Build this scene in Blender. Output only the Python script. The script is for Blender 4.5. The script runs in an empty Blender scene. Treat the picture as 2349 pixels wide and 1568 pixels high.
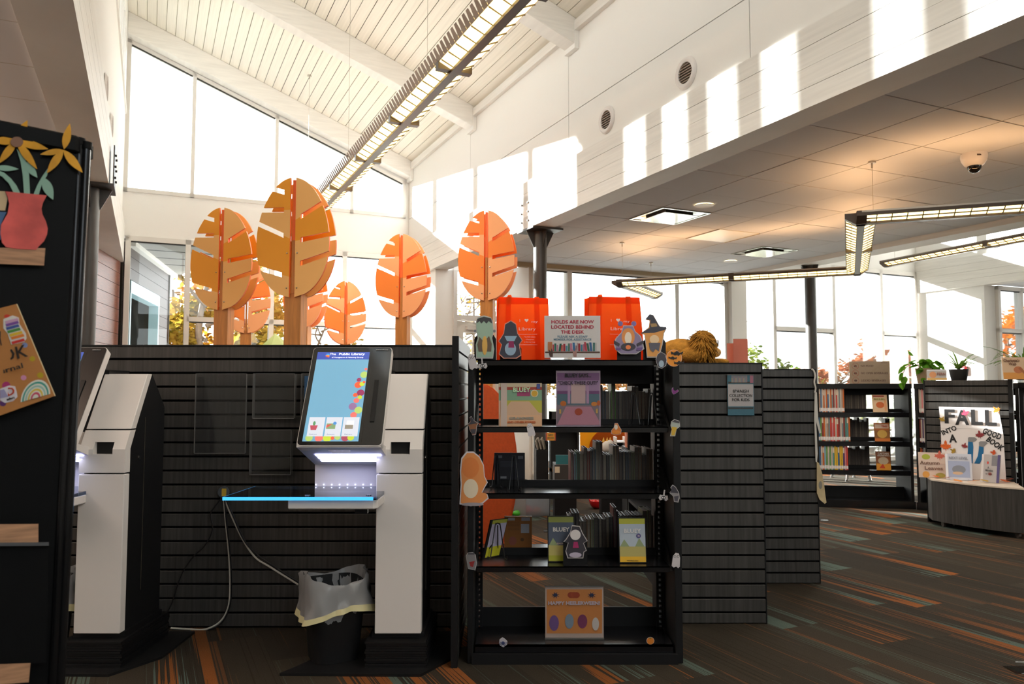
import bpy, bmesh, math, random
from mathutils import Vector, Matrix
random.seed(7)
S = bpy.context.scene
COL = S.collection
R = math.radians

# ---------------------------------------------------------------- camera
FPX, CAMH = 1786.0, 1.25
PITCH = math.atan((895 - 784) / FPX)
cd = bpy.data.cameras.new('camera'); cam = bpy.data.objects.new('camera', cd); COL.objects.link(cam)
cam.location = (0, 0, CAMH); cam.rotation_euler = (math.pi/2 + PITCH, 0, 0)
cd.sensor_width = 36; cd.lens = FPX/2349*36; cd.clip_start = .05; cd.clip_end = 400
S.camera = cam

# ---------------------------------------------------------------- room frame: x to the right along the back wall, y outwards
CORNER = Vector((-1.693, 12.63, 0)); YAW = R(25)
D2 = Vector((math.cos(YAW), math.sin(YAW), 0)); D1 = Vector((-math.sin(YAW), math.cos(YAW), 0))
def W(x, y, z=0): return CORNER + D2*x + D1*y + Vector((0, 0, z))

# ---------------------------------------------------------------- world, sun, window portals, exposure
SKY, SUN, EXPO = 4.0, 40.0, 0.33
wd = bpy.data.worlds.new('sky'); S.world = wd; wd.use_nodes = True
nt = wd.node_tree; nt.nodes.clear()
out = nt.nodes.new('ShaderNodeOutputWorld'); bg = nt.nodes.new('ShaderNodeBackground')
tc = nt.nodes.new('ShaderNodeTexCoord'); sx = nt.nodes.new('ShaderNodeSeparateXYZ'); cr = nt.nodes.new('ShaderNodeValToRGB')
cr.color_ramp.elements[0].position = .0; cr.color_ramp.elements[0].color = (.97, .985, 1, 1)
cr.color_ramp.elements[1].position = .8; cr.color_ramp.elements[1].color = (.78, .89, 1, 1)
nt.links.new(tc.outputs['Generated'], sx.inputs[0]); nt.links.new(sx.outputs['Z'], cr.inputs[0])
nt.links.new(cr.outputs[0], bg.inputs[0]); bg.inputs[1].default_value = SKY
nt.links.new(bg.outputs[0], out.inputs[0])
sd = bpy.data.lights.new('sun', 'SUN'); so = bpy.data.objects.new('sun', sd); COL.objects.link(so)
sd.energy = SUN; sd.angle = R(.6); sd.color = (1, .98, .96)
so.location = W(-8, 14, 12)
so.rotation_euler = (D2 - D1*1.37 - Vector((0, 0, .59))).to_track_quat('-Z', 'Y').to_euler()
def portal(x, y, z, w, h, face):
    ld = bpy.data.lights.new('window_portal', 'AREA'); o = bpy.data.objects.new('window_portal', ld); COL.objects.link(o)
    ld.shape = 'RECTANGLE'; ld.size = w; ld.size_y = h; ld.cycles.is_portal = True
    o.location = W(x, y, z); o.rotation_euler = face.to_track_quat('-Z', 'Y').to_euler()
portal(-2.1, .3, 5.2, 4.2, 2.4, -D1); portal(-2.1, .3, 1.7, 4.2, 3.4, -D1)
portal(2.8, -2.0, 1.6, 3.4, 3.0, -D1); portal(6.9, -2.0, 2.6, 4.6, 5.0, -D1)
portal(-4.55, -8, 5.7, 16, 1.1, D2); portal(-2.1, -17.9, 4.7, 4.2, 4.4, D1); portal(7, -17.9, 4.7, 4.2, 4.4, D1)
S.view_settings.view_transform = 'Standard'; S.view_settings.look = 'None'
S.view_settings.exposure = EXPO; S.view_settings.gamma = 1; S.view_settings.use_curve_mapping = False
cy = S.cycles
cy.max_bounces = 9; cy.diffuse_bounces = 5; cy.glossy_bounces = 4; cy.transmission_bounces = 6; cy.transparent_max_bounces = 16
cy.caustics_reflective = False; cy.caustics_refractive = False; cy.sample_clamp_indirect = 6; cy.use_denoising = True

# ---------------------------------------------------------------- helpers
def ray(u, v):
    a, b = (u - 1174.5)/FPX, (784 - v)/FPX
    return Vector((a, math.cos(PITCH) - b*math.sin(PITCH), math.sin(PITCH) + b*math.cos(PITCH)))
def at(u, v, Y):
    r = ray(u, v); return Vector((0, 0, CAMH)) + r*(Y/r.y)
def atz(u, v, z):
    r = ray(u, v); return Vector((0, 0, CAMH)) + r*((z - CAMH)/r.z)
def px(pts, Y): return [((p := at(u, v, Y)).x, p.z) for u, v in pts]
def lin(h):
    h = h.lstrip('#'); o = []
    for i in (0, 2, 4):
        c = int(h[i:i+2], 16)/255; o.append(c/12.92 if c <= .04045 else ((c + .055)/1.055)**2.4)
    return tuple(o)

MATS = {}
def M(name, col='#808080', rough=.5, metal=0, spec=.5, noise=None, emit=0, bump=None, trans=0, coat=0):
    """noise=(scale, amount, (sx,sy,sz)); bump=(scale, strength)"""
    if name in MATS: return MATS[name]
    m = bpy.data.materials.new(name); m.use_nodes = True; MATS[name] = m
    t = m.node_tree; b = t.nodes['Principled BSDF']; c = lin(col) if isinstance(col, str) else col
    b.inputs['Base Color'].default_value = (*c, 1); b.inputs['Roughness'].default_value = rough
    b.inputs['Metallic'].default_value = metal; b.inputs['Specular IOR Level'].default_value = spec
    if coat: b.inputs['Coat Weight'].default_value = coat; b.inputs['Coat Roughness'].default_value = .08
    if trans: b.inputs['Transmission Weight'].default_value = trans
    if emit: b.inputs['Emission Color'].default_value = (*c, 1); b.inputs['Emission Strength'].default_value = emit
    if noise or bump: co = t.nodes.new('ShaderNodeTexCoord')
    if noise:
        mp = t.nodes.new('ShaderNodeMapping'); mp.inputs['Scale'].default_value = noise[2] if len(noise) > 2 else (1, 1, 1)
        n = t.nodes.new('ShaderNodeTexNoise'); n.inputs['Scale'].default_value = noise[0]; n.inputs['Detail'].default_value = 4
        r = t.nodes.new('ShaderNodeValToRGB')
        r.color_ramp.elements[0].position = .3; r.color_ramp.elements[1].position = .7
        a = noise[1]
        r.color_ramp.elements[0].color = (*[x*(1 - a) for x in c], 1)
        r.color_ramp.elements[1].color = (*[min(1, x*(1 + a)) for x in c], 1)
        t.links.new(co.outputs['Object'], mp.inputs[0]); t.links.new(mp.outputs[0], n.inputs['Vector'])
        t.links.new(n.outputs[0], r.inputs[0]); t.links.new(r.outputs[0], b.inputs['Base Color'])
    if bump:
        n2 = t.nodes.new('ShaderNodeTexNoise'); n2.inputs['Scale'].default_value = bump[0]
        bp = t.nodes.new('ShaderNodeBump'); bp.inputs['Strength'].default_value = bump[1]; bp.inputs['Distance'].default_value = .01
        t.links.new(co.outputs['Object'], n2.inputs['Vector']); t.links.new(n2.outputs[0], bp.inputs['Height'])
        t.links.new(bp.outputs[0], b.inputs['Normal'])
    return m
def glass(name, tint=(1, 1, 1), refl=1.0, rough=.0, opac=0.0, dcol=(.8, .8, .8)):
    """clear sheet: straight-through light plus a fresnel reflection, optionally a milky share"""
    if name in MATS: return MATS[name]
    m = bpy.data.materials.new(name); m.use_nodes = True; MATS[name] = m
    t = m.node_tree; t.nodes.clear(); N = t.nodes.new
    o = N('ShaderNodeOutputMaterial'); tr = N('ShaderNodeBsdfTransparent'); tr.inputs[0].default_value = (*tint, 1)
    gl = N('ShaderNodeBsdfGlossy'); gl.inputs['Roughness'].default_value = rough
    lw = N('ShaderNodeFresnel'); lw.inputs[0].default_value = 1.45
    mu = N('ShaderNodeMath'); mu.operation = 'MULTIPLY'; mu.inputs[1].default_value = refl
    mx = N('ShaderNodeMixShader'); t.links.new(lw.outputs[0], mu.inputs[0]); t.links.new(mu.outputs[0], mx.inputs[0])
    src = tr.outputs[0]
    if opac:
        df = N('ShaderNodeBsdfDiffuse'); df.inputs[0].default_value = (*dcol, 1)
        tl = N('ShaderNodeBsdfTranslucent'); tl.inputs[0].default_value = (*dcol, 1)
        ad = N('ShaderNodeMixShader'); ad.inputs[0].default_value = .5
        t.links.new(df.outputs[0], ad.inputs[1]); t.links.new(tl.outputs[0], ad.inputs[2])
        m2 = N('ShaderNodeMixShader'); m2.inputs[0].default_value = opac
        t.links.new(src, m2.inputs[1]); t.links.new(ad.outputs[0], m2.inputs[2]); src = m2.outputs[0]
    t.links.new(src, mx.inputs[1]); t.links.new(gl.outputs[0], mx.inputs[2]); t.links.new(mx.outputs[0], o.inputs[0])
    return m
def leafmat(name, col, var=.35):
    if name in MATS: return MATS[name]
    m = bpy.data.materials.new(name); m.use_nodes = True; MATS[name] = m
    t = m.node_tree; t.nodes.clear(); N = t.nodes.new; c = lin(col)
    o = N('ShaderNodeOutputMaterial'); d = N('ShaderNodeBsdfDiffuse'); l = N('ShaderNodeBsdfTranslucent'); mx = N('ShaderNodeMixShader')
    mx.inputs[0].default_value = .55
    co = N('ShaderNodeTexCoord'); n = N('ShaderNodeTexNoise'); n.inputs['Scale'].default_value = 1.7
    r = N('ShaderNodeValToRGB'); r.color_ramp.elements[0].position = .35; r.color_ramp.elements[1].position = .65
    r.color_ramp.elements[0].color = (c[0]*(1 - var), c[1]*(1 - var*.6), c[2]*(1 - var), 1)
    r.color_ramp.elements[1].color = (min(1, c[0]*(1 + var)), c[1]*(1 + var*.5), c[2]*(1 + var), 1)
    t.links.new(co.outputs['Object'], n.inputs['Vector']); t.links.new(n.outputs[0], r.inputs[0])
    for q in (d, l): t.links.new(r.outputs[0], q.inputs[0])
    t.links.new(d.outputs[0], mx.inputs[1]); t.links.new(l.outputs[0], mx.inputs[2]); t.links.new(mx.outputs[0], o.inputs[0])
    return m

class MB:
    """collects shapes and links them as ONE mesh object"""
    def __init__(s): s.v = []; s.f = []; s.m = []; s.c = 0
    def mat(s, i): s.c = i; return s
    def add(s, vs, fs):
        o = len(s.v); s.v += [tuple(p) for p in vs]
        for f in fs: s.f.append([i + o for i in f]); s.m.append(s.c)
        return s
    def hexa(s, p): return s.add(p, [(0, 3, 2, 1), (4, 5, 6, 7), (0, 1, 5, 4), (1, 2, 6, 5), (2, 3, 7, 6), (3, 0, 4, 7)])
    def box(s, x0, x1, y0, y1, z0, z1):
        return s.hexa([(x0, y0, z0), (x1, y0, z0), (x1, y1, z0), (x0, y1, z0), (x0, y0, z1), (x1, y0, z1), (x1, y1, z1), (x0, y1, z1)])
    def prism(s, pts, ax, a, b):
        f = {'x': lambda p, t: (t, p[0], p[1]), 'y': lambda p, t: (p[0], t, p[1]), 'z': lambda p, t: (p[0], p[1], t)}[ax]
        n = len(pts)
        return s.add([f(p, a) for p in pts] + [f(p, b) for p in pts],
                     [list(range(n)), list(range(2*n - 1, n - 1, -1))] + [(i, n + i, n + (i + 1) % n, (i + 1) % n) for i in range(n)])
    def cyl(s, a, b, r0, r1=None, n=12):
        a, b = Vector(a), Vector(b); r1 = r0 if r1 is None else r1
        d = (b - a).normalized(); u = d.orthogonal().normalized(); w = d.cross(u)
        vs = [a + (u*math.cos(t) + w*math.sin(t))*r0 for t in [2*math.pi*i/n for i in range(n)]]
        vs += [b + (u*math.cos(t) + w*math.sin(t))*r1 for t in [2*math.pi*i/n for i in range(n)]]
        return s.add(vs, [list(range(n))[::-1], list(range(n, 2*n))] + [(i, (i + 1) % n, n + (i + 1) % n, n + i) for i in range(n)])
    def tube(s, pts, r, n=6, taper=None):
        pts = [Vector(p) for p in pts]; vs = []; k = len(pts); u = None
        for i, p in enumerate(pts):
            d = (pts[min(i + 1, k - 1)] - pts[max(i - 1, 0)]).normalized()
            u = d.orthogonal().normalized() if u is None else (u - d*u.dot(d)).normalized()
            w = d.cross(u); rr = r if taper is None else r + (taper - r)*i/(k - 1)
            vs += [p + (u*math.cos(t) + w*math.sin(t))*rr for t in [2*math.pi*j/n for j in range(n)]]
        fs = [(i*n + j, i*n + (j + 1) % n, (i + 1)*n + (j + 1) % n, (i + 1)*n + j) for i in range(k - 1) for j in range(n)]
        return s.add(vs, fs + [list(range(n))[::-1], list(range((k - 1)*n, k*n))])
    def lathe(s, prof, n=20, c=(0, 0)):
        vs = [(c[0] + r*math.cos(2*math.pi*j/n), c[1] + r*math.sin(2*math.pi*j/n), z) for r, z in prof for j in range(n)]
        k = len(prof)
        return s.add(vs, [(i*n + j, i*n + (j + 1) % n, (i + 1)*n + (j + 1) % n, (i + 1)*n + j) for i in range(k - 1) for j in range(n)]
                     + [list(range(n))[::-1], list(range((k - 1)*n, k*n))])
    def ball(s, c, r, n=12, m=8):
        r = (r, r, r) if not hasattr(r, '__len__') else r
        vs = [(c[0] + r[0]*math.sin(math.pi*i/m)*math.cos(2*math.pi*j/n), c[1] + r[1]*math.sin(math.pi*i/m)*math.sin(2*math.pi*j/n),
               c[2] + r[2]*math.cos(math.pi*i/m)) for i in range(1, m) for j in range(n)]
        vs += [(c[0], c[1], c[2] + r[2]), (c[0], c[1], c[2] - r[2])]; t = len(vs)
        fs = [(i*n + j, (i + 1)*n + j, (i + 1)*n + (j + 1) % n, i*n + (j + 1) % n) for i in range(m - 2) for j in range(n)]
        fs += [(t - 2, j, (j + 1) % n) for j in range(n)] + [(t - 1, (m - 2)*n + (j + 1) % n, (m - 2)*n + j) for j in range(n)]
        return s.add(vs, fs)
    def mesh(s, name, mats, bev=0, smooth=0, seg=1):
        me = bpy.data.meshes.new(name); me.from_pydata(s.v, [], s.f)
        mats = mats if isinstance(mats, (list, tuple)) else [mats]
        for m in mats: me.materials.append(m)
        me.polygons.foreach_set('material_index', s.m)
        bm = bmesh.new(); bm.from_mesh(me); bmesh.ops.recalc_face_normals(bm, faces=bm.faces)
        if bev:
            es = [e for e in bm.edges if len(e.link_faces) == 2 and e.calc_face_angle(0) > .5]
            bmesh.ops.bevel(bm, geom=es, offset=bev, segments=seg, affect='EDGES', clamp_overlap=True)
        bm.to_mesh(me); bm.free()
        if smooth:
            me.shade_smooth(); me.set_sharp_from_angle(angle=R(smooth))
        return me
    def build(s, name, mats, par=None, loc=None, rz=0, bev=0, smooth=0, seg=1):
        return link(name, s.mesh(name, mats, bev, smooth, seg), par, loc, rz)
def link(name, me, par=None, loc=None, rz=0):
    o = bpy.data.objects.new(name, me); COL.objects.link(o)
    if par: o.parent = par
    if loc is not None: o.location = loc
    if rz: o.rotation_euler = (0, 0, rz)
    return o
def E(name, label=None, cat=None, loc=(0, 0, 0), rz=0, group=None, kind=None, par=None):
    o = bpy.data.objects.new(name, None); COL.objects.link(o); o.location = loc; o.rotation_euler = (0, 0, rz); o.empty_display_size = .1
    if par: o.parent = par
    return tag(o, label, cat, group, kind)
def tag(o, label=None, cat=None, group=None, kind=None):
    for k, v in (('label', label), ('category', cat), ('group', group), ('kind', kind)):
        if v: o[k] = v
    return o
def room(o):                                                     # stands in the room's own frame
    o.location = CORNER; o.rotation_euler = (0, 0, YAW); return o
def RS(name, par=None):                                          # an Empty of the setting in the room frame
    return room(E(name, kind='structure'))
def copy_tree(o, par=None):
    c = o.copy(); COL.objects.link(c)
    if par: c.parent = par
    for ch in list(o.children): copy_tree(ch, c)
    return c
FONTN = [0]
def text(body, size, mat, par, loc, rot=(math.pi/2, 0, 0), ext=.0006, name='lettering', align='CENTER', sx=1.0, bold=0, shear=0, space=1):
    c = bpy.data.curves.new(name, 'FONT'); c.body = body; c.size = size; c.align_x = align; c.align_y = 'CENTER'; c.extrude = ext
    c.offset = bold*size; c.shear = shear; c.space_line = space; c.resolution_u = 2; c.materials.append(mat)
    o = bpy.data.objects.new(name, c); COL.objects.link(o); o.parent = par; o.location = loc; o.rotation_euler = rot; o.scale = (sx, 1, 1)
    return o
def ell(cx, cy, rx, ry=None, n=20, a0=0, a1=360, rot=0):
    ry = rx if ry is None else ry; k = n if a1 - a0 >= 360 else n + 1; r = R(rot); o = []
    for i in range(k):
        t = R(a0 + (a1 - a0)*i/n); x, y = rx*math.cos(t), ry*math.sin(t)
        o.append((cx + x*math.cos(r) - y*math.sin(r), cy + x*math.sin(r) + y*math.cos(r)))
    return o
def flat(pts, y, mat, par, name, t=.0008): return MB().prism(pts, 'y', y - t, y).build(name, mat, par)
cd.dof.use_dof = True; cd.dof.focus_distance = 3.75; cd.dof.aperture_fstop = 6.5
BASE = {}
_link = link
def link(name, me, par=None, loc=None, rz=0):                     # parts of a thing are drawn in world coordinates, then hung on its base
    if par is not None and loc is None and par.name in BASE: loc = -BASE[par.name]
    return _link(name, me, par, loc, rz)
def TH(name, label, cat, base, group=None):
    e = E(name, label, cat, base, group=group); BASE[e.name] = Vector(base); return e
FIT = []
def wtext(body, p, h, mat, par, width=None, rot=0, shear=0, bold=0, yaw=0, tilt=0, **k):
    """upright lettering at world point p, h = cap height in metres, width = length of the line"""
    loc = Vector(p) - (BASE[par.name] if par.name in BASE else Vector())
    o = text(body, h/.72, mat, par, loc, shear=shear, bold=bold, **k)
    o.rotation_euler = (Matrix.Rotation(yaw, 3, 'Z') @ Matrix.Rotation(tilt, 3, 'X') @ Matrix.Rotation(math.pi/2, 3, 'X') @ Matrix.Rotation(R(rot), 3, 'Z')).to_euler()
    if width: FIT.append((o, width))
    return o
# ================================================================ materials of the building
m_wall = M('painted_drywall', '#f1efeb', .75, spec=.3, bump=(60, .04))
m_beam = M('white_stained_glulam', '#ebe8e3', .55, spec=.3, noise=(3, .05, (1, .6, 14)))
m_plank = M('white_roof_boards', '#f1ece0', .6, spec=.3, noise=(2.5, .05, (14, .5, 1)))
m_gap = M('dark_joint', '#4a443c', .9, spec=.1)
m_tile = M('ceiling_tile_board', '#d9dade', .95, spec=.1, bump=(400, .08))
m_grid = M('ceiling_grid_metal', '#b9b0a3', .6)
m_alu = M('champagne_aluminium', '#d9d5cf', .45, spec=.5)
m_gasket = M('black_gasket', '#22211f', .6)
m_steel = M('dark_bronze_steel', '#3d3a37', .42, spec=.5, noise=(6, .12))
m_pane = glass('window_glass', (.97, .99, .98), .7)
m_cedar = M('cedar_siding', '#74402a', .4, spec=.5, noise=(3, .3, (2, 2, 26)))
m_cedarout = M('weathered_cedar_siding', '#463a38', .5, spec=.5, noise=(3, .22, (2, 2, 22)))
m_ground = M('pale_concrete_paving', '#aeaca8', .9, noise=(.6, .15))
m_lawn = M('autumn_lawn', '#6f6a4c', .95, noise=(1.5, .3))
m_pvc = M('white_plastic_trim', '#e8e6e0', .4)

def carpet():
    m = bpy.data.materials.new('striped_carpet'); m.use_nodes = True; t = m.node_tree; N = t.nodes.new; L = t.links.new
    b = t.nodes['Principled BSDF']; b.inputs['Roughness'].default_value = .95; b.inputs['Specular IOR Level'].default_value = .08
    co = N('ShaderNodeTexCoord'); sp = N('ShaderNodeSeparateXYZ'); L(co.outputs['Object'], sp.inputs[0])
    def mth(op, a, c=None):
        n = N('ShaderNodeMath'); n.operation = op
        for i, q in enumerate((a, c)):
            if q is None: continue
            if isinstance(q, (int, float)): n.inputs[i].default_value = q
            else: L(q, n.inputs[i])
        return n.outputs[0]
    def wn(x, y=None):
        n = N('ShaderNodeTexWhiteNoise'); n.noise_dimensions = '2D'; c = N('ShaderNodeCombineXYZ'); L(x, c.inputs[0])
        if y is not None: L(y, c.inputs[1])
        L(c.outputs[0], n.inputs['Vector']); return n.outputs['Value']
    def nz(sc, vx, vy, det=2):
        c = N('ShaderNodeCombineXYZ'); L(vx, c.inputs[0]); L(vy, c.inputs[1])
        n = N('ShaderNodeTexNoise'); n.inputs['Scale'].default_value = sc; n.inputs['Detail'].default_value = det
        L(c.outputs[0], n.inputs['Vector']); return n.outputs[0]
    X, Yc = sp.outputs['X'], sp.outputs['Y']
    i = mth('FLOOR', mth('DIVIDE', X, .25)); off = wn(i)
    yy = mth('DIVIDE', mth('ADD', Yc, mth('MULTIPLY', off, 1.0)), 1.0); j = mth('FLOOR', yy)
    tid = wn(i, j); tid2 = wn(mth('ADD', i, 31.5), j); ty = mth('FRACT', yy)
    row = mth('ADD', mth('MULTIPLY', j, 7.3), mth('MULTIPLY', tid, 9.1))
    lines = nz(1.0, mth('MULTIPLY', X, 105.0), mth('ADD', row, mth('MULTIPLY', Yc, .35)), 1)     # fine lines along the plank
    bands = nz(1.0, mth('MULTIPLY', X, 9.0), mth('ADD', row, mth('MULTIPLY', Yc, .5)), 1)
    pile = nz(260.0, X, Yc, 1)
    # how much accent yarn a plank carries: strong at one end, fading to the other
    fade = mth('SUBTRACT', 1.0, mth('MULTIPLY', ty, .9))
    amt = mth('MULTIPLY', mth('GREATER_THAN', tid, .42), mth('MULTIPLY', fade, mth('ADD', .55, mth('MULTIPLY', tid2, .6))))
    mask = mth('MULTIPLY', mth('GREATER_THAN', mth('ADD', lines, mth('MULTIPLY', mth('SUBTRACT', bands, .5), 1.1)), mth('SUBTRACT', .69, mth('MULTIPLY', amt, .24))), mth('ADD', .3, mth('MULTIPLY', amt, .62)))
    mask = mth('MINIMUM', mask, 1.0)
    def mix(f, a, c):
        n = N('ShaderNodeMix'); n.data_type = 'RGBA'; (L(f, n.inputs[0]) if not isinstance(f, float) else setattr(n.inputs[0], 'default_value', f))
        for k, q in ((6, a), (7, c)):
            if isinstance(q, tuple): n.inputs[k].default_value = (*q, 1)
            else: L(q, n.inputs[k])
        return n.outputs[2]
    base = mix(mth('MULTIPLY', tid2, .8), lin('#3f382f'), lin('#2e2a25'))
    acc = mix(mth('GREATER_THAN', wn(mth('FLOOR', mth('DIVIDE', X, .083)), mth('ADD', j, 3.7)), .5), lin('#8a5229'), lin('#55655e'))
    col = mix(mask, base, acc)
    dark = mth('MULTIPLY', mth('LESS_THAN', lines, .36), .5)
    col = mix(dark, col, lin('#241f1b'))
    hs = N('ShaderNodeHueSaturation'); L(col, hs.inputs['Color']); L(mth('ADD', .45, mth('MULTIPLY', pile, 1.1)), hs.inputs['Value'])
    L(hs.outputs[0], b.inputs['Base Color'])
    bp = N('ShaderNodeBump'); bp.inputs['Strength'].default_value = .35; bp.inputs['Distance'].default_value = .006
    L(pile, bp.inputs['Height']); L(bp.outputs[0], b.inputs['Normal'])
    return m
m_carpet = carpet()

# ================================================================ the setting
fl = room(MB().box(-9, 14, -17.6, .2, -.12, 0).build('floor', m_carpet)); tag(fl, kind='structure')
g = MB().box(-60, 70, .2, 90, -.2, -.06).build('ground', m_ground); room(g); tag(g, kind='structure')
lw = MB().box(-60, 70, 8, 90, -.06, -.03).build('lawn', m_lawn); room(lw); tag(lw, kind='structure')

def roofz(t): return 4.95 + .389*t                                 # t = distance from the low eave
def window(n, y, x0, x1, z0, z1, mull, trans, fw=.06, dy=.12, top=None):
    """storefront glazing in the plane y; top(x) gives a sloping head"""
    top = top or (lambda x: z1); w = RS('window_%d' % n); ya, yb = y - .03, y - .03 + dy
    MB().box(x0, x1, ya, yb, z0, z0 + fw).build('sill', m_alu, w)
    MB().prism([(x0, top(x0) - fw), (x1, top(x1) - fw), (x1, top(x1)), (x0, top(x0))], 'y', ya, yb).build('head', m_alu, w)
    for x in (x0, x1 - fw): MB().prism([(x, z0), (x + fw, z0), (x + fw, top(x + fw)), (x, top(x))], 'y', ya, yb).build('jamb', m_alu, w)
    for x in mull: MB().prism([(x - fw/2, z0), (x + fw/2, z0), (x + fw/2, top(x + fw/2)), (x - fw/2, top(x - fw/2))], 'y', ya, yb).build('mullion', m_alu, w)
    for a, c, z in trans: MB().box(a, c, ya, yb, z - fw/2, z + fw/2).build('transom', m_alu, w)
    xs = [x0] + list(mull) + [x1]
    for a, c in zip(xs, xs[1:]):
        zs = [z0] + [z for p, q, z in trans if p < (a + c)/2 < q]
        for k, z in enumerate(zs):
            hi = zs[k + 1:] and zs[k + 1]
            pts = [(a, z), (c, z), (c, hi or top(c)), (a, hi or top(a))]
            MB().prism(pts, 'y', y + .02, y + .026).build('pane', m_pane, w)
            f2 = fw/2; h = lambda x: (hi - f2) if hi else top(x) - fw
            MB().prism([(a + f2, h(a + f2) - .016), (c - f2, h(c - f2) - .016), (c - f2, h(c - f2)), (a + f2, h(a + f2))], 'y', y - .01, y + .02).build('gasket', m_gasket, w)
    return w

def nave(k, xo, yo, lower, trans, lowx0, planks):
    x0 = xo - 4.2; rz = lambda x: roofz(xo - x); cl = lambda x: 4.64 + .389*(xo - x)
    wb = RS('wall_back_%d' % k)
    MB().box(x0 - .2, xo + .1, yo, yo + .25, 3.43, 4.06).build('spandrel', m_wall, wb)
    MB().prism([(x0, cl(x0)), (xo, cl(xo)), (xo, rz(xo) + .1), (x0, rz(x0) + .1)], 'y', yo, yo + .25).build('gable_strip', m_wall, wb)
    MB().box(xo - .07, xo + .1, yo, yo + .25, 4.06, 4.7).build('corner_post', m_wall, wb)
    window(k*2 - 1, yo, x0, xo - .06, 4.06, 0, [x0 + .9, x0 + 2.083, x0 + 3.249], [], .055, .12, cl)
    window(k*2, yo, lowx0, xo - .02, 0, 3.43, lower, trans, .07)
    c = RS('ceiling_nave_%d' % k); th = math.atan(.389); yl = -17.6
    MB().prism([(x0 - .3, rz(x0 - .3) + .05), (xo + .3, rz(xo + .3) + .05), (xo + .3, rz(xo + .3) + .2), (x0 - .3, rz(x0 - .3) + .2)], 'y', yl, yo + .5).build('roof_deck', m_gap, c)
    if planks:
        n = 34; p = 4.2/n; hw = p/math.cos(th)/2 - .0035
        me = MB().box(-hw, hw, yl, yo + .02, 0, .04).mesh('plank', m_plank)
        for i in range(n):
            o = link('plank', me, c); xc = xo - (i + .5)*p; o.location = (xc, 0, rz(xc) + random.uniform(0, .003)); o.rotation_euler = (0, th, 0)
        for j in range(6):
            yb = yo - .12 - 2.68*j
            bm = MB().prism([(x0, rz(x0) - .31), (xo, rz(xo) - .27), (xo, rz(xo)), (x0, rz(x0))], 'y', yb - .1, yb + .1).build('beam', m_beam, c, bev=.006)
            MB().box(xo - .05, xo - .002, yb - .11, yb + .11, rz(xo) - .3, rz(xo) - .05).build('beam_seat', m_wall, bm)
    else:
        MB().prism([(x0, rz(x0)), (xo, rz(xo)), (xo, rz(xo) + .04), (x0, rz(x0) + .04)], 'y', yl, yo).build('boarding', m_plank, c)
    # inner right wall: drywall panels with open joints over a glulam beam
    wr = RS('wall_right_%d' % k)
    MB().box(xo + .03, xo + .2, yl, yo, 3.58, 5.05).build('backing', m_gap, wr)
    js = [0, -2.7, -5.37, -8.0, -10.7, -13.4, yl - yo]
    for a, c2 in zip(js, js[1:]):
        for z0, z1 in ((3.58, 4.043), (4.051, 5.05)):
            MB().box(xo, xo + .03, yo + c2 + .004, yo + a - .004, z0, z1).build('panel', m_wall, wr)
    MB().box(xo - .05, xo, yl, yo, 4.83, 4.93).build('eave_trim', m_beam, wr)
    tb = RS('trim_%d' % k)
    for i in range(4): MB().box(xo - .035 - .0015*(i % 2), xo + .22, yl, yo, 3.05 + .1325*i, 3.05 + .1325*(i + 1) - .0025).build('lamination', m_beam, tb)
    ws = RS('wall_stub_%d' % k)
    MB().box(xo + .02, xo + .3, yo - 1.27, yo + .1, 0, 3.05).build('stub', m_wall, ws)
nave(1, 0, 0, [-3.33, -2.15, -1.05], [(-3.33, -2.15, 2.28), (-2.15, -1.05, 2.28), (-1.05, -.02, 2.28)], -4.15, True)
nave(2, 9.1, -2.3, [5.6, 6.955, 8.139], [(5.6, 6.955, 2.28), (8.139, 9.08, 2.28)], 4.92, False)

# left wall of the nave: beam, panels, clerestory band
wl = RS('wall_left')
MB().box(-4.4, -4.2, -17.6, .25, 3.58, 5.2).build('upper_wall', m_wall, wl)
MB().box(-4.4, -4.2, -17.6, .25, 6.17, 6.9).build('gable_head', m_wall, wl)
MB().box(-4.3, -4.18, -17.6, 0, 5.16, 5.2).build('ledge', m_wall, wl)
t3 = RS('trim_3')
for i in range(4): MB().box(-4.43, -4.165, -17.6, 0, 3.05 + .1325*i, 3.05 + .1325*(i + 1) - .0025).build('lamination', m_beam, t3)
cw = RS('window_5'); ed = []
for k in range(6):
    for j in range(4): ed.append((-(.57 + 2.62*k + .57*j), -(1.02 + 2.62*k + .57*j)))
prev = 0.0
for a, b in ed:
    MB().box(-4.34, -4.2, a, prev, 5.2, 6.17).build('mullion', m_alu, cw); prev = b
    MB().box(-4.3, -4.294, b, a, 5.2, 6.17).build('pane', m_pane, cw)
MB().box(-4.34, -4.2, -17.6, prev, 5.2, 6.17).build('mullion', m_alu, cw)

# low ceiling of the right aisle: grid of square tiles
m_light = M('translucent_light_panel', '#f2e6cf', .35, spec=.5)
cr_ = RS('ceiling_aisle'); skip = {(1, 5), (5, 3), (3, 4)}
MB().box(0, 4.7, -17.6, -2.2, 3.1, 3.25).build('plenum', m_gap, cr_)
tile = MB().box(.006, .594, -.594, -.006, 0, .02).mesh('ceiling_tile', m_tile)
half = MB().box(.006, .145, -.594, -.006, 0, .02).mesh('ceiling_tile', m_tile)
for j in range(22):
    for i in range(7):
        if (i, j) in skip: continue
        o = link('ceiling_tile', tile, cr_); o.location = (.17 + .6*i, -2.29 - .6*j, 3.06 + random.uniform(0, .004))
    o = link('ceiling_tile', half, cr_); o.location = (.022, -2.29 - .6*j, 3.061)
gm = MB()
for i in range(8): gm.box(.17 + .6*i - .012, .17 + .6*i + .012, -15.5, -2.2, 3.066, 3.1)
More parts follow.
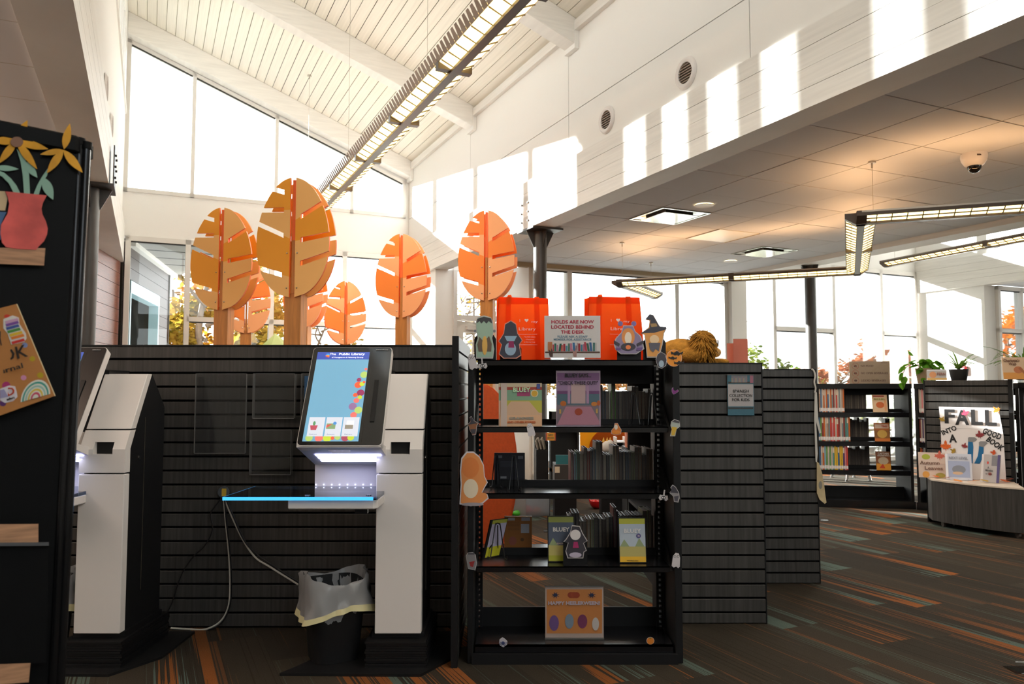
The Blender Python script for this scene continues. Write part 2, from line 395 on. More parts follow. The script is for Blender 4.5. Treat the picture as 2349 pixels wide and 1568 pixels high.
for j in range(23): gm.box(.02, 4.45, -2.29 - .6*j - .012, -2.29 - .6*j + .012, 3.067, 3.1)
gm.build('ceiling_grid', m_grid, cr_)
MB().box(0, 4.68, -2.34, -2.24, 3.0, 3.12).build('edge_trim', M('tan_trim', '#a08f72', .6), cr_)
wm = RS('wall_aisle_right')
MB().box(4.37, 4.45, -17.6, -2.3, 3.0, 3.1).build('edge_trim', m_beam, wm)
MB().box(4.45, 4.7, -17.6, -2.3, 3.0, 3.6).build('fascia_beam', m_beam, wm)
MB().box(4.5, 4.7, -17.6, -2.0, 3.6, 6.9).build('upper_wall', m_wall, wm)
wt = RS('wall_aisle_back')
MB().box(.3, 4.95, -2.2, -2.0, 3.05, 6.9).build('upper_wall', m_wall, wt)
MB().box(4.62, 4.92, -2.42, -2.1, 0, 3.6).build('pier', m_wall, wt)
MB().box(.3, 1.1, -1.3, -1.1, 3.05, 5).build('vestibule_head', m_wall, wt)
window(6, -2.3, 1.1, 4.62, 0, 3.05, [1.71, 3.615], [], .075)
# left aisle: low ceiling, cedar wall running out through the glass
cl_ = RS('ceiling_left_aisle')
MB().box(-9, -4.43, -17.6, 0, 3.12, 3.3).build('plenum', m_gap, cl_)
for i in range(4):
    for j in range(16):
        o = link('ceiling_tile', tile, cl_); o.location = (-5.03 - .6*i + .02, -.48 - .6*j, 3.085 + random.uniform(0, .004))
gl = MB()
for j in range(17): gl.box(-7, -4.43, -.48 - .6*j - .012, -.48 - .6*j + .012, 3.09, 3.12)
for i in range(5): gl.box(-4.41 - .6*i - .012, -4.41 - .6*i + .012, -11, 0, 3.091, 3.12)
gl.build('ceiling_grid', m_grid, cl_)
MB().box(-9, -6.82, -17.6, 0, 3.05, 3.12).build('bulkhead', m_wall, cl_)
cedar = RS('wall_cedar'); ua = math.atan2(.979, .2045) - math.pi/2
cin = E('interior_siding', par=cedar, loc=(-4.2, 0, 0), rz=ua)
MB().box(-.2, -.03, -3.4, .0, 0, 3.05).build('backing', m_gap, cin)
for i in range(18): MB().box(-.03, 0, -3.4, -.02, 3.05 - .17*(i + 1) + .006, 3.05 - .17*i).build('plank', m_cedar, cin)
cout = E('exterior_siding', par=cedar, loc=(-4.15, .1, 0), rz=ua)
MB().box(-.2, -.03, .0, 3.1, 2.82, 3.37).box(-.2, -.03, 0, .26, 0, 2.82).box(-.2, -.03, 2.2, 3.1, 0, 2.82).build('backing', m_gap, cout)
for i in range(20):
    z1 = 3.37 - .17*i; z0 = z1 - .164
    if z0 < 0: break
    for a, b in (((.02, 3.1),) if z0 > 2.75 else ((.02, .26), (2.2, 3.1))):
        MB().box(-.03, 0, a, b, z0, z1).build('plank', m_cedarout, cout)
tr = M('sky_blue_door_trim', '#b9dbe6', .4)
MB().box(-.12, .03, .24, .3, 0, 2.82).box(-.12, .03, 2.14, 2.2, 0, 2.82).box(-.12, .035, .24, 2.2, 2.66, 2.84).build('door_surround', tr, cout)
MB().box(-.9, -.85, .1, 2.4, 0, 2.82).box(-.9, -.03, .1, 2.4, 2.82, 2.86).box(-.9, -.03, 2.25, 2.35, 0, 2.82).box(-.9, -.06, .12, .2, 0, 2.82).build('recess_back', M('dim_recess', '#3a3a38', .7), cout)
MB().box(-.04, .02, 3.08, 3.13, 0, 3.37).build('corner_board', m_gap, cout)
sf = RS('ceiling_porch')
MB().prism([(-4.6, .25), (-2.55, .25), (-3.3, 3.5), (-3.95, 3.5)], 'z', 3.4, 3.5).build('soffit', M('porch_soffit', '#8f8a84', .9), sf)
MB().prism([(-4.2, .25), (-4.02, .25), (-3.36, 3.5), (-3.56, 3.5)], 'z', 3.33, 3.4).build('soffit_edge', m_beam, sf)
for q in (.9, 1.6, 2.3): MB().box(-4.0, -2.6, q, q + .012, 3.392, 3.4).build('soffit_joint', m_gap, sf)
# enclosing walls out of view
we = RS('wall_far_left'); MB().box(-9.2, -9, -17.6, .2, 0, 3.3).build('wall', m_wall, we)
MB().box(-9, -4.35, 0, .2, 0, 3.3).build('end_wall', m_wall, we)
wf = RS('wall_front')
MB().box(-9, 14.2, -17.8, -17.6, 0, 2.5).box(-9, -4.2, -17.8, -17.6, 2.5, 7).box(-.1, 4.8, -17.8, -17.6, 2.5, 7).box(9, 14.2, -17.8, -17.6, 2.5, 7).build('wall', m_wall, wf)
for x0 in (-4.2, 4.9):  # unseen glazing, added and sized to throw daylight on camera-facing surfaces
    MB().box(x0, x0 + 4.2, -17.75, -17.65, 2.5, 2.56).box(x0, x0 + 4.2, -17.75, -17.65, 3.4, 3.9).build('fill_window_rail', m_alu, wf)
    for x in (x0 + 1.4, x0 + 2.8): MB().box(x - .03, x + .03, -17.75, -17.65, 2.5, 6.9).build('mullion', m_alu, wf)
    MB().box(x0, x0 + 4.2, -17.7, -17.694, 2.5, 6.9).build('pane', m_pane, wf)
# bay beyond the right nave
wx = RS('wall_far_right'); MB().box(14, 14.2, -17.6, -3, 0, 3.2).build('wall', m_wall, wx)
cx_ = RS('ceiling_far_right'); MB().box(9.3, 14.2, -17.6, -3.5, 3.08, 3.25).build('slab', m_tile, cx_)
window(7, -3.6, 9.4, 14, 0, 3.05, [10.05, 11.2, 12.4], [(9.4, 10.05, 2.28), (10.05, 11.2, 2.28)], .07)
# vestibule door under the bulkhead, beside the pier
dr = RS('door_1')
MB().box(.3, .36, -1.3, -1.18, 0, 3.05).box(1.04, 1.1, -1.3, -1.18, 0, 3.05).box(.36, 1.04, -1.3, -1.18, 2.3, 2.38).build('frame', m_alu, dr)
MB().box(.36, 1.04, -1.24, -1.235, 2.38, 3.05).build('transom_pane', m_pane, dr)
lf = MB().box(.36, .47, -1.27, -1.22, 0, 2.28).box(.93, 1.04, -1.27, -1.22, 0, 2.28).box(.47, .93, -1.27, -1.22, 2.12, 2.28).box(.47, .93, -1.27, -1.22, 0, .25).build('door_leaf', m_pvc, dr)
MB().box(.47, .93, -1.25, -1.245, .25, 2.12).build('pane', m_pane, lf)
MB().box(.5, .72, -1.36, -1.27, 2.16, 2.22).tube([(.7, -1.3, 2.24), (.52, -1.5, 2.25), (.42, -1.3, 2.31)], .012).build('door_closer', m_alu, dr)
MB().box(1.06, 1.1, -2.3, -1.2, 0, 3.05).build('side_frame', m_alu, dr)

# steel columns with saddle plates
def column(x, y, h=3.05, r=.075, side=0):
    c = room(E('steel_column', kind='structure')); c.location = W(x, y)
    MB().cyl((0, 0, 0), (0, 0, h), r, n=24).build('shaft', m_steel, c, smooth=40)
    MB().box(-.19, .19, -.2, .2, h - .02, h).prism([(-.17, h - .02), (.17, h - .02), (.08, h - .2), (-.08, h - .2)], 'x', -.006, .006).prism([(-.17, h - .02), (.17, h - .02), (.08, h - .2), (-.08, h - .2)], 'y', -.006, .006).build('saddle_plate', m_steel, c)
    if side:
        sp = MB().box(-side*.0 - .185*side, -.175*side, -.13, .13, h, h + .36).build('side_plate', m_steel if side < 0 else m_wall, c)
        b = MB()
        for yy in (-.08, .08):
            for z in (.08, .18, .28): b.cyl((-.185*side, yy, h + z), (-.2*side, yy, h + z), .011, n=8)
        b.build('bolt', m_steel, sp)
column(.15, -4.43, side=1); column(4.6, -4.07); column(-4.31, -4.43, side=-1)
# ================================================================ furniture materials
m_lam = M('charcoal_woodgrain_laminate', '#3f3d3b', .42, spec=.45, noise=(7, .38, (9, 9, .35)))
m_black = M('black_powder_coat', '#141416', .55, spec=.28)
m_blackg = M('black_gloss_steel', '#131316', .22, spec=.5)
m_wht = M('white_kiosk_shell', '#e4dedb', .42, spec=.4)
m_paper = M('white_paper', '#e9e3e2', .7)
m_acr = glass('clear_acrylic', (.96, .96, .96), .4, .02, .01)
m_acre = glass('acrylic_edge', (.8, .82, .82), 2, .1, .45, (.75, .75, .74))
m_ink = M('black_ink', '#1c1a1c', .6)
m_wire = M('black_wire', '#18181a', .35)
m_chrome = M('polished_chrome', '#c9c9c9', .15, 1)
m_pages = M('book_pages', '#d9d2c4', .85, noise=(3, .12, (2, 2, 60)))

def slat_panel(par, x0, x1, y, ztop, pitch, first, depth=.016, back=.03, z0=.0):
    """slats screwed to a backing board, facing -y"""
    MB().box(x0, x1, y + depth*.75, y + back, z0, ztop).build('backing_board', M('groove_black', '#060606', .9, spec=.05), par)
    z = ztop; h = first
    while z > z0 + .02:
        zl = max(z0 + .004, z - h + .011)
        MB().box(x0, x1, y, y + depth, zl, z).build('slat', m_lam, par, bev=.002)
        z -= h; h = pitch
# the long display wall behind the checkout machines
sw = TH('slatwall', 'long charcoal woodgrain slatwall behind the two checkout machines', 'slatwall', (-1.5, 4.2, 0))
slat_panel(sw, -2.9, -.28, 4.19, 1.487, .0744, .0744)
MB().box(-2.9, -.28, 4.185, 4.24, 1.487, 1.495).build('top_edge', m_black, sw)
wing = TH('slatwall', 'narrow black slatwall wing edge-on between the checkout machine and the bookcase', 'slatwall', (-.26, 3.9, 0))
MB().box(-.277, -.247, 3.597, 3.63, 0, 1.502).build('end_trim', m_black, wing)
MB().box(-.277, -.262, 3.63, 4.6, 0, 1.5).build('backing_board', m_black, wing)
z = 1.5
for i in range(20): MB().box(-.264, -.247, 3.632, 4.6, z - .064, z).build('slat', m_lam, wing); z -= .0745

# free-standing ranges whose slatted ends face the room
def bookrange(x0, x1, y0, y1, ztop, pitch, first, label):
    t = TH('shelving_range', label, 'shelving', ((x0 + x1)/2, (y0 + y1)/2, 0))
    slat_panel(t, x0, x1, y0, ztop, pitch, first, back=.035)
    MB().box(x0 - .012, x0, y0 - .002, y0 + .04, 0, ztop + .004).box(x1, x1 + .006, y0 - .002, y0 + .04, 0, ztop + .004).box(x0 - .012, x1 + .006, y0 - .002, y0 + .04, ztop, ztop + .005).build('edge_trim', m_black, t)
    MB().box(x0, x1, y0 + .04, y1, ztop - .035, ztop).build('top', m_black, t)
    MB().box(x0 + .02, x1 - .02, y0 + .04, y1, 0, .09).build('base', m_black, t)
    xm = (x0 + x1)/2; MB().box(xm - .01, xm + .01, y0 + .04, y1, .09, ztop - .03).build('divider', m_black, t)
    for z in (.43, .77, 1.08): MB().box(x0, x1, y0 + .04, y1, z - .02, z).build('shelf', m_black, t)
    MB().box(x0, x1, y1 - .03, y1, 0, ztop).build('end_panel', m_black, t)
    return t
r2 = bookrange(.885, 1.365, 4.265, 6.0, 1.396, .0755, .058, 'shelving range with a charcoal slatted end beside the bookcase, plush lion on top')
r3 = bookrange(1.645, 1.998, 5.14, 6.7, 1.386, .0745, .0575, 'shorter charcoal slatted range end behind the one with the Spanish sign')

# ---------------------------------------------------------------- the open bookcase in front
bc = TH('bookcase', 'black double-sided steel bookcase with holiday stickers and orange bags on top', 'bookcase', (.29, 3.95, 0))
for x0, x1 in ((-.206, -.178), (.752, .786)):
    MB().box(x0, x1, 3.655, 4.25, 0, 1.385).build('end_panel', m_black, bc, bev=.003)
def post(x0, x1, y):
    p = MB().box(x0, x0 + .012, y, y + .04, .08, 1.37).box(x1 - .012, x1, y, y + .04, .08, 1.37)
    z = .09
    while z < 1.36: p.box(x0 + .012, x1 - .012, y, y + .04, z, z + .013); z += .0255
    return p.build('slotted_post', m_black, bc)
post(-.178, -.146, 3.93); post(.716, .752, 3.93)
SHZ = [1.3946, 1.0785, .7686, .43]
for i, z in enumerate(SHZ):
    MB().box(-.164, .737, 3.69, 3.95, z - .004, z).box(-.164, .737, 3.69, 3.696, z - .026, z).build('shelf', m_blackg, bc)
    if i: MB().box(-.155, .72, 3.972, 4.23, z - .004, z + (.0))\
        .box(-.155, .72, 4.224, 4.23, z - .026, z).build('shelf', m_blackg, bc)
    else: MB().box(-.155, .72, 3.95, 4.23, z - .02, z).build('shelf', m_black, bc)
MB().box(-.155, .72, 3.95, 3.962, 1.283, 1.375).build('header_panel', m_black, bc)
for z0, z1 in ((1.06, 1.106), (.75, .801), (.41, .465), (.04, .175)):
    MB().box(-.155, .72, 3.95, 3.958, z0, z1).build('back_stop', m_black, bc)
MB().box(-.17, .742, 3.665, 3.95, .072, .082).box(-.17, .742, 3.665, 3.672, .045, .082).build('base_deck', m_blackg, bc)
MB().box(-.185, .76, 3.64, 3.66, 0, .046).build('kick_plate', m_black, bc)
MB().box(-.155, .72, 3.97, 4.23, .06, .075).build('base_deck', m_black, bc)
for z in SHZ[1:]:
    for x0, x1 in ((-.176, -.166), (.739, .75)): MB().prism([(3.69, z - .02), (3.95, z - .02), (3.95, z + .1), (3.86, z + .1)], 'x', x0, x1).build('shelf_bracket', m_black, bc)

# ---------------------------------------------------------------- books
m_pgd = [M('shaded_pages_' + c, '#' + c, .85, noise=(3, .15, (2, 2, 60))) for c in ('6f675e', '57504a', '7d7366', '625a54')]  # darker page colours stand in for the shade on backlit fore-edges
BOOKN = [0]
def book(x, y, z, t, h, d, col, label, facing=-1, lean=0, group=None, spine=None, cat='book', rz=0):
    """upright book; facing=-1 shows its page edges to -y (spine away), +1 shows its spine to -y. x = left side"""
    cm = M('cover_' + col.strip('#'), col, .45, spec=.4)
    e = E('book', label, cat, (x, y, z), group=group); e.rotation_euler = (0, R(lean), rz)
    c = MB(); sy0, sy1 = (d - .003, d) if facing < 0 else (0, .003)
    c.box(0, .0025, 0, d, 0, h).box(t - .0025, t, 0, d, 0, h).box(0, t, sy0, sy1, 0, h)
    c.build('cover', cm, e)
    a, b = (.004, d - .003) if facing < 0 else (.003, d - .004)
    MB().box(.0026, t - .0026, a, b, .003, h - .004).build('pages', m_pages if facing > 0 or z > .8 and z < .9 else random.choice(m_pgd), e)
    if spine:
        f = h*.24; MB().box(.001, t - .001, -.0006, 0, .012, .012 + f*.55).build('spine_label', m_paper, e)
        if spine > 1: MB().box(.001, t - .001, -.0006, 0, h*.72, h*.95).build('spine_title', M('spine_pale', '#d8c7b4', .5), e)
    return e
ORD = ['first', 'second', 'third', 'fourth', 'fifth', 'sixth', 'seventh', 'eighth', 'ninth', 'tenth', 'eleventh', 'twelfth', 'thirteenth',
       'fourteenth', 'fifteenth', 'sixteenth', 'seventeenth', 'eighteenth', 'nineteenth', 'twentieth', 'twenty-first', 'twenty-second', 'twenty-third', 'twenty-fourth', 'twenty-fifth']
def row(pxs, tops, zs, Y, d, cols, where, group, lean=None):
    """books between pixel columns pxs on a shelf of height zs; their tops in pixels"""
    for i in range(len(pxs) - 1):
        if tops[i] is None: continue
        a, b = at(pxs[i], 1000, Y).x, at(pxs[i + 1], 1000, Y).x; h = at(1200, tops[i], Y).z - zs
        c = cols[i % len(cols)]; nm = CN.get(c, 'dark')
        book(a + .0008, Y, zs + .0005, b - a - .0016, h, d, c, '%s book, %s from the left %s' % (nm, ORD[i], where), -1, (lean or {}).get(i, 0), group)
CN = {'#4a4748': 'grey', '#5d4f49': 'brown', '#6b5a4e': 'tan', '#8fa9b5': 'pale blue', '#7a2f2a': 'dark red', '#3b6b4f': 'dark green', '#4d5d6e': 'slate blue',
      '#8a8d84': 'pale grey', '#5f8f3a': 'bright green', '#2b2b2f': 'black', '#6d4a2f': 'brown', '#a89a80': 'cream', '#6a2d35': 'maroon', '#76805a': 'olive'}
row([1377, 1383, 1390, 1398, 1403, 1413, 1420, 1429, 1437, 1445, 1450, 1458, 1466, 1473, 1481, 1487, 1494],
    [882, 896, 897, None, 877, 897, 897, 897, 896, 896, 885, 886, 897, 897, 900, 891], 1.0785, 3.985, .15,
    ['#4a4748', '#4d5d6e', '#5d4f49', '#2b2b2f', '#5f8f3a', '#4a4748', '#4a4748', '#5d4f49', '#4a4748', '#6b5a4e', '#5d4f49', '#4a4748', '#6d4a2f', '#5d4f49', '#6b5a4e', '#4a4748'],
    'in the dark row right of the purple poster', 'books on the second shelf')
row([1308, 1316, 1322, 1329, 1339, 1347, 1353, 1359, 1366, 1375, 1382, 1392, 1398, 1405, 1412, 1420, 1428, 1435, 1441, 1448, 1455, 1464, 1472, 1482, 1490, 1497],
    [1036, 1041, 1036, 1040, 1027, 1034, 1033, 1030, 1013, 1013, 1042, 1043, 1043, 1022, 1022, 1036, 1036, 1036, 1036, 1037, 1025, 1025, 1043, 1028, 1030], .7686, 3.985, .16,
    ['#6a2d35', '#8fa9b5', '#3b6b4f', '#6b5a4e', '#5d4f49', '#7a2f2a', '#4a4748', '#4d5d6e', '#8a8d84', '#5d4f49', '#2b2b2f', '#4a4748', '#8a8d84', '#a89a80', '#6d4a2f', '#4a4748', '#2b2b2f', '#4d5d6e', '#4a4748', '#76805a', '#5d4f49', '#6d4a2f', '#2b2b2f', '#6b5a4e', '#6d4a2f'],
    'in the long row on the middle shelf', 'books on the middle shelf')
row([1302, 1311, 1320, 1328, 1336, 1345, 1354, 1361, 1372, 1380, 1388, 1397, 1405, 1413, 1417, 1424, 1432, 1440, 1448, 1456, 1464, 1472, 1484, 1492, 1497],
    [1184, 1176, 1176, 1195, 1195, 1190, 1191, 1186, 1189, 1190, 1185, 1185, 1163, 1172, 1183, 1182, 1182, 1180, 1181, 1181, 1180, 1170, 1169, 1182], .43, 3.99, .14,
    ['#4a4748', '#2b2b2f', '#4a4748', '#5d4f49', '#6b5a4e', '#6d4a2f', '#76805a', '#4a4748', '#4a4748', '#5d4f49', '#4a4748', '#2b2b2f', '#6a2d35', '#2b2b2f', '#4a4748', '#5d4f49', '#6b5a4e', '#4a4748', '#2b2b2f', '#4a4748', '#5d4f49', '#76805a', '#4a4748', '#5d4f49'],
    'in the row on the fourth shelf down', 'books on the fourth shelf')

# ---------------------------------------------------------------- self-checkout machines
m_body = M('matte_black_steel', '#121214', .5, spec=.35)
m_led = M('white_blue_led', '#c9d0ff', emit=4)
m_lede = M('blue_lit_glass_edge', '#3a9fe8', emit=1.3)
m_slate = M('screen_bezel_glass', '#101114', .12, spec=.5, coat=.6)
def scr(c, k=1.0): return M('screen_' + c.strip('#'), c, .15, emit=.55*k, coat=.5)
def kiosk():
    t = TH('checkout_machine', 'white self-checkout machine with tilted touch screen and glowing glass shelf, beside the bookcase', 'kiosk', (-.55, 3.75, 0))
    F, SH = 3.6, .018
    MB().box(-.622, -.412, F, F + .05, .151, .866).build('lower_panel', m_wht, t, bev=.003)
    # middle panel, bent, with the receipt opening
    mp = MB()
    pf = [(F, .873), (F, .98), (F + .046, 1.065)]
    def bent(x0, x1, a, b, P=pf):
        for (y0, z0), (y1, z1) in zip(P, P[1:]):
            lo, hi = max(a, z0), min(b, z1)
            if hi <= lo: continue
            f = lambda z: y0 + (y1 - y0)*(z - z0)/(z1 - z0)
            mp.hexa([(x0, f(lo), lo), (x1, f(lo), lo), (x1, f(lo) + .05, lo), (x0, f(lo) + .05, lo), (x0, f(hi), hi), (x1, f(hi), hi), (x1, f(hi) + .05, hi), (x0, f(hi) + .05, hi)])
    bent(-.622, -.56, .873, 1.065); bent(-.47, -.412, .873, 1.065); bent(-.56, -.47, .873, .957); bent(-.56, -.47, 1.012, 1.065)
    mp.build('receipt_panel', m_wht, t)
    MB().box(-.56, -.47, F + .035, F + .06, .957, 1.03).build('receipt_slot', m_body, t)
    a, b = (F + .049, 1.07), (F + .2, 1.33)
    MB().hexa([(-.622, a[0], a[1]), (-.412, a[0], a[1]), (-.412, a[0] + .05, a[1]), (-.622, a[0] + .05, a[1]),
               (-.622, b[0], b[1]), (-.412, b[0], b[1]), (-.412, b[0] + .05, b[1]), (-.622, b[0] + .05, b[1])]).build('upper_panel', m_wht, t, bev=.003)
    bd = MB().prism([(F + .04, .1), (F + .04, .97), (F + .225, 1.327), (F + .255, 1.327), (4.0, 1.167), (4.0, .1)], 'x', -.618, -.414).build('body', m_body, t)
    MB().cyl((-.414, F + .14, .93), (-.41, F + .14, .93), .008, n=8).build('lock', m_chrome, bd)
    MB().box(-.411, -.4135, F + .19, F + .1915, .3, 1.12).build('door_seam', m_gap, bd)
    for i in range(11):
        j = random.uniform(-.005, .005)
        MB().box(-.655 + j, -.382 + j, 3.565 + j, 4.05, .012 + .0105*i, .021 + .0105*i).build('base_board', m_body, t)
    MB().box(-.64, -.4, 3.63, 4.0, .125, .152).build('plinth', m_body, t)
    MB().prism([(-1.02, 3.5), (-.4, 3.49), (-.27, 3.72), (-.27, 4.1), (-.66, 4.1), (-.86, 3.8)], 'z', 0, .012).build('floor_plate', m_body, t)
    # screen head
    P0 = Vector((-.951, 3.45, 1.007)); U = Vector((0, .53, .848)); Nn = Vector((0, -.848, .53)); X = Vector((1, 0, 0))
    def q(u, v, w): return P0 + X*u + U*v + Nn*w
    def pl(pts, w0, w1):
        n = len(pts)
        return MB().add([q(u, v, w0) for u, v in pts] + [q(u, v, w1) for u, v in pts], [list(range(n)), list(range(2*n - 1, n - 1, -1))] + [(i, n + i, n + (i + 1) % n, (i + 1) % n) for i in range(n)])
    rc = lambda a, b, c, d: [(a, c), (b, c), (b, d), (a, d)]
    def rr(a, b, c, d, r): return ell(a + r, c + r, r, n=4, a0=180, a1=270) + ell(b - r, c + r, r, n=4, a0=270, a1=360-.01) + ell(b - r, d - r, r, n=4, a0=0, a1=90) + ell(a + r, d - r, r, n=4, a0=90, a1=180)
    hd = pl(rr(0, .378, 0, .53, .018), -.04, -.002).build('screen_housing', m_wht, t)
    pl(rr(.003, .375, .004, .527, .016), -.002, .001).build('bezel', m_slate, hd)
    pl(rc(.286, .2865, .01, .52), .001, .0012).build('bezel_seam', m_gap, hd)
    pl(rc(.312, .332, .12, .34), .001, .006).build('card_slot', m_body, hd)
    sc = lambda x, y: ((x - (75 + 210*(1445 - y)/1348))/(1150 - 85*(1445 - y)/1348)*.371, (1445 - y)/1348*.528)
    sn = pl(rc(.024, .272, .021, .5), .001, .0018).build('screen', scr('#6a9fbe'), hd)
    pl(rc(.024, .272, .458, .5), .0018, .0022).build('screen_header', scr('#3a4fa8'), sn)
    for k_, (x, y, r, c) in enumerate([(985, 495, 55, '#a9c26a'), (1008, 415, 22, '#e0706a'), (915, 568, 32, '#8d2f5a'), (905, 640, 52, '#ee5a3a'), (958, 628, 36, '#b7c93a'), (985, 600, 20, '#ee5a3a'),
          (940, 750, 54, '#8d2f5a'), (868, 780, 32, '#ee5a3a'), (930, 812, 32, '#b7c93a'), (885, 855, 40, '#e0706a'), (835, 935, 56, '#8a6a96'), (915, 985, 55, '#a9c26a'), (850, 1050, 45, '#e0706a'),
          (250, 1350, 50, '#a9c26a'), (500, 1350, 60, '#b7c93a'), (640, 1340, 40, '#a9c26a'), (745, 1345, 55, '#a0485a'), (820, 1345, 45, '#b7c93a'), (385, 1350, 55, '#e0706a'), (570, 1352, 25, '#ee5a3a')]):
        cu, cv = sc(x, y); rr_ = r/1130*.371
        pts = [(min(.2715, max(.0245, u)), min(.457, max(.0215, v))) for u, v in ell(cu, cv, rr_, n=18)]
        pl(pts, .0018, .0021 + .00005*k_).build('screen_dot', scr(c), sn)
    for x0, x1 in ((230, 448), (470, 685), (705, 922)):
        (a0, v0), (a1, v1) = sc(x0 - 15, 1330), sc(x1 - 15, 1080)
        pl(rc(a0, a0 + .071, v0, v1), .0031, .0036).build('screen_button', scr('#c9cfdd'), sn)
    (bu, bv) = sc(310, 1215)
    pl([(bu - .017, bv + .01), (bu + .017, bv + .01), (bu + .012, bv - .013), (bu - .012, bv - .013)], .0037, .004).build('basket_icon', scr('#b04a5c'), sn)
    pl(ell(bu, bv + .02, .006, .012, 8), .0037, .004).build('basket_icon', scr('#4f8a5a'), sn)
    (bu, bv) = sc(545, 1200)
    pl(rc(bu - .02, bu + .02, bv - .014, bv + .014), .0037, .004).build('card_icon', scr('#7f9a70'), sn)
    pl([(bu - .02, bv - .01), (bu + .004, bv + .01), (bu - .004, bv + .01), (bu - .02, bv + .006)], .0041, .0043).build('card_icon', scr('#c8504a'), sn)
    pl(ell(bu + .016, bv + .015, .008, n=12), .0041, .0044).build('card_icon', scr('#4a86c8'), sn)
    (bu, bv) = sc(800, 1190)
    pl(rc(bu - .014, bu + .018, bv - .006, bv + .024), .0037, .004).build('printer_icon', scr('#e9e9ee'), sn)
    pl(rc(bu - .02, bu + .016, bv - .018, bv + .003), .0041, .0043).build('printer_icon', scr('#8a8478'), sn)
    (lu, lv) = sc(482, 215)
    for c, dv in (('#3f8fd0', .006), ('#e8913a', -.002), ('#d0503a', -.008)):
        pl([(lu - .012, lv + dv), (lu + .008, lv + dv - .005), (lu + .008, lv + dv + .002), (lu - .002, lv + dv + .004)], .0023, .0026).build('emblem', scr(c, 1.4), sn)
    tilt = -math.asin(.53)
    wl_ = lambda s, u, v, h, w, m_, **k: wtext(s, q(u, v, .0046), h, m_, t, width=w, tilt=tilt, **k)
    wm_ = scr('#ffffff', 1.2)
    wl_('The', .098, .487, .012, .029, wm_); wl_('Public Library', .188, .487, .012, .122, wm_, bold=.02)
    wl_('of Youngstown & Mahoning County', .17, .468, .0062, .15, wm_)
    wl_('bibliotheca', .33, .512, .0065, .058, M('pale_print', '#b9b9b9', .5))
    for s, x in (('Check out', 300), ('Account', 545), ('Renew', 785)): u, v = sc(x, 1305); wl_(s, u, v, .0048, .034, scr('#8d93a3', .6))
    # lit underside, back panel, shelf
    B = [(-.951, 3.455, 1.0), (-.58, 3.455, 1.0), (-.58, 3.787, .893), (-.951, 3.787, .893)]
    us = MB().hexa([B[0], B[1], B[2], B[3], (-.951, 3.46, 1.02), (-.58, 3.46, 1.02), (-.58, 3.83, .95), (-.951, 3.83, .95)]).build('underside', m_wht, t)
    lp = lambda f: (3.455 + .332*f, 1.0 - .107*f - .004)
    for f in (.36, .52, .68):
        (y0, z0), (y1, z1) = lp(f), lp(f + .09)
        MB().add([(-.9, y0, z0), (-.6, y0, z0), (-.6, y1, z1), (-.9, y1, z1)], [(0, 1, 2, 3)]).build('led_strip', m_led, us)
    (y0, z0), (y1, z1) = lp(.1), lp(.26)
    MB().add([(-.82, y0, z0), (-.72, y0, z0), (-.73, y1, z1), (-.81, y1, z1)], [(0, 1, 2, 3)]).build('scanner_window', m_slate, us)
    MB().box(-.951, -.58, 3.79, 3.82, .77, 1.05).build('back_panel', m_wht, t)
    MB().box(-.951, -.6, 3.8, 4.0, .8, 1.35).build('head_arm', m_body, t)
    gs = MB().prism([(-1.25, 3.4), (-.6, 3.4), (-.585, 3.42), (-.585, 3.785), (-1.235, 3.785)], 'z', .776, .79).build('glass_shelf', glass('smoked_shelf_glass', (.62, .72, .8), 1.2, 0), t)
    MB().box(-1.251, -.6, 3.3985, 3.4, .776, .79).build('lit_edge', m_lede, gs)
    MB().add([(-1.251, 3.4, .776), (-1.236, 3.785, .776), (-1.236, 3.785, .79), (-1.251, 3.4, .79)], [(0, 1, 2, 3)]).build('lit_edge', m_lede, gs)
    MB().prism([(-.975, 3.42), (-.6, 3.42), (-.585, 3.44), (-.585, 3.78), (-.9, 3.78)], 'z', .735, .775).build('shelf_tray', m_wht, t, bev=.004)
    for i in range(10): MB().ball((-.945 + .038*i, 3.786, .797), .0028, 6, 4).build('led', m_led, t)
    for x in (-.9, -.63): MB().cyl((x, 3.46, .79), (x, 3.46, .793), .012, n=12).build('fixing_disc', m_chrome, gs)
    MB().box(-.685, -.63, 3.43, 3.46, .715, .735).build('height_switch', m_blackg, t)
    return t
k2 = kiosk()
k1 = copy_tree(k2); k1.location.x -= 1.365
k1['label'] = 'white self-checkout machine half hidden behind the black craft display, screen cut off'
k2['group'] = k1['group'] = 'self-checkout machines'
kl = bpy.data.lights.new('led_glow', 'AREA'); kl.energy = .55; kl.size = .3; kl.size_y = .12; kl.shape = 'RECTANGLE'; kl.color = (.72, .74, 1)
for k in (k1, k2):
    o = bpy.data.objects.new('led_glow', kl); COL.objects.link(o); o.parent = k; o.location = Vector((-.76, 3.61, .935)) - Vector((-.55, 3.75, 0)); o.rotation_euler = (R(-18), 0, 0)

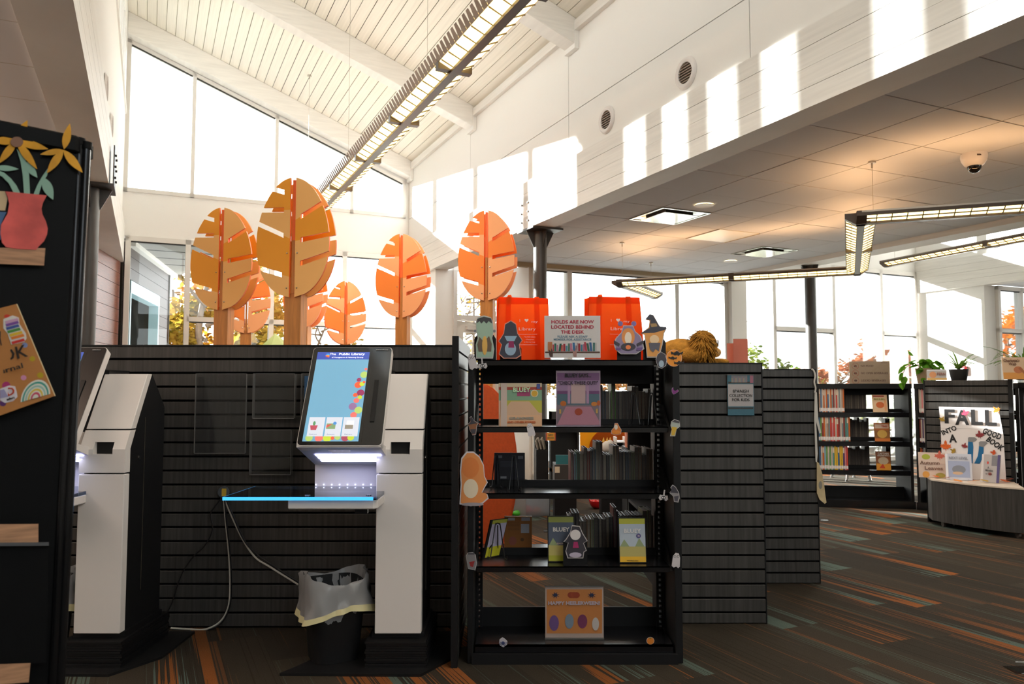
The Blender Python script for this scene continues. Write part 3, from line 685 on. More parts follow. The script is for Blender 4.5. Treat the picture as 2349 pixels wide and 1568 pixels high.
# ---------------------------------------------------------------- waste bins with liners
m_liner = glass('cloudy_bin_liner', (.9, .92, .94), .8, .25, .6, (.9, .9, .92))
m_lineh = M('cream_drawstring_hem', '#d8cfa0', .6)
def sq(a, r, k=4): c, s = math.cos(a), math.sin(a); f = (abs(c)**k + abs(s)**k)**(-1/k); return r*f*c, r*f*s
def bin_(x, y, label):
    t = TH('waste_bin', label, 'bin', (x, y, .012), 'bins beside the checkout machines'); n = 72; ra = R(28)
    def ring(r, z, wob=0, ph=0):
        o = []
        for i in range(n):
            a = 2*math.pi*i/n; w = 1 + wob*(.5*math.sin(3*a + ph) + .5*math.sin(7*a + 2*ph) + .6*math.sin(13*a + 3*ph)); px_, py_ = sq(a, r*w)
            o.append((x + px_*math.cos(ra) - py_*math.sin(ra), y + px_*math.sin(ra) + py_*math.cos(ra), z + wob*.35*math.sin(2*a + ph + 1)))
        return o
    def loft(rs): return MB().add([p for r in rs for p in r], [(i*n + j, i*n + (j + 1) % n, (i + 1)*n + (j + 1) % n, (i + 1)*n + j) for i in range(len(rs) - 1) for j in range(n)])
    b = loft([ring(.105, .013), ring(.135, .36), ring(.13, .362), ring(.1, .03)]); b.add(ring(.105, .0135), [list(range(n))]); b.build('bin', m_body, t, smooth=40)
    L = loft([ring(.1, .12, .02), ring(.125, .25, .05, 1), ring(.128, .34, .05, 2), ring(.137, .392, .07, .5), ring(.146, .375, .07, 1), ring(.146, .3, .08, 2), ring(.157, .25, .07, 3)]).build('liner', m_liner, t, smooth=70)
    loft([ring(.157, .25, .07, 3), ring(.163, .222, .075, 3.2)]).build('hem', m_lineh, L, smooth=60)
    return t
bin_(-.835, 3.72, 'black waste bin with a cloudy liner under the glowing shelf by the bookcase')
bin_(-2.2, 3.72, 'black waste bin with a cloudy liner peeking out beside the craft display')

# ---------------------------------------------------------------- cables, outlet, literature holders on the slatwall
def cab(pts, r, mat, Y=4.16): return MB().tube([at(u, v, Y if isinstance(Y, float) else Y[i]) for i, (u, v) in enumerate(pts)], r, 6)
m_cw = M('white_cable', '#c9c4ba', .5)
gr = MB().cyl(at(513, 1128, 4.19), at(513, 1128, 4.17), .03, n=20).build('cable_grommet', m_blackg, None, smooth=40); tag(gr, 'round black cable grommet with a yellow tag on the slatwall', 'grommet')
MB().box(*[c for p in zip(at(509, 1136, 4.168), at(519, 1121, 4.168)) for c in (p if p[0] < p[1] else p[::-1])][0:0] or (at(509, 1136, 4.168).x, at(519, 1136, 4.168).x, 4.164, 4.168, at(509, 1137, 4.168).z, at(509, 1120, 4.168).z)).build('tag', M('yellow_tag', '#c9a83a', .5), gr)
def smooth(pts, k=6):
    o = []; P = [pts[0]] + list(pts) + [pts[-1]]
    for i in range(1, len(P) - 2):
        for j in range(k):
            t = j/k; a, b, c, d = (Vector(p) for p in P[i - 1:i + 3])
            o.append(tuple(.5*((2*b) + (c - a)*t + (2*a - 5*b + 4*c - d)*t*t + (3*b - a - 3*c + d)*t**3)))
    return o + [pts[-1]]
c1 = cab(smooth([(513, 1140), (518, 1200), (525, 1270), (528, 1340), (524, 1390), (505, 1425), (470, 1443), (430, 1442), (392, 1440)]), .005, m_cw).build('cable', m_cw)
tag(c1, 'white cable hanging from the grommet and curling to the floor', 'cable')
c1b = cab(smooth([(515, 1140), (520, 1200), (528, 1270), (531, 1340), (527, 1390), (508, 1428), (475, 1446)]), .004, m_wire, 4.15).build('sleeve', m_wire, c1)
c2 = cab(smooth([(514, 1140), (530, 1180), (556, 1235), (585, 1277), (620, 1300), (660, 1325), (700, 1350)]), .005, m_cw).build('cable', m_cw)
tag(c2, 'white cable slanting from the grommet down to the waste bin', 'cable')
cab(smooth([(517, 1140), (534, 1180), (560, 1238), (590, 1272), (625, 1296), (664, 1322), (702, 1345)]), .0045, m_wire, 4.15).build('sleeve', m_wire, c2)
c3 = cab(smooth([(509, 1140), (490, 1165), (483, 1180), (487, 1215), (470, 1250), (440, 1280), (415, 1320), (395, 1380), (380, 1410)]), .0035, m_wire).build('cable', m_wire)
tag(c3, 'thin black cable looping left across the slatwall', 'cable')
def holder(x0, x1, y0, y1, label, tray=True, Y=4.18):
    a, b = at(x0, y1, Y), at(x1, y0, Y); d = .035 if tray else .012
    e = TH('leaflet_holder', label, 'holder', ((a.x + b.x)/2, Y, a.z), 'clear leaflet holders on the slatwall')
    MB().box(a.x, b.x, Y - d, Y - d + .002, a.z, b.z).build('front', m_acr, e)
    MB().box(a.x, b.x, Y - .002, Y, a.z, b.z).build('back', m_acr, e)
    MB().box(a.x, b.x, Y - d, Y, a.z - .003, a.z).build('bottom_edge', m_acre, e)
    for sx0 in (a.x - .002, b.x): MB().box(sx0, sx0 + .002, Y - d, Y, a.z, b.z).build('side', m_acre, e)
    MB().box(a.x, b.x, Y - d, Y - d + .002, b.z, b.z + .0015).build('top_edge', m_acre, e)
    return e
holder(447, 567, 857, 1038, 'tall empty clear sign holder on the slatwall', False)
holder(584, 680, 857, 958, 'upper empty clear leaflet holder next to the tall sign holder')
holder(577, 672, 985, 1086, 'lower empty clear leaflet holder under the upper one')
h4 = holder(694, 790, 857, 958, 'clear leaflet holder with a blue leaflet half hidden behind the touch screen')
MB().box(at(698, 900, 4.16).x, at(760, 900, 4.16).x, 4.16, 4.162, at(698, 948, 4.16).z, at(698, 862, 4.16).z).build('leaflet', M('blue_leaflet', '#2f6a9c', .4), h4)
# ================================================================ leaf sculptures
m_oak = M('oiled_oak', '#c07c3a', .5, noise=(5, .22, (9, 9, .7)))
m_oa = M('orange_panel', '#ff8a36', .5, spec=.4); m_ob = M('apricot_panel', '#ffb078', .5, spec=.4)
m_ga = M('amber_panel', '#f5a12a', .5, spec=.4); m_gb = M('honey_panel', '#fabc70', .5, spec=.4); m_oe = M('orange_panel_edge', '#f5702c', .5)
LEFT = [((.25, .76), (.62, .83)), ((.25, .46), (.85, .47)), ((.25, .03), (.96, .24)), ((.28, -.62), (.86, -.51))]
RIGHT = [((.22, .34), (.82, .56)), ((.22, -.05), (.97, .03)), ((.22, -.44), (.94, -.3))]
def halfleaf(side, slots, y0, y1, mats, tones, name, par, aw=.285, bh=.45):
    ov = lambda v: math.sqrt(max(0, 1 - v*v))*(1 - .1*v)
    g = .042; u0 = .075; m = MB()
    line = lambda s, u: s[0][1] + (s[1][1] - s[0][1])*(u - s[0][0])/(s[1][0] - s[0][0])
    def edge(s, d):                                              # where the slot line meets the outline
        u = s[1][0]
        for _ in range(12): u = ov(line(s, u) + d)
        return u
    bounds = [None] + slots + [None]
    for i in range(len(bounds) - 1):
        up, lo = bounds[i], bounds[i + 1]; pts = []
        if lo:
            ue = edge(lo, g); pts += [(u0, line(lo, u0)), (lo[0][0], line(lo, lo[0][0])), (lo[0][0], line(lo, lo[0][0]) + g), (ue, line(lo, ue) + g)]; va = line(lo, ue) + g
        else: pts += [(u0, -ov(0)*.998)]; va = -.998
        if up: ue2 = edge(up, -g); vb = line(up, ue2) - g
        else: vb = .998
        for k in range(1, 12): v = va + (vb - va)*k/12; pts.append((max(u0, ov(v)), v))
        if up: pts += [(ue2, vb), (up[0][0], line(up, up[0][0]) - g), (up[0][0], line(up, up[0][0])), (u0, line(up, u0))]
        else: pts.append((u0, .998))
        m.mat(tones[i]).prism([(side*u*aw, v*bh) for u, v in pts], 'y', y0, y1)
    o = m.build(name, mats, par)
    for p in o.data.polygons:
        if abs(p.normal.y) < .5: p.material_index = 2
    return o
def leaf_tree(amber):
    t = E('leaf_sculpture', '', 'sculpture'); A = [m_ga, m_gb, m_oe] if amber else [m_oa, m_ob, m_oe]
    for y0, y1, nm in ((-.075, -.057, 'front_panel'), (.057, .075, 'back_panel')):
        halfleaf(-1, LEFT, y0, y1, A, [0, 0, 1, 0, 1], nm, t); halfleaf(1, RIGHT, y0, y1, A, [1, 0, 1, 1], nm, t)
    MB().box(-.012, .012, -.057, .057, -.02, .435).build('spine', m_oe, t)
    MB().box(-.065, .065, -.055, .055, -3, -.42).box(-.011, .011, -.06, .055, -.42, -.02).build('post', m_oak, t)
    for x in (-.04, .04):
        for z in (-.12, -.38): MB().ball((x, -.077, z), .0065, 8, 4).build('bolt', m_chrome, t)
    return t
base_o = leaf_tree(False); base_a = leaf_tree(True); first = {0: True, 1: True}
for px_, py_, Y, yaw, am, lab in ((681, 548, 5.8, -9, 1, 'largest amber leaf sculpture on an oak post, in front of the long pendant light'),
        (517, 596, 6.8, -9, 1, 'amber leaf sculpture on an oak post left of the largest one'),
        (1119, 588, 7.7, -12, 0, 'orange leaf sculpture standing in front of the steel column, behind the bookcase'),
        (925, 634, 8.3, -12, 0, 'orange leaf sculpture whose post rises behind the touch screen by the white pier'),
        (566, 683, 9.7, 16, 0, 'orange leaf sculpture half hidden behind the two amber ones'),
        (701, 674, 10.2, -14, 0, 'orange leaf sculpture mostly covered by the largest amber leaf'),
        (792, 718, 11.0, 18, 0, 'smallest looking orange leaf sculpture, farthest back by the windows')):
    b = base_a if am else base_o
    if first[am]: t = b; first[am] = False
    else: t = copy_tree(b)
    p = at(px_, py_, Y); t.location = p; t.rotation_euler = (0, 0, R(yaw)); t['label'] = lab; t['group'] = 'leaf sculptures'
for o in list(COL.objects):                                       # posts reach down to the carpet
    if o.name.startswith('post') and o.parent and o.parent.name.startswith('leaf_sculpture'):
        o.data = o.data.copy(); z = -o.parent.location.z + .002
        for v in o.data.vertices:
            if v.co.z < -2: v.co.z = z

# ================================================================ pendant lights
m_lamp = M('warm_lamp_lens', '#ffdf90', emit=3.6); m_lampw = M('warm_white_lamp', '#ffe9b0', emit=4.5)
m_fix = M('bronze_fixture', '#5a4c42', .4, spec=.5); m_fixw = M('silver_fixture', '#b8b0a6', .3, .6)
m_perf = M('perforated_reflector', '#a8907e', .4, .3)
uplight = bpy.data.lights.new('uplight', 'AREA'); uplight.shape = 'RECTANGLE'; uplight.size = 1.0; uplight.size_y = .1; uplight.energy = 9; uplight.color = (1, .56, .25)
dnlight = uplight.copy(); dnlight.name = 'downlight'; dnlight.energy = 9; dnlight.size_y = .2; dnlight.color = (1, .92, .83)
upnave = uplight.copy(); upnave.energy = 4; upnave.color = (1, .84, .66); uplight.energy = 3.3
def segment(par, p0, p1, z, step=.1, big=1.0, joint=1.25, up=True, cap=(1, 1), wing=True):
    """one run of an up/down pendant between two plan points"""
    a, b = Vector((*p0, z)), Vector((*p1, z)); L = (b - a).length; ang = math.atan2((b - a).y, (b - a).x)
    e = E('light_run', par=par); e.location = a - par.location; e.rotation_euler = (0, 0, ang); k = big
    MB().box(0, L, -.032*k, .032*k, 0, .05*k).build('spine', m_fix, e)
    MB().box(0, L, -.13*k, .13*k, .085*k, .1*k).build('housing', m_fixw, e)
    for s in (-1, 1):
        MB().hexa([(0, s*.034*k, .02*k), (L, s*.034*k, .02*k), (L, s*.12*k, .06*k), (0, s*.12*k, .06*k), (0, s*.034*k, .026*k), (L, s*.034*k, .026*k), (L, s*.12*k, .066*k), (0, s*.12*k, .066*k)]).build('lamp_lens', m_lamp, e)
        w = MB(); n = int(L/step)
        hw = .0012 if wing else .003
        for i in range(n + 1):
            x = i*L/n
            w.hexa([(x - hw, s*.034*k, .012*k), (x + hw, s*.034*k, .012*k), (x + hw, s*.125*k, .05*k), (x - hw, s*.125*k, .05*k), (x - hw, s*.034*k, .022*k), (x + hw, s*.034*k, .022*k), (x + hw, s*.125*k, .062*k), (x - hw, s*.125*k, .062*k)])
        if not wing: w.hexa([(0, s*.076*k, .031*k), (L, s*.076*k, .031*k), (L, s*.08*k, .033*k), (0, s*.08*k, .033*k), (0, s*.076*k, .044*k), (L, s*.076*k, .044*k), (L, s*.08*k, .046*k), (0, s*.08*k, .046*k)])
        tag(w.build('louvre', m_fix, e), kind='stuff')
        if wing:
            g = MB(); n = int(L/.07)
            for i in range(n):
                x0, x1 = i*L/n, (i + 1)*L/n
                g.add([(x0, s*.125*k, .06*k), (x1, s*.125*k, .06*k), ((x0 + x1)/2 + .02, s*.17*k, .14*k), ((x0 + x1)/2 - .02, s*.17*k, .14*k)], [(0, 1, 2, 3)])
            tag(g.build('reflector_wing', m_perf, e), kind='stuff')
        else:
            MB().box(0, L, s*.125*k - .004, s*.125*k + .004, .055*k, .1*k).build('side_rail', m_fix, e)
    x = joint
    while x < L - .3:
        MB().box(x - .03, x + .03, -.13*k, .13*k, .012*k, .1*k).build('joint_block', m_fix, e); x += joint
    for i, x in enumerate((0, L)):
        if cap[i]: MB().prism([(-.13*k, .1*k), (.13*k, .1*k), (.13*k, .055*k), (.035*k, -.004), (-.035*k, -.004), (-.13*k, .055*k)], 'x', x - .035, x + .035).build('end_cap', m_fix, e)
    if up:
        n = max(1, int(L/1.2))
        for i in range(n):
            o = bpy.data.objects.new('uplight', upnave if wing else uplight); COL.objects.link(o); o.parent = e
            o.location = ((i + .5)*L/n, 0, .13*k); o.rotation_euler = (math.pi, 0, 0)
            o = bpy.data.objects.new('downlight', dnlight); COL.objects.link(o); o.parent = e; o.location = ((i + .5)*L/n, 0, -.012)
    return e
def wire(par, x, y, z0, z1):
    w = MB().cyl((x, y, z0), (x, y, z1), .0018, n=5).build('hanger_wire', m_grid, par); w.location = -par.location
    c = MB().cyl((x, y, z1 - .012), (x, y, z1), .03, n=12).cyl((x, y, z1 - .05), (x, y, z1 - .012), .007, n=6).build('canopy', m_fixw, par); c.location = -par.location
pn = E('pendant_light', 'long warm linear pendant light hanging under the sloping board ceiling', 'pendant light', W(-1.86, -1.0, 3.53))
a, b = W(-1.86, -.9), W(-1.86, -13.4)
segment(pn, (a.x, a.y), (b.x, b.y), 3.53, .14, 1.0, 1.22, True)
for y in (-1.25, -3.7, -6.4, -9.2, -12): p = W(-1.86, y); wire(pn, p.x, p.y, 3.6, roofz(1.86))
pz = E('pendant_light', 'zigzag warm pendant light hanging below the low tiled ceiling', 'pendant light', (1.318, 9.339, 2.49))
A_, B_, C_, D_, E_ = (1.318, 9.339), (3.72, 8.33), (2.62, 5.78), (5.5, 4.75), (1.93, 10.5)
segment(pz, E_, A_, 2.49, .1, .85, 1.5, True, (1, 1), False); segment(pz, A_, B_, 2.49, .1, .85, 1.3, True, (1, 1), False)
segment(pz, C_, B_, 2.49, .12, .85, 1.35, True, (1, 1), False); segment(pz, C_, D_, 2.49, .1, .85, 1.3, True, (1, 1), False)
for u, v in ((1427, 558), (1493, 604), (2000, 374)): p = atz(u, v, 3.05); wire(pz, p.x, p.y, 2.56, 3.06)
p0 = atz(2036, 612, 2.9); p1 = atz(2420, 541, 2.9)
pr = E('pendant_light', 'straight warm pendant light in the bay beyond the low ceiling', 'pendant light', p0)
segment(pr, (p0.x, p0.y), (p1.x, p1.y), 2.9, .1, .8, 1.5, True, (1, 1), False); wire(pr, p0.x + .1, p0.y, 2.97, 3.8)

# ================================================================ ceiling fittings
m_dl = M('downlight_glow', '#fff0c8', emit=6)
for (u, v), lab in (((1615, 472), 'round recessed downlight beside the mirrored air diffuser'), ((1676, 600), 'round recessed downlight near the far steel column')):
    p = atz(u, v, 3.05); e = E('downlight', lab, 'downlight', (p.x, p.y, 3.055), group='recessed downlights')
    MB().lathe([(.075, .0), (.09, .0), (.092, -.006), (.075, -.004)], 24).build('trim_ring', m_wht, e, smooth=40)
    MB().cyl((0, 0, .0), (0, 0, -.003), .074, n=24).build('lens', m_dl, e)
m_mir = M('polished_diffuser_plate', '#cfd0c8', .12, .85)
def diffuser(i, j, lab, mirror=True):
    e = room(E('air_diffuser', lab, 'diffuser', group='ceiling diffusers')); e.location = W(.17 + .6*i + .3, -2.29 - .6*j - .3, 3.06)
    if mirror:
        MB().prism([(-.3, 0), (.3, 0), (.24, .06), (-.24, .06)], 'y', -.3, .3).build('cone', m_mir, e)
        f = MB()
        for a_ in (-.3, .28): f.box(a_, a_ + .02, -.3, .3, -.006, .004).box(-.28, .28, a_, a_ + .02, -.006, .004)
        f.build('frame', m_mir, e)
        MB().box(-.215, .215, -.215, .215, -.022, -.016).build('face_plate', m_mir, e, bev=.004)
        for a_ in (-.17, .17): MB().box(a_ - .004, a_ + .004, -.17, .17, -.016, .01).build('hanger', m_fix, e)
    else:
        MB().box(-.294, .294, -.294, .294, 0, .02).build('lens', m_light, e)
        for a_ in (-.3, .29): MB().box(a_, a_ + .01, -.3, .3, -.006, .004).build('frame', m_grid, e)
    return e
diffuser(1, 5, 'square mirrored air diffuser in the low ceiling nearest the white beam')
diffuser(5, 3, 'square mirrored air diffuser in the low ceiling near the far steel column')
diffuser(3, 4, 'flat translucent square panel between the two mirrored diffusers', False)
p = atz(2234, 357, 3.05); cam_ = E('security_camera', 'white dome security camera under the low ceiling', 'camera', (p.x, p.y, 3.06))
MB().lathe([(.0, .002), (.092, .002), (.095, -.02), (.088, -.05), (.066, -.085), (.045, -.095)], 28).build('housing', m_wht, cam_, smooth=50)
MB().lathe([(.05, -.088), (.048, -.11), (.036, -.132), (.018, -.144), (.001, -.147)], 24).build('dome', M('smoked_dome', '#15110f', .05, spec=.8), cam_, smooth=60)
MB().box(-.03, .0, -.0935, -.09, -.034, -.022).build('badge', m_fix, cam_)
m_vent = M('vent_dark', '#6f6a63', .6)
for y, lab in ((-6.1, 'round white wall vent nearer the window wall'), (-7.28, 'round white wall vent farther along, nearer the camera dome')):
    e = room(E('wall_vent', lab, 'vent', group='round wall vents')); e.location = W(-.002, y, 3.76)
    ring = MB(); n = 32
    prof = [(.085, 0), (.085, -.014), (.1, -.022), (.122, -.016), (.13, 0)]
    ring.add([(q, r*math.cos(2*math.pi*i/n), r*math.sin(2*math.pi*i/n)) for r, q in prof for i in range(n)],
             [(i*n + j, i*n + (j + 1) % n, (i + 1)*n + (j + 1) % n, (i + 1)*n + j) for i in range(4) for j in range(n)])
    ring.build('rim', m_wht, e, smooth=50)
    MB().cyl((.0, 0, 0), (-.002, 0, 0), .088, n=24).build('duct_mouth', m_vent, e)
    for i in range(7):
        z = -.066 + .022*i; h = math.sqrt(.086**2 - z*z)
        MB().hexa([(-.002, -h, z), (-.002, h, z), (-.014, h, z - .006), (-.014, -h, z - .006), (-.002, -h, z + .004), (-.002, h, z + .004), (-.014, h, z - .002), (-.014, -h, z - .002)]).build('louvre_blade', m_perf, e)
for y, lab in ((-3.95, 'thin dark-edged vent on the left white wall above the column plate'), (-4.98, 'upper thin dark-edged vent on the left white wall')):
    e = room(E('wall_vent', lab, 'vent', group='left wall vents')); e.location = W(-4.195, y, 3.76)
    n = 24
    MB().add([(q, r*math.cos(2*math.pi*i/n), r*math.sin(2*math.pi*i/n)) for r, q in ((.09, .004), (.1, .02), (.13, 0)) for i in range(n)],
             [(i*n + j, i*n + (j + 1) % n, (i + 1)*n + (j + 1) % n, (i + 1)*n + j) for i in range(2) for j in range(n)]).build('rim', m_wht, e)
    MB().cyl((0, 0, 0), (.003, 0, 0), .09, n=24).build('duct_mouth', m_vent, e)
p = W(-2.15, -1.25, roofz(2.15)); 

pa = E('pendant_light', 'warm linear pendant light over the left aisle, just outside the picture', 'pendant light', W(-6.2, -4, 2.5))
a, b = W(-6.2, -4), W(-6.2, -10.5); segment(pa, (a.x, a.y), (b.x, b.y), 2.5, .1, .85, 1.3, True, (1, 1), False)
for o in [q for c in pa.children for q in c.children if q.type == 'LIGHT' and q.name.startswith('uplight')]: o.data = upleft = bpy.data.lights.get('uplight_left') or uplight.copy(); upleft.name = 'uplight_left'; upleft.energy = 22; upleft.color = (1, .7, .5)
for y in (-4.3, -10.2): p = W(-6.2, y); wire(pa, p.x, p.y, 2.57, 3.09)
# ================================================================ on top of the bookcase
TOPZ = 1.3955
m_bag = leafmat('orange_nonwoven', '#ffa050', .03); m_bagd = leafmat('orange_nonwoven_double', '#ff8a3c', .03)
for m_ in (m_bag, m_bagd): [setattr(n.inputs[0], 'default_value', .82) for n in m_.node_tree.nodes if n.type == 'MIX_SHADER']
m_print = M('white_screen_print', '#ecd9d4', .6)
def bag(c, lab):
    """corner pixels TL TR BR BL of the front panel"""
    Y = 3.84; P = [at(u, v, Y) for u, v in c]; base = ((P[2].x + P[3].x)/2, 3.9, TOPZ); t = TH('tote_bag', lab, 'bag', base, 'orange library tote bags')
    zb = TOPZ + .001; D = .12
    tl, tr, br, bl = [(p.x, p.z) for p in P]; bl = (bl[0], zb); br = (br[0], zb)
    MB().prism([bl, br, tr, tl], 'y', Y, Y + .0015).build('front_panel', m_bag, t)
    MB().prism([(bl[0], zb), (br[0], zb), (tr[0] - .008, tr[1] - .004), (tl[0] - .012, tl[1] + .004)], 'y', Y + D, Y + D + .0015).build('back_panel', m_bag, t)
    for a, b in ((bl, tl), (br, tr)):
        s = -1 if a is bl else 1
        MB().hexa([(a[0], Y, zb), (a[0], Y + D, zb), (a[0] + .001, Y + D, zb), (a[0] + .001, Y, zb), (b[0], Y, b[1] - .004), (b[0] + s*.012 - .012*(s > 0), Y + D, b[1]), (b[0] + .001, Y + D, b[1]), (b[0] + .001, Y, b[1] - .004)]).build('gusset', m_bagd, t)
    MB().box(bl[0], br[0], Y, Y + D, zb, zb + .002).build('bottom', m_bagd, t)
    w = tr[0] - tl[0]; h = tl[1] - zb; hm = lambda f, z: tl[0] + (bl[0] - tl[0])*(1 - z) + f*(w + (br[0] - bl[0] - w)*(1 - z))
    MB().prism([(hm(0, .89), zb + h*.89), (hm(1, .89), zb + h*.89), tr, tl], 'y', Y - .0015, Y - .0003).build('hem', m_bagd, t)
    for f in (.2, .77):
        MB().prism([(hm(f - .05, 0), zb), (hm(f + .05, 0), zb), (hm(f + .05, 1), zb + h*1.0), (hm(f - .05, 1), zb + h*1.0)], 'y', Y - .003, Y - .0016).build('strap', m_bagd, t)
    MB().prism([(hm(.17, 1), zb + h), (hm(.27, 1), zb + h), (hm(.25, 1), zb + h*1.035), (hm(.19, 1), zb + h*1.03)], 'y', Y - .003, Y + .02).build('strap_loop', m_bagd, t)
    F = lambda f, z: (hm(f, z), Y - .0045, zb + h*z)
    wtext('I', F(.43, .625), .0145, m_print, t); wtext('my', F(.715, .61), .0115, m_print, t, .03); wtext('Library', F(.57, .495), .0155, m_print, t, .083)
    hx, hz = hm(.56, .63), zb + h*.632; hp = []
    for i in range(24):
        a = 2*math.pi*i/24; hp.append((hx + .00062*16*math.sin(a)**3, hz + .00062*(13*math.cos(a) - 5*math.cos(2*a) - 2*math.cos(3*a) - math.cos(4*a))))
    flat(hp, Y - .004, m_print, t, 'heart')
    for z in (.41, .245): MB().prism([(hm(.4, z), zb + h*z), (hm(.76, z), zb + h*z), (hm(.76, z), zb + h*z + .0012), (hm(.4, z), zb + h*z + .0012)], 'y', Y - .0048, Y - .004).build('rule', m_print, t)
    for s, z in (('The Public Library', .37), ('of Youngstown', .33), ('& Mahoning County', .29)): wtext(s, F(.62, z), .0055, m_print, t, .0042*len(s)/1.35)
    return t
bag([(1144, 681), (1257, 684), (1263, 822), (1139, 822)], 'orange library tote bag left of the holds sign on the bookcase')
bag([(1351, 680), (1467, 682), (1479, 822), (1346, 822)], 'orange library tote bag right of the holds sign on the bookcase')
for u in (1139, 1346): pass
# holds sign in an acrylic stand
hs = TH('sign_holder', 'acrylic stand with the pink lettered holds sign between the orange bags', 'sign', (.27, 3.73, TOPZ))
Y = 3.73; a, b = at(1249, 822, Y), at(1377, 724, Y); zb = TOPZ + .002
MB().box(a.x, b.x, Y, Y + .0015, zb + .008, b.z).build('sheet', M('sign_paper', '#f6f0ee', .6), hs)
MB().box(a.x, b.x, Y - .003, Y - .0015, zb, b.z).build('acrylic_front', m_acr, hs)
MB().box(a.x, b.x, Y - .003, Y + .06, zb - .001, zb + .003).build('acrylic_foot', m_acre, hs)
red, teal = M('crimson_print', '#c42347', .6), M('steel_blue_print', '#7d9db3', .6)
sc_ = lambda x, y: at(1060 + x/4.606, 660 + y/4.606, Y - .001)
for s, x, y, w, hh, mt in (('HOLDS ARE NOW', 1166, 360, 450, 35, red), ('LOCATED BEHIND', 1166, 414, 450, 36, red), ('THE DESK', 1166, 467, 245, 36, red), ('PLEASE ASK A STAFF', 1166, 515, 318, 22, teal), ('MEMBER FOR ASSISTANCE', 1166, 546, 398, 22, teal)):
    wtext(s, sc_(x, y), hh/4.606*Y/FPX, mt, hs, w/4.606*Y/FPX, bold=.022)
shelf_c = ['#d98a5a', '#c9374a', '#2f7f6e', '#d98aa8', '#1f6a5a', '#e06a5a', '#b52a3c', '#5a9fb8', '#5a8f7a', '#d98aa8', '#3f7fb8', '#6a2d4a', '#c9a0a8', '#b52a3c', '#4a8fb0', '#c97a9a', '#d9485a', '#2f6a5a', '#3f6fb0', '#5a8f8a', '#d8d4d0']
x = 905
for i, c in enumerate(shelf_c):
    w = (48, 14, 20, 16, 22, 20, 22, 20, 20, 26, 24, 8, 10, 22, 20, 20, 22, 22, 24, 24, 12)[i]; hh = (98, 70, 82, 66, 80, 66, 78, 58, 82, 84, 90, 60, 88, 82, 70, 74, 96, 84, 92, 90, 88)[i]; k = (0, 0, 0, 0, 12, 0, 0, 0, 0, -8, -6, 0, 0, 0, 0, 0, -14, -14, -10, 0, 0)[i]
    flat([(p.x, p.z) for p in (sc_(x, 668), sc_(x + w, 668), sc_(x + w + k, 668 - hh), sc_(x + k, 668 - hh))], Y - .0004, M('print_' + c[1:], c, .6), hs, 'printed_book', .0006); x += w + 4
flat([(p.x, p.z) for p in (sc_(878, 688), sc_(1456, 688), sc_(1456, 672), sc_(878, 672))], Y - .0004, M('print_brown', '#6a4a3a', .6), hs, 'printed_shelf', .0006)
for x, c in ((938, '#5a3a34'), (1190, '#c99a94')):
    flat([(p.x, p.z) for p in (sc_(x - 10, 728), sc_(x + 20, 728), sc_(x + 22, 680), sc_(x + 8, 636), sc_(x - 2, 672), sc_(x - 20, 650), sc_(x - 18, 700))], Y - .0008, M('print_hand_' + c[1:], c, .6), hs, 'printed_hand', .0006)
# holiday card cut-outs on black bookends
def card(name, lab, cat, outline, Y, col, layers=(), stand=None, group=None, border='#b9b4b4', tdepth=.002):
    P = px(outline, Y); cx = sum(p[0] for p in P)/len(P); zb = min(p[1] for p in P)
    t = TH(name, lab, cat, (cx, Y, zb), group)
    MB().prism(P, 'y', Y, Y + tdepth).build('card', M('card_' + border[1:], border, .6), t)
    k = .92; cz = sum(p[1] for p in P)/len(P)
    flat([(cx + (x_ - cx)*k, cz + (z_ - cz)*(k + .03)) for x_, z_ in P], Y - .0002, M('print_' + col[1:], col, .6), t, 'printed_face', .0006)
    for i, (pts, c, nm) in enumerate(layers): flat(px(pts, Y), Y - .0009 - .0005*i, M('print_' + c[1:], c, .6), t, nm, .0005)
    if stand:
        x0, x1, y0 = stand; a, b = at(x0, y0, Y + .02), at(x1, y0, Y + .02)
        MB().prism([(a.x, TOPZ), (b.x, TOPZ), (b.x, a.z - .02), (b.x - .012, a.z), (a.x + .012, a.z), (a.x, a.z - .02)], 'y', Y + .018, Y + .02).box(a.x, b.x, Y - .01, Y + .05, TOPZ - .0004, TOPZ + .001).build('bookend', m_black, t)
    return t
def bk(name, x0, x1, y0, Y, lab):
    a, b = at(x0, y0, Y), at(x1, y0, Y); t = TH('bookend', lab, 'bookend', ((a.x + b.x)/2, Y, TOPZ), 'black bookends on the bookcase top')
    MB().prism([(a.x, TOPZ), (b.x, TOPZ), (b.x, a.z - .02), (b.x - .012, a.z), (a.x + .012, a.z), (a.x, a.z - .02)], 'y', Y, Y + .002).build('plate', m_black, t)
    MB().box(a.x, b.x, Y, Y + .05, TOPZ, TOPZ + .0015).build('foot', m_black, t)
GR = 'holiday card cut-outs on top of the bookcase'
YC = 3.74
card('card_cutout', 'green-topped grey and brown card cut-out with bolts at the left end of the bookcase top', 'cutout',
     [(1092, 822), (1131, 822), (1134, 800), (1129, 775), (1133, 760), (1130, 735), (1126, 727), (1110, 723), (1096, 727), (1091, 738), (1092, 760), (1096, 775), (1091, 790)], YC, '#9db8a6',
     [([(1094, 741), (1100, 736), (1104, 742), (1110, 736), (1116, 742), (1121, 736), (1129, 742), (1127, 730), (1110, 726), (1095, 731)], '#3f3d42', 'dark_fringe'), ([(1095, 790), (1100, 772), (1110, 784), (1122, 770), (1128, 788), (1127, 806), (1098, 806)], '#6b5a4c', 'brown_jacket'), (ell(1112, 792, 6, 22), '#dcae5c', 'yellow_front'),
      (ell(1090, 759, 3, 3.5, 10), '#7f7f86', 'bolt'), (ell(1134, 759, 3, 3.5, 10), '#7f7f86', 'bolt')], group=GR)
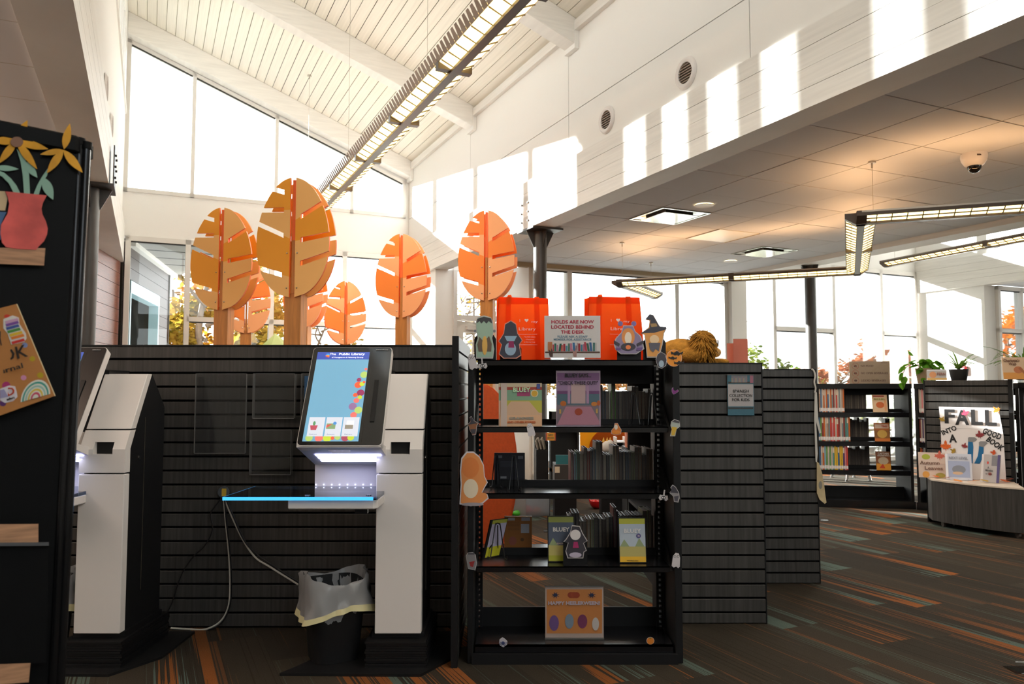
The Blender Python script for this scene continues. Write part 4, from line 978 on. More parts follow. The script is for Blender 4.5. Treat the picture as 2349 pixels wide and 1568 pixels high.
bk('b', 1088, 1138, 768, YC + .02, 'black bookend behind the green-topped cut-out')
card('card_cutout', 'dark caped card cut-out with a purple bow in front of the left orange bag', 'cutout',
     [(1155, 822), (1185, 822), (1196, 815), (1192, 790), (1199, 780), (1188, 764), (1184, 742), (1172, 734), (1158, 742), (1155, 764), (1143, 782), (1150, 790), (1144, 812)], YC, '#3a3a48',
     [([(1157, 770), (1186, 770), (1180, 782), (1163, 782)], '#8fb0c8', 'pale_collar'), (ell(1171, 800, 13, 15), '#93acc4', 'blue_front'), ([(1167, 782), (1178, 782), (1180, 797), (1166, 797)], '#8a2458', 'purple_bow')], group=GR, border='#d8907c')
bk('b', 1147, 1196, 790, YC + .02, 'black bookend behind the dark caped cut-out')
card('card_cutout', 'orange and cream card cut-out with purple striped wings in front of the right bag', 'cutout',
     [(1424, 812), (1460, 812), (1478, 800), (1475, 785), (1470, 770), (1458, 760), (1452, 746), (1430, 746), (1425, 762), (1412, 776), (1408, 790), (1412, 802)], YC, '#8b7fa0',
     [(ell(1441, 772, 15, 20), '#d98d4c', 'orange_top'), (ell(1441, 775, 8, 14), '#e9dccb', 'cream_patch'), (ell(1441, 795, 17, 9), '#3c3844', 'dark_belt'), (ell(1441, 796, 6, 5), '#e8824a', 'orange_dot'),
      ([(1408, 780), (1422, 788), (1420, 794), (1408, 788)], '#3c3844', 'wing_stripe'), ([(1412, 797), (1424, 798), (1424, 803), (1414, 803)], '#6a4f8a', 'wing_stripe'), ([(1460, 788), (1476, 780), (1477, 786), (1462, 794)], '#3c3844', 'wing_stripe'), ([(1460, 798), (1474, 796), (1472, 803), (1460, 803)], '#6a4f8a', 'wing_stripe')], group=GR)
for x in (1423, 1454): card('paper_pompom', 'small purple paper ball above the striped-wing cut-out, %s one' % ('left' if x < 1430 else 'right'), 'cutout', ell(x, 742, 6, 6, 14), YC + .003, '#7a6aa4', group='purple paper balls')
bk('b', 1415, 1470, 770, YC + .025, 'black bookend behind the striped-wing cut-out')
card('card_cutout', 'tall witch-hat card cut-out over orange hair and a grey dress at the right end', 'cutout',
     [(1484, 820), (1512, 820), (1520, 790), (1524, 764), (1530, 752), (1514, 748), (1499, 722), (1490, 720), (1480, 732), (1490, 734), (1488, 750), (1470, 764), (1478, 768), (1482, 796)], YC, '#d99a52',
     [([(1470, 764), (1490, 752), (1492, 734), (1481, 732), (1491, 721), (1498, 723), (1512, 748), (1529, 750), (1526, 756), (1500, 763)], '#3d3e4c', 'hat'), ([(1492, 742), (1505, 741), (1508, 748), (1494, 750)], '#a98a5c', 'hat_band'), (ell(1501, 778, 11, 10), '#e4c7a0', 'cream_patch'), ([(1488, 786), (1515, 786), (1511, 806), (1504, 800), (1498, 808), (1491, 801)], '#5a5a66', 'grey_dress')], group=GR)
bk('b', 1475, 1527, 775, YC + .02, 'black bookend behind the witch-hat cut-out')

# ================================================================ stickers taped along the frame
def st(lab, outline, Y, col, layers=(), border='#c9c4c6'): return card('paper_sticker', lab, 'sticker', outline, Y, col, layers, group='holiday stickers on the bookcase frame', border=border, tdepth=.001)
GH = lambda x, y, s, r=0: [(x + s*(a*math.cos(R(r)) - b*math.sin(R(r))), y + s*(a*math.sin(R(r)) + b*math.cos(R(r)))) for a, b in ((-8, 14), (-3, 17), (2, 14), (7, 17), (10, 13), (8, -6), (4, -15), (-3, -16), (-8, -8))]
GX = lambda x, y, dx, dy, s, r: (x + s*(dx*math.cos(R(r)) - dy*math.sin(R(r))), y + s*(dx*math.sin(R(r)) + dy*math.cos(R(r))))
def ghost(lab, x, y, s, r, Y): return st(lab, GH(x, y, s, r), Y, '#c9c4c8', [(ell(*GX(x, y, -4, -8, s, r), 2.6*s, n=10), '#4a4a50', 'eye_ring'), (ell(*GX(x, y, 3, -9, s, r), 2.6*s, n=10), '#4a4a50', 'eye_ring'), (ell(*GX(x, y, -4, -8, s, r), 1.7*s, n=8), '#e4e0e2', 'eye'), (ell(*GX(x, y, 3, -9, s, r), 1.7*s, n=8), '#e4e0e2', 'eye')])
ghost('pale ghost sticker at the top left corner of the bookcase frame', 1083, 829, 1.1, -12, 3.645)
ghost('pale ghost sticker on the front edge of the second shelf under the square picture book', 1217, 985, .95, -10, 3.685)
ghost('white ghost sticker at the right end of the fourth shelf', 1551, 1284, 1.05, 8, 3.645)
def spider(lab, x, y, r, Y):
    p = lambda dx, dy: GX(x, y, dx, dy, 1, r)
    return st(lab, [p(*q) for q in ((-11, 2), (-9, -6), (-2, -5), (-1.5, -18), (1.5, -18), (2, -5), (9, -6), (11, 2), (7, 7), (0, 4), (-7, 7))], Y, '#b9b5b8', [([p(*q) for q in ell(0, 0, 5, 4.4, 14)], '#2a2a2e', 'spider_body'), ([p(*q) for q in ell(-2, 0, 1.6, n=8)], '#e4e0e2', 'eye'), ([p(*q) for q in ell(2, 0, 1.6, n=8)], '#e4e0e2', 'eye')])
spider('hanging spider sticker at the left end of the bookcase top', 1107, 839, -6, 3.684)
spider('hanging spider sticker at the right end of the middle shelf', 1522, 1141, 8, 3.684)
st('blue spider sticker on the bottom front edge of the bookcase, left end', [(1147, 1480), (1155, 1484), (1163, 1478), (1164, 1470), (1159, 1465), (1153, 1461), (1151, 1462), (1146, 1466), (1145, 1474)], 3.66, '#b5b2ba',
   [(ell(1154, 1474, 4, n=12), '#34406e', 'spider_body')] + [([(1154, 1474), (1154 + 9*math.cos(R(a)), 1474 + 8*math.sin(R(a))), (1154 + 9*math.cos(R(a + 8)), 1474 + 8*math.sin(R(a + 8)))], '#34406e', 'spider_leg') for a in (10, 35, 60, 120, 145, 170, 200, 340)])
st('orange pumpkin sticker on the bottom front edge of the bookcase, right end', ell(1492, 1469, 9, 8.5), 3.66, '#d07a24', [([(1489, 1461), (1494, 1461), (1493, 1464), (1490, 1464)], '#6a7a3a', 'stem')])
st('witch-hat sticker low on the left upright beside the second shelf', [(1077, 985), (1084, 998), (1092, 996), (1094, 976), (1098, 970), (1087, 964), (1081, 954), (1077, 957), (1079, 966), (1072, 974), (1076, 978)], 3.645, '#8a5a3c', [([(1073, 974), (1080, 967), (1078, 957), (1082, 956), (1088, 966), (1096, 970)], '#3f3d46', 'hat'), ([(1079, 984), (1092, 984), (1090, 994), (1082, 994)], '#3f3d46', 'dress')])
st('grey and red sticker low on the left upright beside the fourth shelf', [(1074, 1304), (1090, 1307), (1094, 1292), (1091, 1272), (1085, 1266), (1073, 1267), (1069, 1274), (1071, 1288)], 3.645, '#7f7c80', [([(1076, 1288), (1089, 1286), (1085, 1300), (1079, 1298)], '#8f2a2a', 'red_vest'), ([(1072, 1271), (1089, 1271), (1088, 1267), (1074, 1267)], '#4a484e', 'dark_fringe')])
st('green and yellow sticker on the right upright beside the second shelf', [(1537, 1000), (1549, 1000), (1552, 984), (1560, 978), (1559, 965), (1547, 961), (1540, 966), (1538, 976), (1541, 984)], 3.645, '#a7b0aa', [([(1541, 978), (1553, 980), (1547, 998), (1540, 998)], '#c9a43a', 'yellow_front'), ([(1541, 967), (1547, 962), (1559, 966), (1558, 970)], '#4a484e', 'dark_fringe')])
st('witch-hat sticker on the right upright beside the middle shelf', [(1546, 1150), (1556, 1152), (1559, 1142), (1558, 1130), (1550, 1116), (1543, 1111), (1538, 1118), (1541, 1122), (1536, 1130), (1544, 1138)], 3.645, '#8d898c', [([(1537, 1129), (1541, 1121), (1540, 1117), (1543, 1113), (1549, 1117), (1557, 1131)], '#3a3843', 'hat'), ([(1546, 1138), (1557, 1136), (1554, 1149), (1548, 1148)], '#4a4853', 'dress')])
st('small purple crescent sticker on the right upright', [(1541, 898), (1544, 904), (1549, 903), (1557, 897), (1555, 893), (1549, 896), (1545, 894), (1544, 888), (1541, 891)], 3.645, '#7a2f7c')
st('dark caped sticker at the top right corner of the bookcase', [(1506, 832), (1510, 842), (1518, 845), (1528, 838), (1530, 825), (1526, 812), (1516, 806), (1508, 812), (1504, 824)], 3.648, '#3f3d48', [(ell(1517, 834, 6, 8), '#9fb2c4', 'blue_front')])
mo = st('orange moon sticker with three black bats at the top right corner', ell(1546, 821, 18.5, 19.5, 28), 3.65, '#eb9430', border='#d9a890')
def bat(x, y, s, r): return [GX(x, y, a, b, s, r) for a, b in ((-16, -3), (-9, 0), (-4, -2), (-2, -6), (0, -3), (2, -6), (4, -2), (9, -1), (16, -5), (14, 3), (9, 2), (5, 7), (0, 4), (-5, 7), (-9, 3), (-14, 5))]
for x, y, s, r in ((1553, 809, .9, 4), (1543, 820, .62, 8), (1558, 831, .75, 2)): flat(px(bat(x, y, s, r), 3.647), 3.647, m_ink, mo, 'bat')
st('orange ring-shaped sticker on the second shelf edge right of the purple poster', [(1402, 994), (1412, 998), (1424, 995), (1426, 986), (1420, 976), (1417, 970), (1410, 970), (1408, 980), (1402, 987)], 3.684, '#c9742e', [(ell(1413, 979, 4, 6), '#d8cdbf', 'pale_patch'), (ell(1413, 991, 10, 4.5), '#d9832a', 'ring')])
big = card('card_cutout', 'large orange and cream pear-shaped card taped to the left side of the bookcase', 'cutout',
     [(1054, 1156), (1080, 1161), (1108, 1154), (1121, 1143), (1118, 1133), (1106, 1130), (1112, 1118), (1119, 1106), (1112, 1092), (1110, 1066), (1100, 1046), (1086, 1035), (1070, 1035), (1058, 1050), (1055, 1080), (1057, 1110), (1055, 1135)], 3.64, '#dd8f52',
     [(ell(1080, 1120, 17, 22), '#e5d6bd', 'cream_patch'), (ell(1079, 1072, 20, 24), '#d97f40', 'deep_orange_patch'), (ell(1084, 1156, 26, 4), '#9a949c', 'grey_ground')], border='#d3cdd6')

# ================================================================ faced-out items on the shelves
def panel(name, lab, cat, c, Y, col, t=.012, lean=0, group=None, zfoot=None, edge=None):
    """upright rectangle from pixel corners (x0,y0)-(x1,y1); returns thing and a pixel->point mapper"""
    a, b = at(c[0], c[3], Y), at(c[2], c[1], Y); zb = a.z if zfoot is None else zfoot
    e = TH(name, lab, cat, ((a.x + b.x)/2, Y, zb), group)
    MB().box(a.x, b.x, Y, Y + t, zb, b.z).build('board', M((edge or 'board_') + col[1:], col, .4, spec=.5), e)
    return e
def lay(e, pts, Y, c, nm, k=1): return flat(px(pts, Y), Y - .0003*k, M('print_' + c[1:], c, .6), e, nm, .0003)
q4 = lambda a, b, c, d: [(a, d), (c, d), (c, b), (a, b)]
Y = 3.75
pb = panel('picture_book', 'square peach picture book with mint title faced out on the second shelf', 'book', (1144, 878, 1243, 977), Y, '#d8b49a', .012, zfoot=1.079)
for k, (pts, c, nm) in enumerate([(q4(1144, 878, 1243, 888), '#d3c3a6', 'house_wall'), (q4(1144, 887, 1243, 894), '#a8483c', 'roof_band'), (q4(1144, 894, 1243, 918), '#7fa58a', 'hedge'), (q4(1186, 894, 1216, 908), '#9c3f6a', 'door_steps'), (q4(1150, 918, 1243, 946), '#b8b44a', 'lawn'),
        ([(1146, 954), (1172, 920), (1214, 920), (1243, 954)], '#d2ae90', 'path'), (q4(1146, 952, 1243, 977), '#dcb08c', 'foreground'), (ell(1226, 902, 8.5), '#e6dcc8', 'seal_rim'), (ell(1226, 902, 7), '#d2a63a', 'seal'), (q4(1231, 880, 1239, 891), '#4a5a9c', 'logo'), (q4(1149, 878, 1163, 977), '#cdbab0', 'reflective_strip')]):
    lay(pb, pts, Y, c, nm, k + 1)
P_ = lambda u, v, d=.005: at(u, v, Y - d)
wtext('BLUEY', P_(1196, 894), .021, M('mint_print', '#c9eec4', .5), pb, .083, bold=.03)
wtext('GRANNIES', P_(1196, 959), .013, M('silver_print', '#b9b8b0', .3, .6), pb, .118, bold=.03)
wtext('AND OTHER STORIES', P_(1196, 968), .0095, M('rust_print', '#c25a1e', .5), pb, .137, bold=.03)
Y = 3.74
po = panel('poster_stand', 'purple poster in an acrylic stand on the second shelf', 'sign', (1276, 850, 1377, 976), Y, '#b99fb4', .003, zfoot=1.079)
for k, (pts, c, nm) in enumerate([(q4(1278, 855, 1375, 872), '#8d5f90', 'dusk_band'), (q4(1278, 872, 1375, 896), '#b08fb8', 'house_wall'), (q4(1278, 896, 1375, 904), '#7d4a80', 'roof_band'), (q4(1278, 903, 1375, 936), '#56788a', 'bushes'), (q4(1302, 873, 1308, 925), '#c29ac0', 'porch_post'), (q4(1345, 873, 1351, 925), '#c29ac0', 'porch_post'), (q4(1310, 880, 1343, 925), '#d9b8b8', 'doorway'),
        (q4(1278, 928, 1375, 974), '#8c7f8c', 'ground'), ([(1278, 974), (1298, 932), (1356, 932), (1375, 966), (1375, 974)], '#c98aa0', 'pink_path'), (ell(1292, 925, 7, 6), '#d9772a', 'pumpkin'), (ell(1363, 926, 7, 5), '#e08a34', 'pumpkin'), (ell(1373, 924, 4, 6), '#c9652a', 'pumpkin'), (q4(1283, 938, 1287, 948), '#e0b05a', 'lantern'), (q4(1367, 937, 1371, 947), '#e0b05a', 'lantern'), (ell(1327, 944, 9, 8), '#b8492a', 'pumpkin')]):
    lay(po, pts, Y, c, nm, k + 1)
MB().box(at(1275, 976, Y - .009).x, at(1378, 976, Y - .009).x, Y - .009, Y - .0075, 1.079, at(1276, 849, Y).z).build('acrylic_front', m_acr, po)
wtext('BLUEY SAYS...', at(1326, 861, Y - .0065), .018, m_ink, po, .125, bold=.025); wtext('"CHECK THESE OUT!"', at(1326, 878, Y - .0065), .018, M('plum_print', '#4a3a50', .6), po, .19, bold=.02)
Y = 3.78
ho = panel('poster_stand', 'orange Halloween sign in an acrylic stand on the bottom shelf', 'sign', (1251, 1345, 1384, 1458), 3.75, '#cdb9b0', .003, zfoot=.083); Y = 3.75
for k, (pts, c, nm) in enumerate([(q4(1254, 1351, 1381, 1452), '#e0914e', 'orange_sheet'), (ell(1310, 1364, 8, 7), '#b0482c', 'pumpkin'), (ell(1316, 1364, 8, 7), '#b8502c', 'pumpkin'), (ell(1322, 1364, 8, 7), '#b0482c', 'pumpkin'), (ell(1274, 1364, 5, 4), '#3a4468', 'spider'), (ell(1357, 1364, 5, 4), '#3a4468', 'spider'),
        (ell(1271, 1428, 11, 18), '#7d5a9c', 'purple_patch'), (ell(1306, 1424, 10, 17), '#8fa3b8', 'blue_patch'), (ell(1336, 1424, 11, 16), '#8a3f6a', 'plum_patch'), (ell(1366, 1430, 8, 15), '#e4dcd8', 'white_patch')]): lay(ho, pts, Y, c, nm, k + 1)
for sx_ in (1274, 1357):
    for a in range(0, 360, 45): lay(ho, [(sx_, 1364), (sx_ + 9*math.cos(R(a + 20)), 1364 + 7*math.sin(R(a + 20))), (sx_ + 9*math.cos(R(a + 32)), 1364 + 7*math.sin(R(a + 32)))], Y, '#3a4468', 'spider_leg', 12)
a, b = at(1250, 1459, Y - .009), at(1385, 1344, Y - .009)
MB().box(a.x, b.x, Y - .009, Y - .0075, .083, b.z).build('acrylic_front', m_acr, ho); MB().box(a.x, b.x, Y - .009, Y + .06, .082, .088).build('acrylic_foot', m_acre, ho); MB().box(a.x, b.x, Y - .009, Y + .003, b.z - .004, b.z).build('acrylic_top', m_acre, ho)
wtext('HAPPY HEELERWEEN!', at(1317, 1383, Y - .0065), .016, M('lilac_print', '#ddd3e4', .5), ho, .245, bold=.035)

def dvd(lab, c, Y, band, sky, base, title, tcol, zf):
    e = TH('dvd_case', lab, 'dvd', (at((c[0] + c[2])/2, c[3], Y).x, Y, zf)); B = BASE[e.name]
    a, b = at(c[0], c[3], Y), at(c[2], c[1], Y); e.rotation_euler = (R(-8), 0, 0)
    h = b.z - zf; w = b.x - a.x; mk = lambda x0, x1, y0, y1, z0, z1: MB().box(x0 - w/2, x1 - w/2, y0, y1, z0, z1)
    Z = Vector((0, 0, 0))
    mk(0, w, 0, .015, 0, h).build('case', m_black, e, Z)
    for x0, x1, z0, z1, c_, nm in ((.004, w - .003, .004, h*.14, base, 'ground_band'), (.004, w - .003, h*.14, h*.36, '#b0a560', 'field_band'), (.004, w - .003, h*.36, h*.86, sky, 'sky_band'), (.004, w - .003, h*.86, h - .004, band, 'top_band')):
        mk(x0, x1, -.0006, 0, z0, z1).build(nm, M('print_' + c_[1:], c_, .35, spec=.5), e, Z)
    for x0, pk in ((.2, .52), (.75, .55)): MB().prism([(w*(x0 - .2) - w/2 + .006, h*.36), (w*(x0 + .2) - w/2 - .002, h*.36), (w*x0 - w/2, h*pk)], 'y', -.0012, -.0006).build('printed_hill', M('print_hill', '#8a9a70', .4), e, Z)
    o = text(title, .026, M('print_' + tcol[1:], tcol, .5), e, (0, -.003, h*.7), bold=.03); FIT.append((o, w*.62))
    return e
d1 = dvd('olive and navy disc case standing behind the black bookend on the fourth shelf', (1257, 1184, 1318, 1273), 3.78, '#8a8f3e', '#4a5468', '#a0a22e', 'BLUEY', '#d8d4d0', .432)
FIT.append((text('SEASON 1', .011, m_print, d1, (.0, -.003, .085)), .04))
d2 = dvd('bright yellow disc case leaning on a wire stand at the right of the fourth shelf', (1421, 1188, 1483, 1276), 3.76, '#b5b52a', '#aebac8', '#e2b01e', 'BLUEY', '#e2dfe0', .432)
MB().cyl((.03, -.002, .125), (.03, -.003, .125), .011, n=16).build('badge', M('navy_badge', '#4a4480', .5), d2, Vector((0, 0, 0)))
FIT.append((text('26', .011, m_print, d2, (.03, -.005, .125)), .01)); FIT.append((text('THE FIRST HALF...', .008, m_ink, d2, (0, -.003, .01)), .06))
card('card_cutout', 'black and white caped card cut-out with magenta bow standing on the fourth shelf', 'cutout',
     [(1302, 1280), (1338, 1280), (1340, 1266), (1346, 1262), (1339, 1245), (1348, 1240), (1337, 1222), (1330, 1206), (1312, 1204), (1308, 1220), (1298, 1236), (1292, 1242), (1303, 1244), (1297, 1264)], 3.72, '#34323c',
     [(ell(1320, 1226, 12, 12), '#d6d1d2', 'white_patch'), (ell(1320, 1272, 14, 6), '#b9b0c4', 'pale_ground'), ([(1316, 1242), (1325, 1242), (1328, 1256), (1314, 1256)], '#a02a62', 'magenta_bow')])
e = TH('bookend', 'black bookend holding the caped cut-out on the fourth shelf', 'bookend', (at(1318, 1290, 3.73).x, 3.73, .43)); a, b = at(1292, 1288, 3.73), at(1347, 1240, 3.73)
MB().box(a.x, b.x, 3.728, 3.73, .431, b.z).build('plate', m_black, e); MB().box(a.x, b.x, 3.70, 3.79, .4305, .4325).build('foot', m_black, e)
# wire easels and what leans on them
def easel(lab, x0, x1, top, bot, Y, spread=.09):
    e = TH('wire_easel', lab, 'easel', (at((x0 + x1)/2, bot, Y).x, Y, at(x0, bot, Y).z), 'black wire book easels')
    a, b = at(x0, bot, Y), at(x1, bot, Y); t = at((x0 + x1)/2, top, Y); w = b.x - a.x; z0 = a.z + .002
    loop = [(a.x, Y, z0)] + [(t.x - w*.18 + w*.36*i/6, Y + spread*.35, t.z - .012 + .012*math.sin(math.pi*i/6)) for i in range(7)] + [(b.x, Y, z0)]
    MB().tube(smooth(loop, 3), .0028, 6).build('front_loop', m_wire, e, smooth=60)
    MB().tube([(t.x, Y + spread*.35, t.z - .01), (t.x, Y + spread, z0)], .0028).build('rear_leg', m_wire, e)
    MB().tube([(a.x, Y, z0), (a.x - .01, Y - .05, z0 + .002), (a.x - .01, Y - .05, z0 + .018)], .0026).tube([(b.x, Y, z0), (b.x + .01, Y - .05, z0 + .002), (b.x + .01, Y - .05, z0 + .018)], .0026).build('foot', m_wire, e)
easel('wire easel in front of the dark row on the second shelf', 1443, 1468, 901, 974, 3.8); easel('wire easel by the right upright on the second shelf', 1487, 1507, 901, 974, 3.8)
easel('empty wire easel loop at the left of the middle shelf', 1128, 1148, 1043, 1116, 3.86); easel('second wire easel loop on the middle shelf, before the dark faced-away book', 1168, 1190, 1046, 1124, 3.8)
easel('wire easel before the yellow and lilac disc case on the fourth shelf', 1125, 1158, 1202, 1280, 3.72)
bk_ = panel('book', 'black picture book seen from behind on the middle shelf', 'book', (1134, 1038, 1204, 1098), 3.99, '#1d1e2a', .012, zfoot=.77)
lay(bk_, q4(1142, 1044, 1152, 1050), 3.99, '#6d6d78', 'sticker'); lay(bk_, q4(1188, 1045, 1200, 1052), 3.99, '#6d6d78', 'sticker'); lay(bk_, q4(1148, 1092, 1162, 1097), 3.99, '#8a8a92', 'barcode')
for i in range(5): lay(bk_, q4(1148, 1058 + 2.6*i, 1182 - 3*(i % 2), 1058.8 + 2.6*i), 3.99, '#4a4a58', 'blurb_line')
b2 = panel('book', 'orange-brown picture book seen from behind on the fourth shelf', 'book', (1157, 1184, 1220, 1251), 3.99, '#8a5420', .018, zfoot=.432)
lay(b2, q4(1163, 1187, 1181, 1193), 3.99, '#a8a6a8', 'sticker'); lay(b2, q4(1196, 1186, 1216, 1194), 3.99, '#8f8d94', 'sticker'); lay(b2, q4(1195, 1201, 1214, 1222), 3.99, '#9a98a0', 'label'); lay(b2, ell(1176, 1240, 9, 10), 3.99, '#8a4a3c', 'printed_shape'); lay(b2, ell(1198, 1237, 4), 3.99, '#5a3a1a', 'printed_shape')
for i in range(6): lay(b2, q4(1165, 1198 + 3.2*i, 1192, 1198.7 + 3.2*i), 3.99, '#5a3a1a', 'blurb_line')
dv = TH('dvd_case', 'tilted disc case with lilac and yellow cover behind the wire easel', 'dvd', (at(1135, 1280, 3.76).x, 3.76, .432))
o4 = [at(u, v, Yq) for u, v, Yq in ((1108, 1281, 3.72), (1145, 1274, 3.8), (1166, 1187, 3.86), (1127, 1192, 3.78))]; nrm = (o4[1] - o4[0]).cross(o4[3] - o4[0]).normalized()*.008
MB().hexa(o4 + [p - nrm for p in o4]).build('case', m_black, dv)
il = lambda f, g: o4[0].lerp(o4[1], f).lerp(o4[3].lerp(o4[2], f), g) + nrm*.1
for g0, g1, c, nm in ((.02, .28, '#b9b52e', 'ground_band'), (.28, .88, '#a9a4bc', 'sky_band'), (.88, .98, '#9a9c3a', 'top_band')): MB().add([il(.1, g0), il(.97, g0), il(.97, g1), il(.1, g1)], [(0, 1, 2, 3)]).build(nm, M('print_' + c[1:], c, .4), dv)

# ================================================================ sign on the slatted range end
sp = TH('sign_holder', 'clear holder with the Spanish collection sign on the slatted range end', 'sign', (at(1700, 950, 4.25).x, 4.255, at(1700, 950, 4.25).z)); Y = 4.25
zz = lambda x, y: at(1640 + x/14.26, 850 + y/14.26, Y - .002)
def zq(x0, y0, x1, y1, c, nm, k): a, b = zz(x0, y1), zz(x1, y0); MB().box(a.x, b.x, Y - .0004*k, Y - .0004*k + .0003, a.z, b.z).build(nm, M('print_' + c[1:], c, .5), sp)
a, b = zz(430, 1455), zz(1265, 140)
MB().box(a.x, b.x, Y, Y + .004, a.z, b.z).build('card', M('teal_card', '#39758a', .5), sp)
zq(440, 440, 1255, 1165, '#c9c2c2', 'white_sheet', 2); zq(440, 360, 1255, 410, '#3a3634', 'dark_stripe', 1); zq(440, 1195, 1255, 1250, '#3a3634', 'dark_stripe', 1)
zq(1150, 150, 1255, 395, '#b06a80', 'pink_corner', 2); zq(540, 150, 1060, 380, '#8a8a92', 'photo_strip', 2)
for i in range(12): zq(550 + 43*i, 240 - 25*(i % 3), 575 + 43*i, 380, ('#b9a88c', '#8d949c', '#a0848c')[i % 3], 'photo_streak', 3)
for s, y, w in (('SPANISH', 668, 520), ('COLLECTION', 810, 740), ('FOR KIDS', 950, 565)): wtext(s, zz(845, y) - Vector((0, .002, 0)), 95/14.26*Y/FPX, m_ink, sp, w/14.26*Y/FPX)
MB().box(a.x - .004, b.x + .002, Y - .006, Y - .0045, a.z, b.z + .002).build('acrylic_front', m_acr, sp); MB().box(a.x - .004, b.x, Y - .006, Y + .006, b.z, b.z + .003).build('acrylic_lip', m_acre, sp)
# ================================================================ craft display close to the camera on the left
m_disp = M('satin_black_display', '#0a0a0b', .55, spec=.12)
YL = lambda u: 1.45 + .08*u/205
def LP(u, v, off=0): return at(u, v, YL(u) - off)
cdp = TH('display_unit', 'tall glossy black display unit close on the left, decorated with paper cut-outs', 'display', (-1.0, 1.5, .3))
def slab(par, name, pts, o0, o1, mat):
    n = len(pts); return MB().add([LP(u, v, o0) for u, v in pts] + [LP(u, v, o1) for u, v in pts], [list(range(n)), list(range(2*n - 1, n - 1, -1))] + [(i, n + i, n + (i + 1) % n, (i + 1) % n) for i in range(n)]).build(name, mat, par)
def vslab(par, u, zt, zb, ub, w, name, mat, d0=0, d1=.06):
    """upright bar whose top sits at pixel u and whose foot leans to pixel ub"""
    t_, b_ = LP(u, 320), LP(ub, 1500)
    return MB().hexa([(b_.x, b_.y - d0, zb), (b_.x + w, b_.y - d0, zb), (b_.x + w, b_.y + d1, zb), (b_.x, b_.y + d1, zb), (t_.x, t_.y - d0, zt), (t_.x + w, t_.y - d0, zt), (t_.x + w, t_.y + d1, zt), (t_.x, t_.y + d1, zt)]).build(name, mat, par, bev=.004)
tz = LP(100, 300).z; L0, R0, R1 = LP(-260, 280), LP(186, 312), LP(118, 1500)
MB().hexa([(L0.x, L0.y, .0), (R1.x - .012, R1.y, .0), (R1.x - .012, R1.y + .04, .0), (L0.x, L0.y + .04, .0), (L0.x, L0.y, tz + .01), (R0.x, R0.y, tz - .006), (R0.x, R0.y + .04, tz - .006), (L0.x, L0.y + .04, tz + .01)]).build('board', m_disp, cdp)
MB().hexa([(L0.x, L0.y - .012, tz - .022), (R0.x, R0.y - .012, tz - .036), (R0.x, R0.y + .05, tz - .036), (L0.x, L0.y + .05, tz - .022), (L0.x, L0.y - .012, tz + .012), (R0.x, R0.y - .012, tz - .002), (R0.x, R0.y + .05, tz - .002), (L0.x, L0.y + .05, tz + .012)]).build('top_cap', m_disp, cdp, bev=.004)
for k, (u, ub) in enumerate(((176, 112), (192, 128))):
    t_, b_ = LP(u, 320), LP(ub, 1500)
    MB().cyl((b_.x, b_.y, 0), (t_.x, t_.y + .01, tz - .012 - .006*k), .0085, n=16).build('round_post', M('black_chrome_post', '#2a2a2c', .18, .7), cdp, smooth=40)
    MB().cyl((t_.x, t_.y + .01, tz - .016 - .006*k), (t_.x, t_.y + .01, tz - .002 - .006*k), .011, n=16).build('post_cap', m_disp, cdp, smooth=40)
slab(cdp, 'ledge', [(-260, 1246), (112, 1243), (112, 1251), (-260, 1254)], .0, .03, M('grey_ledge', '#55565a', .3))
slab(cdp, 'drawer_front', [(-260, 1256), (112, 1252), (106, 1520), (-260, 1530)], .0, .018, m_disp)
MB().box(LP(28, 1380).x, LP(44, 1380).x, LP(30, 1380).y - .024, LP(30, 1380).y - .0185, LP(30, 1381).z, LP(30, 1379).z).build('label_slot', m_chrome, cdp)
def cut(name, lab, cat, pts, col, off, par=None, group=None, mat=None, name2='paper'):
    P = [LP(u, v, off) for u, v in pts]; c = sum(P, Vector())/len(P)
    t = par or TH(name, lab, cat, c, group)
    slab(t, name2, pts, off - .0012, off, mat or M('paper_' + col[1:], col, .75)); return t
m_vase = M('watercolour_pink_paper', '#e0605a', .75, noise=(14, .3, (1, 1, 1)))
S_ = lambda x, y: (x/4.3545, 260 + y/4.3545)
petm = M('watercolour_yellow_paper', '#d99a22', .75, noise=(16, .25)); stemm = M('mint_paper', '#8fb3a0', .75); petm2 = M('watercolour_amber_paper', '#e0a02c', .75, noise=(16, .3))
def petal(c, tip, w, n=7):
    (x0, y0), (x1, y1) = c, tip; dx, dy = x1 - x0, y1 - y0; L = math.hypot(dx, dy); px_, py_ = -dy/L, dx/L; A = []; B = []
    for i in range(n + 1):
        f = i/n; h = w*math.sin(math.pi*min(1, f*.98 + .01))**.85*(1.15 - .4*f); A.append(S_(x0 + dx*f + px_*h, y0 + dy*f + py_*h)); B.append(S_(x0 + dx*f - px_*h, y0 + dy*f - py_*h))
    return A + B[::-1]
f1 = cut('paper_flower', 'large yellow paper flower with a brown centre at the top left of the black display', 'paper flower', petal((165, 270), (275, 68), 46), '', .012, mat=petm, group='paper flowers on the black display', name2='petal')
for tip in ((480, 355), (370, 555), (-15, 500), (-90, 270), (-60, 60)): cut('', '', '', petal((165, 275), tip, 42), '', .012, f1, mat=petm, name2='petal')
cut('', '', '', [S_(*p) for p in ell(168, 284, 64, 52)], '#8a6450', .014, f1, name2='flower_centre')
cut('', '', '', [S_(*p) for p in ((165, 350), (205, 395), (255, 460), (290, 600), (300, 805), (240, 805), (228, 620), (205, 480))], '', .009, f1, mat=stemm, name2='stem')
cut('', '', '', petal((250, 480), (372, 640), 40), '', .0095, f1, mat=stemm, name2='leaf')
